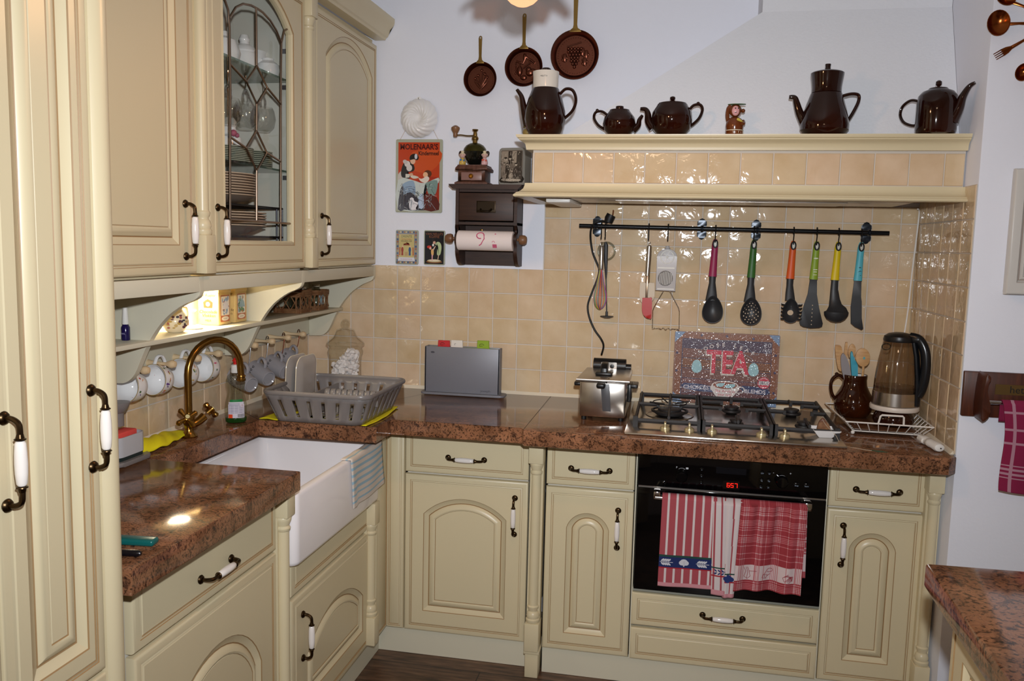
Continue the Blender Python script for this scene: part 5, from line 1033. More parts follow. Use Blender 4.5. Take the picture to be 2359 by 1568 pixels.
f = B().box(1.815, 2.012, -.380, -.095, zb + .002, zb + .005, .001).build('tray_mat', mat('brown_tray_mat', '5A3A26', .25)); tag(f, 'thin brown mat lying inside the white wire tray', 'mat')
ZM = zb + .0055
jx, jy = 1.850, -.150; t = thing('jug', 'brown glazed jug holding wooden spoons and tongs', 'jug', (jx, jy, ZM))
B().lathe([(.044, 0), (.050, .003), (.062, .022), (.066, .045), (.062, .070), (.050, .092), (.042, .110), (.040, .130), (.0415, .146), (.0405, .148), (.038, .146), (.037, .130), (.039, .11), (.047, .092), (.058, .070), (.060, .045), (.05, .01), (0, .008)], (jx, jy, ZM), 40, cap=False, ms=[0] * 10 + [1] * 7).build('body', [amber, whitecer], t)
B().tube(smooth_path([(jx - .038, jy, ZM + .132), (jx - .055, jy, ZM + .143), (jx - .074, jy, ZM + .130), (jx - .080, jy, ZM + .105), (jx - .074, jy, ZM + .075), (jx - .060, jy, ZM + .055)], 5), [(.009, .006)] * 26, 12, flat=(0, 1, 0)).sph((jx - .062, jy, ZM + .146), .007).build('handle', amber, t)
def flatspoon(x0, x1, z1, outline, m, name, label, cat='wooden spoon', y=jy, group='cooking tools in the brown jug'):
    t = thing(name, label, cat, (x0, y, ZM + .015), 0, group); b = B(); b.prism(outline, y - .003, y + .003, 'xz', bev=.001); b.build('blade', m, t)
    B().tube([(x0, y, ZM + .015), (x1, y, z1)], .0045, 8).build('shaft', m, t); return t
flatspoon(1.852, 1.800, 1.11, sp2([(1.792, 1.085), (1.778, 1.158), (1.784, 1.166), (1.800, 1.160), (1.812, 1.10), (1.806, 1.075)], 3, True), bamboo, 'wooden_spatula', 'flat wooden spatula leaning left in the brown jug', 'spatula', y=jy + .012)
flatspoon(1.856, 1.818, 1.12, sp2([(1.812, 1.11), (1.814, 1.172), (1.818, 1.176), (1.822, 1.172), (1.824, 1.11)], 3, True), bamboo, 'wooden_stick', 'thin wooden stick behind the tongs in the brown jug', 'stick', y=jy + .026)
flatspoon(1.858, 1.838, 1.12, ell(1.838, 1.145, .013, .027), bamboo, 'wooden_spoon', 'wooden spoon behind the tongs in the brown jug', y=jy + .024)
o = flatspoon(1.870, 1.872, 1.10, ell(1.868, 1.130, .024, .033, 20, ang=.15), bamboo, 'wooden_spoon', 'round pale wooden spoon with a hole, front right in the brown jug', y=jy - .016)
B().sheet(ell(1.872, 1.128, .0038, .005, 12), jy - .0196).build('hole', P_('seen_turquoise', '58A0A4', .5), o)
t = thing('tongs', 'kitchen tongs with grey and turquoise silicone heads in the jug', 'tongs', (1.85, jy - .006, ZM + .02), 0)
B().prism(sp2([(1.836, 1.050), (1.826, 1.10), (1.810, 1.135), (1.800, 1.140), (1.796, 1.120), (1.802, 1.080), (1.816, 1.040), (1.828, 1.035)], 4, True), jy - .014, jy - .004, 'xz', bev=.003).build('grey_head', mat('grey_silicone', '8C8688', .5), t)
B().prism(sp2([(1.838, 1.060), (1.832, 1.10), (1.828, 1.140), (1.834, 1.148), (1.840, 1.125), (1.852, 1.108), (1.856, 1.085), (1.856, 1.040), (1.846, 1.035)], 4, True), jy - .010, jy + .002, 'xz', bev=.003).build('turquoise_head', mat('turquoise_silicone', '3C9CB4', .45), t)
B().tube([(1.826, jy - .008, 1.06), (1.842, jy - .008, ZM + .03)], .004, 8).tube([(1.850, jy - .006, 1.06), (1.850, jy - .006, ZM + .03)], .004, 8).build('steel_arms', steel, t)
# warmer pot + trivet + kettle
kx, ky = 1.958, -.270; t = thing('pottery_warmer', 'low brown glazed pot under the white disc and kettle', 'pot', (kx, ky, ZM))
B().lathe([(.050, 0), (.062, .006), (.066, .018), (.062, .034), (.055, .044), (.054, .052)], (kx, ky, ZM), 40).build('body', brownpot, t)
ZK = ZM + .0525
b = B().lathe([(.060, .001), (.076, .0), (.078, .003), (.078, .013), (.076, .016), (.0, .016)], (kx, ky, ZK), 44); f = b.build('kettle_base', mat('cream_plastic_disc', 'D8CCC0', .35)); tag(f, 'cream round disc between the glass kettle and the brown pot', 'kettle base')
ZK += .0165; t = thing('electric_kettle', 'glass electric kettle with black lid and handle in the corner', 'kettle', (kx, ky, ZK)); A_ = -.55; R = Matrix.Translation((kx, ky, ZK)) @ Matrix.Rotation(A_, 4, 'Z')
b = B(); b.T = R; b.lathe([(.070, 0), (.073, .002), (.0715, .045), (.070, .046)], n=44); b.build('steel_band', steelb, t)
b = B(); b.T = R; b.lathe([(.070, .046), (.067, .10), (.061, .15), (.052, .200), (.047, .217)], n=44, cap=False); b.build('glass_body', thinglass('kettle_glass', 'DCD4CA', .02, .05), t)
b = B(); b.T = R; b.lathe([(.0695, .047), (.0675, .064), (0, .0645)], n=40, cap=False); b.build('water', thinglass('water_line', 'D8D0C6', .02, .05), t)
b = B(); b.T = R; b.lathe([(.048, .214), (.050, .220), (.047, .232), (.034, .241), (.015, .245), (0, .2455)], n=40).box(.035, .070, -.014, .014, .214, .236, .008); b.build('lid', black, t)
b = B(); b.T = R; b.tube(smooth_path([(.035, 0, .232), (.062, 0, .226), (.082, 0, .195), (.090, 0, .150), (.089, 0, .100), (.082, 0, .062), (.072, 0, .040)], 5), [(.013, .016)] * 31, 14, flat=(0, 1, 0)); b.tube([(.050, 0, .215), (.060, 0, .17), (.068, 0, .10), (.072, 0, .03), (.072, 0, .004)], [(.016, .009)] * 5, 12, flat=(0, 1, 0)); b.build('handle', mat('satin_black_plastic', '121418', .22), t)
b = B(); b.T = R; b.tube([(-.030 + .014 * math.cos(a), -.03 + .005 * math.sin(a), .196 + .010 * math.sin(a)) for a in [k * PI / 8 for k in range(16)]], .0018, 6, closed=True); b.build('filter_ring', black, t)
# socket strip, dish with tea bag
t = thing('extension_socket', 'white moulded socket end lying at the corner of the right tiles', 'socket', (2.015, -.52, Z)); b = B(); p0, p1 = Vector((2.002, -.452, Z + .014)), Vector((2.020, -.590, Z + .014))
b.tube([p0 + (p1 - p0) * k for k in (0, .03, .30, .33, .42, .45, .60, .63, .92, .98, 1)], [(.010, .009), (.016, .012), (.017, .013), (.013, .011), (.013, .011), (.016, .013), (.016, .013), (.014, .012), (.017, .014), (.014, .011), (.006, .006)], 18, flat=(1, 0, 0)); b.build('body', white, t)
B().lathe([(0, .001), (.0022, .001), (.0022, 0)], (2.0215, -.5935, Z + .014), 12, 0, 'y').build('hole', rubber, t)
dx, dy = 1.700, -.500; t = thing('tea_bag_dish', 'small square white dish holding a used tea bag at the hob corner', 'dish', (dx, dy, .9095))
b = B(); R = Matrix.Translation((dx, dy, .9095)) @ Matrix.Rotation(.12, 4, 'Z'); b.T = R; rs = [(.019, 0), (.021, .0015), (.041, .024), (.042, .026), (.040, .0265), (.020, .005), (.018, .004)]
vs = [(sx * r, sy * r, z) for r, z in rs for sx, sy in ((-1, -1), (1, -1), (1, 1), (-1, 1))]; fs = [(i * 4 + k, i * 4 + (k + 1) % 4, i * 4 + 4 + (k + 1) % 4, i * 4 + 4 + k) for i in range(6) for k in range(4)] + [(0, 1, 2, 3), (24, 25, 26, 27)]
b.add(vs, fs); b.build('dish_body', whitecer, t)
t = thing('tea_bag', 'used brown tea bag with string standing in the white dish', 'tea bag', (dx, dy, .914)); tb = mat('wet_tea_bag', '6A3E22', .5, var=('A87C54', 30, (1, 1, 1), .4, .7))
b = B().prism(sp2([(dx - .020, .918), (dx - .019, .945), (dx - .012, .962), (dx - .004, .968), (dx + .006, .958), (dx + .018, .940), (dx + .020, .918)], 3, True), dy + .002, dy + .012, 'xz', bev=.003); b.build('bag', tb, t)
B().tube(smooth_path([(dx - .006, dy, .962), (dx + .006, dy - .014, .945), (dx + .028, dy - .044, .925), (dx + .044, dy - .070, .9015), (dx + .090, dy - .110, .9012), (dx + .120, dy - .125, .9012)], 5), .0006, 6).build('string', P_('tea_string', 'C8B8A0', .8), t)
B().prism([(dx + .118, dy - .118), (dx + .135, dy - .135), (dx + .165, dy - .132), (dx + .15, dy - .118)], Z, Z + .0008, 'xy').build('paper_tag', P_('tea_tag_green', '3A5A40', .5), t)

# ---------------------------------------------------------------- tea towels on the oven handle
YB = Y2 - .004 - .040
def tw(x0, x1, zb, top=.690, fold=None, off=0, nu=60, nv=90, seed=0, skew=(0, 0)):
    def fn(u, v):
        x = x0 + (x1 - x0) * u; s = v * (1.0); back = .10
        if s < back:      # behind the bar
            q = s / back; return (x, YB + .0125, top - .17 * (1 - q) - .004)
        if s < back + .04:
            a = PI * (s - back) / .04; return (x, YB + .0125 * math.cos(a) - .0 - off * (1 - math.cos(a)) / 2, top - .004 + .0105 * math.sin(a))
        q = (s - back - .04) / (1 - back - .04); fo = fold(u, q) if fold else 0
        return (x + skew[0] * q + (skew[1] - skew[0]) * q * u, YB - .0135 - off - fo, top - .004 - q * (top - .004 - (zb[0] + (zb[1] - zb[0]) * u)))
    return fn
rd, wt_, pk = P_('towel_red', 'A44A52', .95), P_('towel_white', 'D0C4C4', .95), P_('towel_pink', 'C88A92', .95); nv_ = P_('towel_navy', '1C2A5C', .95); gn, cr = P_('towel_green', '24443C', .95), P_('towel_crimson', 'A01C28', .95)
q0 = .14
def zq(v): return (v - q0) / (1 - q0)
def m1(u, v):
    q = zq(v)
    if q > .955: return 2
    if .635 < q < .665: return 4
    if .665 <= q < .775: return 3
    if .775 <= q < .795: return 5
    return 1 if (u * 6.35 + .05) % 1 > .74 else 0
MM = [rd, wt_, pk, nv_, gn, cr]
f1 = lambda u, q: .004 + .0035 * math.sin(u * 7 + 1) * q + .006 * math.sin(u * 3.1) * q
t = thing('tea_towel', 'red and white striped tea towel with a blue leaf border on the oven handle', 'tea towel', (1.33, YB, .68))
F1 = tw(1.203, 1.378, (.388, .393), fold=f1, nu=60, skew=(-.003, -.002)); cloth('front_panel', F1, 76, 100, MM, .003, m1, parent=t)
b = B()
def on(F, pts, w=.0012, o=.0022): 
    q = [Vector(F(u, q0 + (1 - q0) * v)) + Vector((0, -o, 0)) for u, v in pts]; b.tube(q, w, 6)
def blob(F, cx, cv, ru, rv, ang=0, o=.0020):
    P = ell(0, 0, ru, rv, 14, ang=ang); c = Vector(F(cx, q0 + (1 - q0) * cv)); b.add([c + Vector((p[0], -o, p[1])) for p in P], [tuple(range(14))])
for c in (.14, .80):
    on(F1, [(c - .12, .72), (c + .12, .722)], .0010)
    for k in range(4):
        for s in (-1, 1): blob(F1, c - .07 + .04 * k, .720 + s * .022, .0065, .0028, s * -.7)
blob(F1, .46, .715, .013, .011); blob(F1, .42, .722, .009, .008); blob(F1, .50, .722, .009, .008); on(F1, [(.46, .70), (.46, .762)], .0022); blob(F1, .985, .715, .005, .007)
b.build('leaf_border', P_('leaf_white', 'C8C8D0', .95), t, flatn=True)
def m2(u, v):
    q = zq(v)
    if q > .945: return 2
    if .70 < q < .715: return 4
    if .775 <= q < .79: return 5
    return 0 if .30 < (u * 2.1 + .15) % 1 < .55 else 1
F2 = tw(1.366, 1.412, (.378, .376), fold=lambda u, q: .010 + .006 * math.sin(u * PI) * (1 - .3 * q), skew=(.006, .012)); cloth('folded_side', F2, 26, 80, MM, .0025, m2, parent=t)
def m3(u, v):
    q = zq(v)
    if q > .95: return 2
    if .745 < q < .757: return 4
    if .83 <= q < .845: return 5
    return 0 if .30 < (u * 2.2 + .35 - .25 * q) % 1 < .52 else 1
F3 = tw(1.402, 1.462, (.370, .372), fold=lambda u, q: .006 + .010 * math.sin(u * PI * 1.1) * (1 - .3 * q) + .003 * math.sin(u * 9), skew=(.006, -.018)); cloth('folded_side', F3, 30, 80, MM, .0025, m3, parent=t)
b = B(); on(F2, [(.1, .76), (.9, .735)], .0010, .003)
for k in range(3):
    for s in (-1, 1): blob(F2, .25 + .22 * k, .745 + s * .016, .0055, .0022, s * .7, .003)
for cx, cv in ((.25, .79), (.40, .775), (.35, .81), (.52, .79), (.65, .80)): blob(F3, cx, cv, .009, .008, 0, .003)
b.build('blue_leaf_print', P_('leaf_navy', '24346C', .95), t, flatn=True)
t = thing('tea_towel', 'red and white checked tea towel with vegetable drawings on the oven handle', 'tea towel', (1.55, YB, .68))
R2, W2, P2 = P_('check_red', '96323A', .95), P_('check_white', 'D0BCBC', .95), P_('check_pink', 'B8646A', .95)
def m4(u, v):
    q = zq(v); wband = .70 < q < .875
    L = lambda s, n, c, w: any(abs(s - (c + k * w)) < .0045 for k in range(n))
    a = L(u, 4, .055, .022) or L(u, 4, .30, .022) or L(u, 5, .545, .026) or L(u, 5, .90, .024) or abs(u - .20) < .004 or abs(u - .76) < .004 or abs(u - .43) < .004
    h = any(L(q, 5, c, .020) for c in (.02, .17, .345, .90)) or any(abs(q - c) < .004 for c in (.11, .28, .47, .56, .62))
    if wband: return 1 if not a else 2
    return 1 if (a and h) else (2 if (a or h) else 0)
fd = lambda u, q: .010 + .0085 * math.sin(u * 17 + 1.8 * q) * (.45 + .55 * q ** .5) + .010 * math.sin(u * 6.5 + .6 + .8 * q) + .003 * math.sin(u * 41) * (1 - q)
F4 = tw(1.452, 1.655, (.402, .404), fold=fd, skew=(-.012, -.006)); cloth('front_panel', F4, 120, 130, [R2, W2, P2], .0022, m4, parent=t)
F5 = tw(1.60, 1.658, (.45, .455), fold=lambda u, q: -.010 + .003 * u, top=.684, skew=(.0, .006)); cloth('back_panel', F5, 30, 60, [R2, W2, P2], .002, lambda u, v: (1 if .66 < zq(v) < .90 else m4(u * .3 + .7, v)), parent=t)
b = B()
def sk(pts): on(F4, pts, .0007, .0022)
c = .20; sk([(c - .06, .725), (c - .03, .77), (c - .055, .83), (c, .86), (c + .04, .83), (c + .02, .77), (c - .01, .72)]); sk([(c - .03, .72), (c, .78), (c - .01, .86)]); sk([(c + .02, .77), (c + .09, .765), (c + .13, .76)])
c = .50; sk([(c + .09 * math.cos(a) * .5 + .03, .755 + .022 * math.sin(a)) for a in [k * .6 for k in range(12)]]); sk([(c - .07, .80), (c - .08, .84), (c - .02, .85), (c, .81), (c - .07, .80)]); sk([(c - .05, .80), (c - .02, .76)]); sk([(c, .82), (c + .04, .80)]); sk([(c - .05, .805), (c - .03, .845)])
c = .80; sk([(c - .08, .81), (c - .06, .85), (c + .02, .865), (c + .06, .83)])
for k in range(6): sk([(c - .08 + .012 * k, .81 - .006 * k), (c + .0 + .012 * k, .765 + .012 * k)]); sk([(c - .04 + .02 * k, .85), (c + .03 + .008 * k, .79)])
b.build('vegetable_drawings', P_('red_thread', '98303A', .95), t)

# ---------------------------------------------------------------- white wall on the right
def rb(name, x0, x1, z0, z1, y0, y1, m, parent=None): return B().box(x0, x1, y0, y1, z0, z1, .002).build(name, m, parent)
t = thing('towel_rack', 'dark wooden towel rack board on the white right wall', 'towel rack', (2.3, -.602, 1.03)); yf = -.601
B().box(2.063, 2.62, -.618, yf, 1.022, 1.156, .003).build('back_board', redwood, t)
B().prism(sp2([(2.094, 1.030), (2.112, 1.032), (2.118, 1.06), (2.110, 1.09), (2.104, 1.120), (2.112, 1.148), (2.098, 1.150)], 3, True), -.690, -.617, 'xz', bev=.002).build('side_bracket', redwood, t)
B().tube([(2.11, -.672, 1.076), (2.60, -.672, 1.076)], .0055, 12).build('rod', chrome, t)
pl = B().box(2.148, 2.40, -.620, -.6175, 1.092, 1.122).build('name_plate', mat('old_dark_brass', '6A5028', .5, .5), t); B().text('hete', 2.186, 1.098, .030, -.6205, align='LEFT').build('lettering', ink, pl)
mg, mw = P_('magenta_cloth', '861A42', .95), P_('magenta_check', 'B08090', .95)
def F6(u, v):
    x = 2.150 + .26 * u
    if v < .08: return (x, -.662 + .002, 1.02 + .7 * v)
    if v < .14: a = PI * (v - .08) / .06; return (x, -.672 + .0085 * math.cos(a), 1.076 + .0085 * math.sin(a))
    q = (v - .14) / .86; return (x + .012 * q + .006 * math.sin(q * 5) * (1 - u), -.682 - .006 - .006 * math.sin(u * 12) * q, 1.076 - q * (.252 + .03 * u))
mf6 = lambda u, v: 1 if (abs(u - .10) < .016 or abs(u - .34) < .014 or abs(u - .6) < .014 or any(abs(v - c) < .009 for c in (.22, .39, .52, .74, .78, .82, .86))) else 0
f = cloth('hand_towel', F6, 60, 90, [mg, mw], .003, mf6); tag(f, 'magenta and white checked towel hanging on the dark wooden rack', 'towel')
t = thing('wall_cupboard', 'small white panelled cupboard door at the right picture edge', 'cupboard', (2.3, -.602, 1.387)); wc = mat('off_white_lacquer', 'D4D0CA', .35)
B().box(2.150, 2.55, -.618, -.602, 1.390, 1.738, .002).build('frame', wc, t)
b = B(); front(b, 2.146, 2.56, 1.386, 1.742, -.640, panel=rc(2.172, 2.53, 1.420, 1.705), gi=0, th=.022, wide=.4); dr = b.build('door', [wc, mat('pinkish_edge', 'B89C8C', .5)], t)
B().lathe([(0, .003), (.004, .003), (.004, 0)], (2.205, -.641, 1.54), 12, 0, 'y').build('lock', steel, dr)
def cu(name, label, cx, cz, ax, az, rx, rz, L=.30, kind='ladle'):
    t = thing(name, label, 'copper utensil', (cx, -.61, cz), 0, 'copper utensils on the right wall'); d = Vector((ax, 0, az)).normalized(); c = Vector((cx, -.613, cz)); s = Vector((-d.z, 0, d.x))
    if kind == 'fork':
        b = B(); b.tube([c - d * .002, c + d * .012, c + d * .026], [(.0105, .0025), (.009, .003), (.004, .003)], 12, flat=tuple(s))
        for k in range(4): b.tube([c + s * (-.0085 + .0057 * k), c - d * .024 + s * (-.0085 + .0057 * k)], [.0017, .0011], 6)
        b.build('head', copperb, t); st = c + d * .022
    else:
        b = B(); n = 24
        def g(u, v):
            a = u * 2 * PI; return c + d * (rx * v * math.cos(a)) + s * (rz * v * math.sin(a)) + Vector((0, -.004 + .016 * (1 - v * v) - .012, 0))
        b.grid(g, n, 8, closeu=True); b.tube([g(k / n, 1) for k in range(n)], .0014, 6, closed=True); b.build('bowl', copperb, t); st = c + d * (rx * .85)
    B().tube([st, st + d * .03 + Vector((0, -.008, 0)), st + d * L + Vector((0, -.004, 0))], [(.005, .002), (.0035, .0025), (.006, .002)], 10, flat=tuple(s)).build('handle', copperb, t)
cu('copper_ladle', 'copper ladle with round bowl pointing left on the right wall', 2.071, 2.143, 1, -.02, .029, .034, .10)
cu('copper_fork', 'copper fork pointing lower left on the right wall', 2.094, 2.066, 1, .62, 0, 0, .09, 'fork')
cu('copper_spoon', 'copper spoon lowest at the right picture edge', 2.146, 2.008, .6, 1, .024, .020, .08)
cu('copper_strainer', 'copper spoon at the top right picture edge pointing upper left', 2.085, 2.212, 1, -.5, .026, .020, .10)

# ---------------------------------------------------------------- ceiling lamp
t = thing('pendant_lamp', 'glowing pendant lamp with scalloped glass petals at the top of the picture', 'lamp', tuple(LAMP)); x, y, z = LAMP
pet = thinglass('amber_petal_glass', 'C09070', .1, .15)
b = B().sph((x, y, z - .012), .043, n=28); gg = bpy.data.materials.new('glowing_globe_glass'); gg.use_nodes = True; nt = gg.node_tree; nt.nodes.clear(); L = nt.links.new
o_, tr, em, mx = (nt.nodes.new('ShaderNode' + k) for k in ('OutputMaterial', 'BsdfTransparent', 'Emission', 'MixShader')); em.inputs[0].default_value = lin('FFB080'); em.inputs[1].default_value = 1.8; mx.inputs[0].default_value = .6
L(tr.outputs[0], mx.inputs[1]); L(em.outputs[0], mx.inputs[2]); L(mx.outputs[0], o_.inputs[0]); b.build('glowing_globe', gg, t)
b = B().lathe([(.050, .030), (.046, .034), (.018, .050), (.012, .09), (.012, .12), (0, .12)], (x, y, z), 26, cap=False); b.build('brass_cap', brass, t)
for k in range(6):
    a = k * PI / 3 + .38; d = Vector((math.cos(a), math.sin(a), 0)); s = Vector((-d.y, d.x, 0))
    def g(u, v):
        w = math.sin(PI * min(1, .12 + .80 * v)) ** .6 * .052; q = v * .085; return Vector((x, y, z + .040)) + d * (.030 + q) + s * ((u - .5) * 2 * w) + Vector((0, 0, -.045 * v * v - .25 * (u - .5) ** 2 * .1))
    cloth('glass_petal', g, 12, 12, pet, .002, parent=t)
B().tube([(x, y, z + .11), (x, y, 2.6)], .004, 8).build('cord', brass, t)
# ---------------------------------------------------------------- mugs on the pegs
PX = -.238
def handle_loop(b, pts, r, fl): b.tube(smooth_path(pts, 6), [(r * 1.3, r)] * ((len(pts) - 1) * 6 + 1), 10, flat=fl)
flw = P_('mug_gold_rim', 'A08848', .3)
def floral(y, label, seed):
    # hangs by its handle from a peg; mouth turned towards the viewer and down
    z = 1.126; t = thing('floral_mug', label, 'mug', (PX, y, z), 0, 'white floral mugs on the pegs'); T = Matrix.Translation((PX, y - .018, z + .022)) @ Matrix.Rotation(-.10, 4, 'Z') @ Matrix.Rotation(-.14, 4, 'X') 
    # local: mug axis along -y (mouth at -y), handle up
    b = B(); b.T = T; c = (0, .0, -.062)
    pr = [(.0, .062), (.022, .062), (.025, .058), (.037, .045), (.043, .025), (.0445, 0), (.0435, -.001), (.042, .0), (.0405, .025), (.034, .045), (.02, .056), (0, .057)]
    b.lathe([(r, -a) for r, a in pr], c, 40, 0, 'y', cap=False); b.build('cup_body', whitecer, t)
    b = B(); b.T = T; handle_loop(b, [(0, .045, -.026), (0, .044, -.008), (0, .030, .006), (0, .012, .004), (0, .004, -.012), (0, .002, -.018)], .0042, (1, 0, 0)); b.build('handle', whitecer, t)
    b = B(); b.T = T; b.tube([(.0445 * math.cos(a), -.0005, -.062 + .0445 * math.sin(a)) for a in [k * PI / 20 for k in range(40)]], .0009, 6, closed=True); b.build('gold_rim', flw, t)
    b = B(); b.T = T; R = random.Random(seed); cols = [P_('petal_' + c_, c_, .3) for c_ in ('B8402C', '6A4A90', '4C6A3C', 'D88A38', 'C85A80', 'C8B048')]
    def Rr(a): # radius at axial distance a from rim
        return .0445 if a < .012 else .0445 - .012 * ((a - .012) / .035) ** 1.6
    for q in range(60):
        a0 = R.uniform(.008, .050); th = R.uniform(0, 2 * PI); ru, rv = R.uniform(.002, .0075), R.uniform(.0015, .004); an = R.uniform(0, PI); k = len(b.v); P = []
        for p in ell(0, 0, ru, rv, 8, ang=an): aa = max(.003, a0 + p[1]); r = Rr(aa) + .0006; tt = th + p[0] / r; P.append((r * math.cos(tt), aa, -.062 + r * math.sin(tt)))
        b.add(P, [tuple(range(8))], R.randrange(6))
    b.build('flower_print', cols, t, flatn=True)
for y, l, s in ((-1.246, 'floral mug with a purple ring flower, nearest to the tall cabinet', 3), (-1.121, 'floral mug with red and purple blossoms, second from the tall cabinet', 8), (-.989, 'floral mug partly behind the brass tap', 11), (-.867, 'floral mug hanging between the tap and the detergent bottle top', 15)): floral(y, l, s)
def greymugf(y, label, hc, dz=0, n=0):
    t = thing('grey_mug', label, 'mug', (PX, y, 1.1), 0, 'grey mugs on hooks under the shelf'); z0 = 1.085 - dz; T = Matrix.Translation((PX + .012, y - .010, z0)) @ Matrix.Rotation(1.12, 4, 'Z') @ Matrix.Rotation(.26, 4, 'X')
    # local: axis along y, base at -y end
    b = B(); b.T = T; c = (0, 0, -.048)
    b.lathe([(0, .046), (.020, .046), (.024, .050), (.0265, .049), (.0275, .045), (.033, .01), (.037, -.03), (.0375, -.042), (.036, -.042), (.035, -.03), (.028, .03), (0, .036)], c, 36, 0, 'y', cap=False); b.build('cup_body', greymug, t)
    b = B(); b.T = T; handle_loop(b, [(0, -.018, -.016), (0, -.017, -.002), (0, -.004, .010), (0, .010, .010), (0, .022, -.004), (0, .024, -.018)], .0046, (1, 0, 0)); b.build('handle', greymug, t)
    # handwriting wraps the side that faces the room
    b = B(); cc = bpy.data.curves.new('t', 'FONT'); cc.body = 'Coffee'; cc.size = .026; cc.align_x = 'CENTER'; cc.shear = .4; cc.resolution_u = 1; ob = bpy.data.objects.new('t', cc); me = ob.to_mesh()
    P = []
    for v in me.vertices:
        th = PI + .1 - v.co.x / .036; ya = .010 + v.co.y; r = (.0366 if ya > .03 else .0332 + (ya + .01) * .085) + .0007; P.append((r * math.cos(th), ya, -.048 + r * math.sin(th)))
    b.T = T; b.add([Vector(p) for p in P], [tuple(q.vertices) for q in me.polygons]); ob.to_mesh_clear(); bpy.data.objects.remove(ob); bpy.data.curves.remove(cc)
    b.build('coffee_lettering', ink, t, flatn=True)
    h = thing('cup_hook', hc[0], 'hook', (PX + .01, y, 1.13), 0, 'hooks holding the grey mugs')
    PH = PX + .025; p = smooth_path([(PH, y - .010, 1.138), (PH, y - .004, 1.1465), (PH, y + .007, 1.146), (PH, y + .011, 1.136), (PH, y + .006, 1.12), (PH - .004, y + .002, z0 + .016), (PH - .010, y - .002, z0 - .001), (PH - .010, y - .010, z0 - .002), (PH - .010, y - .014, z0 + .008)], 5)
    B().tube(p, .0016, 8).build('hook_wire', hc[1], h)
s1, c1 = mat('steel_hook', '8A8A8C', .3, 1), mat('copper_hook', '5A2818', .35, .8)
greymugf(-.634, 'grey coffee mug hanging directly beside the tap spout', ('steel hook holding the grey mug beside the tap', s1), .030)
greymugf(-.508, 'second grey coffee mug from the tap', ('steel hook holding the second grey mug', s1), .028)
greymugf(-.380, 'third grey coffee mug, just left of the drying plates', ('copper hook holding the third grey mug', c1), .022)
greymugf(-.252, 'fourth grey mug mostly hidden behind the drying plates', ('copper hook holding the fourth grey mug', c1), .012)

# ---------------------------------------------------------------- brass tap
fx, fy = -.192, -1.045; t = thing('kitchen_tap', 'antique brass swan neck tap with two cross handles', 'tap', (fx, fy, WT))
b = B().lathe([(.024, 0), (.025, .004), (.020, .010), (.014, .018), (.013, .035), (.016, .045), (.016, .060), (.011, .068), (.009, .075)], (fx, fy, WT + .0003), 26)
for s in (-1, 1):
    p = [(fx, fy, WT + .034), (fx + .012, fy + s * .022, WT + .040), (fx + .024, fy + s * .044, WT + .056)]; b.tube(smooth_path(p, 4), [.011, .011, .011, .0115, .012, .0125, .013, .0135, .0135], 16)
b.build('body', brass, t)
for s in (-1, 1):
    c = Vector((fx + .034, fy + s * .064, WT + .072)); ax = Vector((.55, s * .55, .62)).normalized(); u = ax.orthogonal().normalized(); w = ax.cross(u); b = B().tube([c - ax * .014, c + ax * .004], [.011, .010], 16)
    for k in range(4):
        a = k * PI / 2 + .5; d = u * math.cos(a) + w * math.sin(a); b.tube([c, c + d * .014, c + d * .026, c + d * .031, c + d * .035], [.0055, .0055, .0082, .0082, .004], 12)
    b.tube([c, c + ax * .008, c + ax * .010], [.010, .010, .006], 18); h = b.build('cross_handle', brass, t)
    B().tube([c + ax * .0098, c + ax * .0112], .0062, 18).build('cap_disc', mat('ivory_disc', 'D0C490', .3), h)
# neck: rises at the wall, swings out over the basin
P = []; hx, hy = fx, fy; z0 = WT + .075
P = [(hx, hy, z0), (hx, hy, z0 + .05), (hx, hy, 1.075)] + [(hx + .031 - .031 * math.cos(a), hy + .0975 - .0975 * math.cos(a), 1.090 + .094 * math.sin(a)) for a in [k * PI / 14 for k in range(15)]] 
P += [(P[-1][0] + .001, P[-1][1] + .002, 1.062)]
B().tube(P, .0105, 18).build('swan_neck', brass, t)
e = P[-1]; B().lathe([(.010, .014), (.0135, .012), (.0145, .008), (.0125, .006), (.0125, .002), (.0145, 0), (.014, -.006), (.010, -.008), (0, -.008)], (e[0], e[1], e[2] - .012), 24).build('spout_ring', brass, t)
# detergent bottle
bx, by = -.165, -.818; t = thing('detergent_bottle', 'clear bottle of green washing-up liquid with red and white cap', 'bottle', (bx, by, Z)); A_ = math.radians(33); R = Matrix.Translation((bx, by, Z)) @ Matrix.Rotation(A_, 4, 'Z')
pr = [(.030, 0), (.033, .004), (.034, .02), (.034, .055), (.031, .075), (.0265, .092), (.0255, .105), (.0295, .125), (.030, .138), (.026, .152), (.015, .164), (.011, .167)]
b = B(); b.T = R; b.lathe(pr, n=36, sy=.62); b.build('bottle_body', thinglass('bottle_plastic', 'F0F2EC', .03, .06), t)
b = B(); b.T = R; b.lathe([(0, .001), (.029, .0015), (.0325, .005), (.0335, .017), (0, .0175)], n=32, sy=.60); b.build('green_liquid', mat('green_soap', '04491A', .15), t)
b = B(); b.T = R; b.lathe([(.0135, .163), (.0145, .165), (.0135, .188), (.010, .190), (0, .190)], n=26); b.build('white_cap', white, t)
b = B(); b.T = R; b.lathe([(.0065, .190), (.0065, .197), (.0095, .200), (.0095, .204), (.006, .207), (.0045, .211), (0, .212)], n=22); b.build('red_nozzle', red, t)
b = B(); mats = [P_('label_white', 'D0CCD8', .4), P_('label_green', '147838', .4), P_('label_red', 'D8481C', .4), P_('label_grey', '8C88A0', .5), ink]
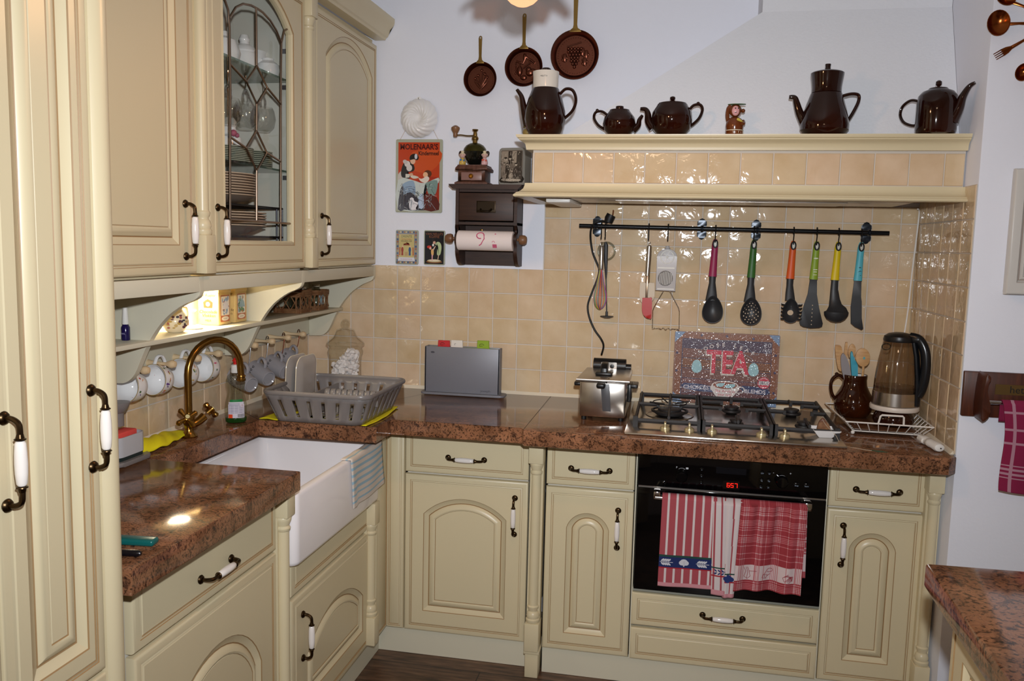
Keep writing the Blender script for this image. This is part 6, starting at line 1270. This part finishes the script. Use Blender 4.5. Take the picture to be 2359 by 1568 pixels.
def lab(pts, m, o): # wrap on the elliptic body, side facing -y local
    P = []
    for px, pz in pts:
        a = -PI / 2 + px / .034; r = 1.0; P.append(((.0345 + o) * math.cos(a), (.0345 * .62 + o) * math.sin(a), pz))
    b.add(P, [tuple(range(len(P)))], m)
def quad(x0, x1, z0, z1, m, o, n=8):
    for k in range(n): xa, xb = x0 + (x1 - x0) * k / n, x0 + (x1 - x0) * (k + 1) / n; lab([(xa, z0), (xb, z0), (xb, z1), (xa, z1)], m, o)
b.T = R; quad(-.027, .027, .018, .062, 0, .0003); quad(-.025, .025, .062, .070, 0, .0002); quad(-.020, .020, .070, .078, 1, .0003); quad(-.026, -.012, .018, .030, 2, .0006, 4)
for k in range(12): quad(-.024, .010 if k > 8 else .024, .0335 + k * .0028, .0347 + k * .0028, 3, .0006, 4)
for k in range(9): quad(.004 + k * .0024, .0052 + k * .0024, .020, .031, 4, .0006, 1)
quad(.013, .023, .052, .062, 0, .0009, 2)
for k in range(4):
    s = [(.018, .062), (.0225, .057), (.018, .052), (.0135, .057)]; p, q = s[k], s[(k + 1) % 4]; lab([p, q, (q[0] * .9 + .0018, q[1] * .9 + .0057), (p[0] * .9 + .0018, p[1] * .9 + .0057)], 2, .0012)
quad(.0176, .0184, .0550, .0600, 4, .0012, 1)
b.build('label', mats, t, flatn=True)
# cleaning cloths
def F7(u, v):
    x = -.262 + .080 * v + .012 * math.sin(u * 5); y = -1.275 + .235 * u - .03 * v * (1 - u); h = .027 * math.sin(PI * min(1, .08 + v * .9)) ** .5 * (.75 + .35 * math.sin(u * 3 + 1.2)) + .0025 * math.sin(u * 22 + v * 7)
    return (x, y, Z + .002 + h)
f = cloth('folded_cloth', F7, 40, 18, yellow, .003); tag(f, 'folded yellow cleaning cloth lying in front of the tap', 'cloth')
def F8(u, v): x = -.118 + .375 * u + .010 * math.sin(v * 4); y = -.752 + .335 * v + .006 * math.sin(u * 30) * (1 if v < .06 else .3); return (x, y, Z + .002 + .0012 * math.sin(u * 14 + v * 9) ** 2)
f = cloth('yellow_cloth', F8, 60, 30, yellow, .0025); tag(f, 'flat yellow cloth spread under the grey dish rack', 'cloth')
# sponge caddy
cx, cy = -.195, -1.330; t = thing('sponge_caddy', 'grey and white sink caddy with red sponge half hidden by the tall cabinet', 'caddy', (cx, cy, Z)); gw_ = mat('light_grey_plastic', 'B8B8BC', .35)
B().prism(rrect(cx - .055, cx + .040, cy - .09, cy + .055, .02), Z, Z + .012, 'xy', bev=.004).build('tray', greyp, t)
B().prism(rrect(cx - .048, cx + .028, cy - .08, cy + .040, .022), Z + .012, Z + .022, 'xy').build('dark_base', P_('dark_teal_base', '1C2A2A', .4), t)
b = B(); o_ = rrect(cx - .048, cx + .030, cy - .08, cy + .042, .024); i_ = rrect(cx - .045, cx + .027, cy - .077, cy + .039, .021); n = len(o_)
b.add([(p[0], p[1], z) for P_l, z in ((o_, Z + .022), (o_, Z + .074), (i_, Z + .074), (i_, Z + .03)) for p in P_l], [(r * n + k, r * n + (k + 1) % n, (r + 1) * n + (k + 1) % n, (r + 1) * n + k) for r in range(3) for k in range(n)]); b.build('cup', gw_, t)
B().box(cx - .03, cx + .012, cy - .07, cy + .026, Z + .03, Z + .082, .004).build('sponge', P_('sponge_red', 'E05048', .9), t)
B().lathe([(.018, .09), (.018, .125), (.026, .132), (.034, .150), (.034, .154), (.0, .154)], (cx - .030, cy - .0, Z), 24).build('dispenser_top', greyp, t)

# ---------------------------------------------------------------- dish rack and plates
t = thing('dish_rack', 'grey plastic dish drying rack on a yellow cloth', 'dish rack', (.12, -.62, Z + .005)); zr0, zr1 = Z + .006, 1.003
def rr2(k, z):   # k 0 bottom, 1 top ; slightly rotated rounded rectangle
    x0, x1, y0, y1 = -.060 + (-.022) * k, .225 + .060 * k, -.738 - .075 * k, -.430 + .005 * k; return [(p[0], p[1], z) for p in rrect(x0, x1, y0, y1, .03 + .01 * k, 6)]
bm = bmesh.new()
def sub(p, q, k): return tuple(p[i] + (q[i] - p[i]) * k for i in range(3))
NP = len(rr2(0, 0)); b = B()
def densify(P, m):
    out = []
    for i in range(len(P)):
        a, c = Vector(P[i]), Vector(P[(i + 1) % len(P)]); n = max(1, int((c - a).length / .0125))
        out += [tuple(a + (c - a) * k / n) for k in range(n)]
    return out
TOP = densify(rr2(1, zr1), 0); n = len(TOP)
def lvl(k):  # interpolate by matching directions from centre
    out = []
    for p in TOP:
        x = .0975 + (p[0] - .1) * (1 - .19 * (1 - k)) ; y = -.600 + (p[1] + .600) * (1 - .155 * (1 - k)); out.append((x, y, zr0 + (zr1 - zr0) * k))
    return out
L0, L1, L2, L3 = lvl(0), lvl(.18), lvl(.78), lvl(1)
vs = L0 + L1 + L2 + L3; fs = []
for i in range(n):
    j = (i + 1) % n
    fs.append((i, j, n + j, n + i)); fs.append((2 * n + i, 2 * n + j, 3 * n + j, 3 * n + i))
    if (i % 4) not in (1,) : fs.append((n + i, n + j, 2 * n + j, 2 * n + i))
b.add(vs, fs); fl = b.build('basket_walls', greyp, t, solid=.003)
b = B()
k = 0
for xx in [-.02 + .02 * q for q in range(12)]: b.box(xx, xx + .009, -.70, -.46, zr0, zr0 + .004)
for yy in (-.70, -.62, -.54, -.46): b.box(-.03, .215, yy, yy + .012, zr0, zr0 + .004)
b.build('base_grid', greyp, t)
rim = [(p[0], p[1], zr1 + .001) for p in TOP]; B().tube(rim, [(.0075, .0045)] * n, 10, closed=True, flat=(0, 0, 1)).build('rim', greyp, t)
B().box(.035, .040, -.715, -.46, zr0, .985).build('divider', greyp, t)
b = B().box(.0, .275, -.700, -.694, .955, .975).build('cross_bar', greyp, t)
for q in range(10):
    x = .058 + .0205 * q; b = B().tube([(x + .001, -.60 + .0 - .014 * math.cos(a) * 1.0, .962 + .026 * math.sin(a)) for a in [k * PI / 10 for k in range(11)]], [(.0022, .0085)] * 11, 8, flat=(0, 1, 0)).box(x - .002, x + .004, -.6165, -.6115, zr0, .965).box(x - .002, x + .004, -.5885, -.5835, zr0, .965)
    b.build('plate_loop', greyp, t)
def plate(x, label, w=.165, h=.165):
    t = thing('square_plate', label, 'plate', (x, -.56, .95), 0, 'square plates in the dish rack'); b = B(); z0 = zr0 + .012
    def ring(i, off): return [(x + off + .13 * (p[1] - z0) * 1.0 * .35, -.635 + p[0], p[1]) for p in rrect(i, w - i, z0 + i, z0 + h + .010 - i, max(.005, .042 - i), 7)]
    rs = [ring(0, .0), ring(.001, -.003), ring(.024, .006), ring(.04, .008), ring(.04, .011), ring(.022, .009)]
    n = len(rs[0]); vs = [p for r in rs for p in r]; fs = [(i * n + k, i * n + (k + 1) % n, ((i + 1) % 6) * n + (k + 1) % n, ((i + 1) % 6) * n + k) for i in (0, 1, 2, 4, 5) for k in range(n)] + [tuple(range(3 * n, 4 * n)), tuple(range(4 * n, 5 * n))]
    b.add(vs, fs); b.build('plate_body', mat('light_grey_stoneware', 'A8A09A', .2), t)
    B().tube(ring(.0005, -.0005), .0016, 6, closed=True).build('pale_rim', mat('pale_rim_glaze', 'E8DCC4', .2), t)
plate(-.085, 'left of two rounded square grey plates in the dish rack'); plate(-.048, 'right of two rounded square grey plates in the dish rack')
# jar with marshmallows
jx, jy = -.066, -.140; t = thing('glass_jar', 'tall glass jar with round knob lid filled with sugar lumps', 'jar', (jx, jy, Z))
B().lathe([(.050, 0), (.060, .003), (.063, .012), (.0625, .115), (.064, .135), (.069, .150), (.070, .158), (.066, .166), (.065, .172), (.068, .178), (.071, .186)], (jx, jy, Z), 40, cap=False).build('jar_body', tglass, t)
b = B().lathe([(.073, .180), (.0755, .186), (.073, .192), (.060, .204), (.047, .214), (.040, .228), (.034, .243), (.018, .248), (.010, .250)], (jx, jy, Z), 40, cap=False).sph((jx, jy, Z + .268), .0175, n=24); b.build('lid', tglass, t)
b = B(); R = random.Random(4); sg = mat('sugar_white', 'F8F2F0', .9)
for q in range(640):
    a, r = R.uniform(0, 2 * PI), .052 * math.sqrt(R.uniform(.0, 1)); z = Z + .010 + R.uniform(0, 1) * (.125 + .03 * math.cos(a)); s = R.uniform(.005, .0078); T = Matrix.Translation((jx + r * math.cos(a), jy + r * math.sin(a), z)) @ Matrix.Rotation(R.uniform(0, 3), 4, Vector((R.random(), R.random(), R.random() + .1)).normalized()); b.T = T; b.box(-s, s, -s * .8, s * .8, -s * .8, s * .8)
o = b.build('sugar_lumps', sg); o['kind'] = 'stuff'; tag(o, 'white irregular sugar lumps filling the glass jar', 'sugar'); 

# ---------------------------------------------------------------- on the open shelf
ZS = 1.2215
t = thing('cosmetic_bottle', 'small purple bottle with white cap on the shelf beside the tall cabinet', 'bottle', (-.19, -1.325, ZS)); B().lathe([(.010, 0), (.011, .002), (.011, .034), (.008, .040), (.007, .042)], (-.195, -1.325, ZS), 22).build('glass_body', mat('purple_glass', '1C1248', .15), t); B().lathe([(.008, .042), (.0085, .044), (.006, .086), (0, .087)], (-.195, -1.325, ZS), 20).build('cap', white, t)
B().text('NAIL', -.195, ZS + .016, .006, -1.3362).build('label_text', P_('label_pale', 'B8B0D0', .4), t)
def tinbox(y, label, n, pic):
    t = thing('chocolate_tin', label, 'tin', (-.20, y, ZS), 0); tb = mat('yellow_tin', 'D8B878', .35); x0, x1 = -.250, -.178; w = .075
    B().box(x0, x1, y, y + w, ZS, ZS + .112, .004).build('tin_body', tb, t); B().box(x0 - .001, x1 + .001, y - .001, y + w + .001, ZS + .1, ZS + .116, .003).build('lid', tb, t)
    b = B(); ms = [P_('tin_brown', '6A4020', .4), P_('tin_panel', 'EADCC8', .4), P_('tin_red_orn', 'B86840', .4)] + [P_('tin_pic_' + c, c, .4) for c in pic]
    X = x1 + .0008
    b.sheet(rrect(y + .010, y + .064, ZS + .010, ZS + .094, .004), X, 'yz', 2).sheet(rrect(y + .013, y + .061, ZS + .030, ZS + .090, .003), X + .0003, 'yz', 1)
    R = random.Random(n)
    for k in range(26): b.sheet(ell(y + R.uniform(.018, .056), ZS + R.uniform(.036, .084), R.uniform(.002, .007), R.uniform(.002, .008), 8), X + .0005 + .00005 * k, 'yz', 3 + k % len(pic))
    b.sheet([(y + .018, ZS + .05), (y + .056, ZS + .05), (y + .050, ZS + .068), (y + .037, ZS + .078), (y + .024, ZS + .068)], X + .0022, 'yz', 4).sheet(ell(y + .037, ZS + .020, .022, .007, 12), X + .0003, 'yz', 1).text('Suchard', y + .037, ZS + .018, .007, X + .0006, 0, 'yz')
    yy = y - .0008
    b.text('de Ruijter', x0 + .036, ZS + .090, .013, yy - .0004, 0, shear=.2).sheet([(x0 + .022, ZS + .055), (x0 + .050, ZS + .055), (x0 + .052, ZS + .072), (x0 + .044, ZS + .078), (x0 + .036, ZS + .082), (x0 + .028, ZS + .078), (x0 + .020, ZS + .072)], yy - .0004, 'xz', 0).sheet(ell(x0 + .036, ZS + .066, .007, .007, 12), yy - .0007, 'xz', 1).text('Chocolade', x0 + .036, ZS + .038, .014, yy - .0004, 0, shear=.2).text('Vlokken', x0 + .038, ZS + .026, .014, yy - .0004, 0, shear=.2).text('MELK', x0 + .036, ZS + .012, .009, yy - .0004, 0)
    b.build('print', ms, t, flatn=True)
tinbox(-.892, 'yellow chocolate flake tin with winter picture, left of the two', 3, ('8AA0B8', 'D8D0D4', 'A87870', '98A8C0'))
tinbox(-.790, 'yellow chocolate flake tin with green village picture, right of the two', 9, ('5A8050', '90A8B0', 'A87848', '6A9468'))
t = thing('candle_holder', 'white porcelain holder with tall glass shade beside the chocolate tins', 'candle holder', (-.20, -1.0, ZS)); B().lathe([(.030, 0), (.034, .004), (.030, .010), (.012, .012), (.011, .05), (.016, .055), (0, .056)], (-.205, -1.0, ZS), 30).build('holder', whitecer, t); B().lathe([(.022, .012), (.024, .04), (.020, .10), (.018, .12)], (-.205, -1.0, ZS), 26, cap=False).build('glass_shade', tglass, t)
t = thing('small_pitcher', 'white pitcher with painted figure standing on the lit shelf', 'pitcher', (-.195, -1.095, ZS)); B().lathe([(.020, 0), (.026, .004), (.036, .022), (.036, .038), (.026, .056), (.020, .066), (.022, .078), (.020, .078), (.018, .066), (0, .06)], (-.195, -1.10, ZS), 34, cap=False).build('body', mat('ivory_porcelain', 'E8D8B8', .2), t)
B().tube(smooth_path([(-.19, -1.065, ZS + .030), (-.19, -1.048, ZS + .042), (-.19, -1.052, ZS + .066), (-.19, -1.072, ZS + .070)], 5), .004, 10).build('handle', mat('ivory_porcelain', 'E8D8B8', .2), t)
b = B(); R = random.Random(2)
for k in range(30):
    th = R.uniform(-1.6, .5); z = R.uniform(.014, .050); r = .0366 - .25 * max(0, z - .036) * 1.2 - .3 * max(0, .020 - z); P = []
    for p in ell(0, 0, R.uniform(.003, .007), R.uniform(.002, .005), 8): a = th + p[0] / .036; P.append((-.195 + (r + .0006) * math.cos(a), -1.10 + (r + .0006) * math.sin(a), ZS + z + p[1]))
    b.add(P, [tuple(range(8))], k % 4)
b.build('painted_figure', [P_('fig_' + c, c, .3) for c in ('6A4048', 'A86058', '3A3440', 'B89850')], t, flatn=True)
def basket(y, label, n, jars):
    t = thing('wicker_basket', label, 'basket', (-.20, y, ZS), 0, 'wicker baskets on the dark end of the shelf'); x0, x1, y0, y1 = -.255, -.150, y - .055, y + .055; b = B(); R = random.Random(n)
    def ringb(z, e=0, r=.0022): b.tube([(p[0] + R.uniform(-.0012, .0012), p[1] + R.uniform(-.0012, .0012), z + R.uniform(-.001, .001)) for p in rrect(x0 - e, x1 + e, y0 - e, y1 + e, .012, 3)], r, 6, closed=True)
    for k in range(4): ringb(ZS + .003 + k * .004, 0)
    for k in range(4): ringb(ZS + .062 + k * .0045, .003, .0028)
    for p in rrect(x0, x1, y0, y1, .012, 1): b.tube([(p[0], p[1], ZS), (p[0], p[1], ZS + .078)], .0028, 6)
    for k in range(3):
        for s in (-1, 1):
            ya = y0 + (y1 - y0) * (k + .5) / 3; b.tube([(x1, ya - s * .018, ZS + .012), (x1 + .001, ya + s * .018, ZS + .066)], .0018, 6)
            xa = x0 + (x1 - x0) * (k + .5) / 3; b.tube([(xa - s * .016, y0, ZS + .012), (xa + s * .016, y0 - .001, ZS + .066)], .0018, 6)
    b.build('woven_frame', wicker, t); B().box(x0, x1, y0, y1, ZS, ZS + .003).build('woven_base', wicker, t)
    for q, (px, py, h, lb) in enumerate(jars):
        j = thing('small_jar', label.split(' ')[0] + ' basket: small glass jar ' + ('with pale blue cloth label' if lb else 'with dark lid') + (' in front' if px > -.19 else ' behind'), 'jar', (px, py, ZS + .004)); B().lathe([(.020, 0), (.023, .003), (.023, h - .02), (.016, h - .008), (.013, h)], (px, py, ZS + .004), 22, cap=False).build('jar_glass', thinglass('jar_glass', 'DCE4E0', .03, .12), j)
        B().lathe([(.014, h), (.015, h + .001), (.015, h + .010), (0, h + .011)], (px, py, ZS + .004), 20).build('jar_lid', P_('jar_lid_pale', 'C8C0A8', .4) if lb else steel, j)
        if lb: B().box(px + .020, px + .0245, py - .016, py + .016, ZS + .02, ZS + .058).build('blue_label', mat('blue_print_label', '9CB4BC', .7, var=('4A7CA8', 60, (1, 1, 1), .5, .6)), j)
basket(-.325, 'darker wicker basket with glass jar, left on the unlit shelf end', 1, [(-.182, -.335, .062, 0), (-.222, -.300, .062, 0)])
basket(-.165, 'lighter wicker basket with blue labelled jar, in the shelf corner', 2, [(-.182, -.160, .085, 1), (-.222, -.195, .075, 0)])
t = thing('teal_case', 'teal rounded object on the granite beside the tall cabinet', 'case', (.20, -1.90, Z)); b = B(); b.T = Matrix.Translation((.185, -1.888, Z)) @ Matrix.Rotation(.10, 4, 'Z'); b.box(-.07, .072, -.014, .014, 0, .013, .005, seg=3); b.build('case_body', mat('teal_plastic', '0C5A58', .25), t)
t = thing('black_pen', 'short black object on the granite in front of the teal one', 'pen', (.20, -1.94, Z)); b = B(); b.tube([(.17, -1.956, Z + .0065), (.262, -1.944, Z + .0065), (.268, -1.943, Z + .0065)], [.0062, .0065, .003], 12); b.build('barrel', mat('gloss_black_item', '0C0C12', .15), t)

# ---------------------------------------------------------------- crockery behind the leaded glass
GX = -.13
def lath(name, label, cat, x, y, z, pr, m, n=32, cap=True, group=None):
    o = B().lathe(pr, (x, y, z), n, cap=cap).build('body', m); o.name = name; return tag(o, label, cat, group)
z2 = 2.0015
lath('sugar_pot', 'white lidded sugar pot on the top shelf behind the leaded glass', 'pot', GX, -.80, z2, [(.028, 0), (.036, .006), (.040, .035), (.038, .060), (.034, .066), (.036, .070), (.030, .082), (.016, .090), (.014, .096), (.017, .106), (.012, .118), (0, .121)], whitecer)
lath('white_pot', 'white porcelain pot at the left edge of the top glass shelf', 'pot', GX, -.925, z2, [(.028, 0), (.044, .010), (.050, .040), (.038, .075), (.018, .085), (.012, .10), (0, .104)], whitecer)
for k in range(5): lath('stacked_bowl', 'white bowl in the stack on the top shelf behind the leaded glass', 'bowl', GX - .03, -.70, z2 + .0135 * k, [(.022, 0), (.026, .003), (.044, .022), (.050, .036), (.048, .036), (.03, .010), (0, .006)], whitecer, cap=False, group='white bowls stacked on the top shelf')
lath('round_vase', 'small round white vase on the right of the top glass shelf', 'vase', GX + .03, -.615 - .09, z2, [(.022, 0), (.030, .004), (.038, .028), (.034, .048), (.018, .060), (.020, .066), (.018, .066), (0, .05)], whitecer)
def gcup(y, x, z, label):
    t = thing('glass_cup', label, 'cup', (x, y, z), 0, 'glass cups hanging under the top shelf'); B().lathe([(.0, -.070), (.020, -.069), (.034, -.055), (.040, -.030), (.036, -.006), (.030, .008)], (x, y, z - .04), 30, cap=False).build('cup_glass', thinglass('cup_glass', 'FAFAF8', .02, .12), t)
    B().tube(smooth_path([(x, y - .014, z - .032), (x, y - .016, z - .010), (x, y, z + .006), (x, y + .016, z - .010), (x, y + .014, z - .032)], 5), .004, 8).build('handle', thinglass('cup_glass2', 'FAFAF8', .02, .3), t)
    B().tube([(x, y, z + .048), (x, y + .003, z + .02), (x, y - .003, z + .008), (x, y + .004, z + .001)], .0016, 6).build('hook', chrome, t)
gcup(-.742, -.10, 1.942, 'clear glass cup hanging furthest right under the top glass shelf'); gcup(-.850, -.10, 1.940, 'clear glass cup hanging in the middle under the top glass shelf'); gcup(-.955, -.10, 1.935, 'clear glass cup hanging leftmost under the top glass shelf')
z1_ = 1.7145
for k in range(9): lath('glass_plate', 'greenish glass plate in the left stack on the lower shelf', 'plate', -.14, -.94, z1_ + .005 * k, [(.05, 0), (.10, .006), (.10, .0085), (.05, .003), (0, .003)], mat('greenish_glass_plate', 'A0A494', .08, spec=.8), cap=True, group='glass plates on the lower glass shelf, left')
for k in range(9): lath('glass_bowl', 'greenish glass saucer in the right stack on the lower shelf', 'saucer', -.13, -.742, z1_ + .006 * k, [(.025, 0), (.055, .006), (.056, .0085), (.025, .003), (0, .003)], mat('greenish_glass_plate', 'A0A494', .08, spec=.8), cap=True, group='glass saucers on the lower glass shelf, right')
lath('lidded_pot', 'white pot standing on the glass plates on the lower shelf', 'pot', -.13, -.90, z1_ + .052, [(.028, 0), (.038, .006), (.036, .030), (.026, .038), (.020, .060), (.024, .075), (.016, .088), (0, .09)], whitecer)
o = B().sph((-.093, -.94, 1.805), .010).sph((-.090, -.925, 1.800), .007).build('rose_ornament', P_('rose_pink', 'B05870', .5)); tag(o, 'small pink rose decoration beside the white pot in the cabinet', 'ornament')
o = B().tube([(-.22, -.70 + .07 * math.cos(a), 1.78 + .07 * math.sin(a)) for a in [k * PI / 12 for k in range(24)]], .0016, 6, closed=True).tube([(-.22, -.70 + .045 * math.cos(a), 1.78 + .045 * math.sin(a)) for a in [k * PI / 12 for k in range(24)]], .0014, 6, closed=True)
for a in (.3, 1.35, 2.4, 3.45, 4.5, 5.55): o.tube([(-.22, -.70, 1.78), (-.22, -.70 + .07 * math.cos(a), 1.78 + .07 * math.sin(a))], .0012, 6)
o = o.build('wire_stand', steel); tag(o, 'round wire stand leaning behind the saucers in the glass cabinet', 'stand')
t = thing('plate_rack', 'dark wire plate rack inside the bottom of the glass cabinet', 'rack', (-.14, -.85, 1.42)); b = B()
for z in (1.500, 1.592): b.tube([(-.05, -1.20, z), (-.05, -.715, z), (-.25, -.715, z), (-.25, -1.20, z)], .0035, 8, closed=True)
for z in (1.500, 1.592):
    for k in range(12): y = -1.19 + .042 * k; b.tube([(-.05, y, z), (-.25, y, z)], .0018, 6)
for y in (-.715, -.752, -1.19):
    for x in (-.05, -.25): b.tube([(x, y, 1.413), (x, y, 1.592)], .0028, 8)
b.build('wire_frame', mat('dark_grey_wire', '3A3A40', .35, .8), t)
def stack(y, z, n, r, h, label, grp, m):
    for k in range(n): lath('dinner_plate', label, 'plate', -.135, y, z + h * k, [(r * .55, 0), (r * .62, .002), (r, .012), (r, .0145), (r * .6, .0045), (0, .0035)], m, cap=True, group=grp)
stk = mat('cream_stoneware', 'C8B09A', .25)
lath('serving_dish', 'deep dish under the upper plate stack in the glass cabinet', 'dish', -.135, -.99, 1.5965, [(.06, 0), (.10, .010), (.125, .026), (.12, .027), (.06, .006), (0, .006)], mat('brown_grey_dish', '8A7A70', .3))
stack(-.99, 1.607, 9, .128, .0075, 'cream dinner plate in the upper stack behind the leaded glass', 'plates in the upper stack of the glass cabinet', stk)
lath('serving_dish', 'deep dish under the lower plate stack in the glass cabinet', 'dish', -.135, -.955, 1.5045, [(.05, 0), (.10, .012), (.135, .028), (.13, .029), (.06, .006), (0, .006)], mat('brown_grey_dish', '8A7A70', .3))
stack(-.955, 1.520, 6, .137, .0075, 'cream dinner plate in the lower stack behind the leaded glass', 'plates in the lower stack of the glass cabinet', stk)
lath('oval_dish', 'pinkish grey dish at the bottom of the glass cabinet', 'dish', -.14, -.93, 1.412, [(.06, 0), (.11, .02), (.135, .045), (.13, .046), (.06, .008), (0, .008)], mat('pink_grey_dish', '9A8680', .3))
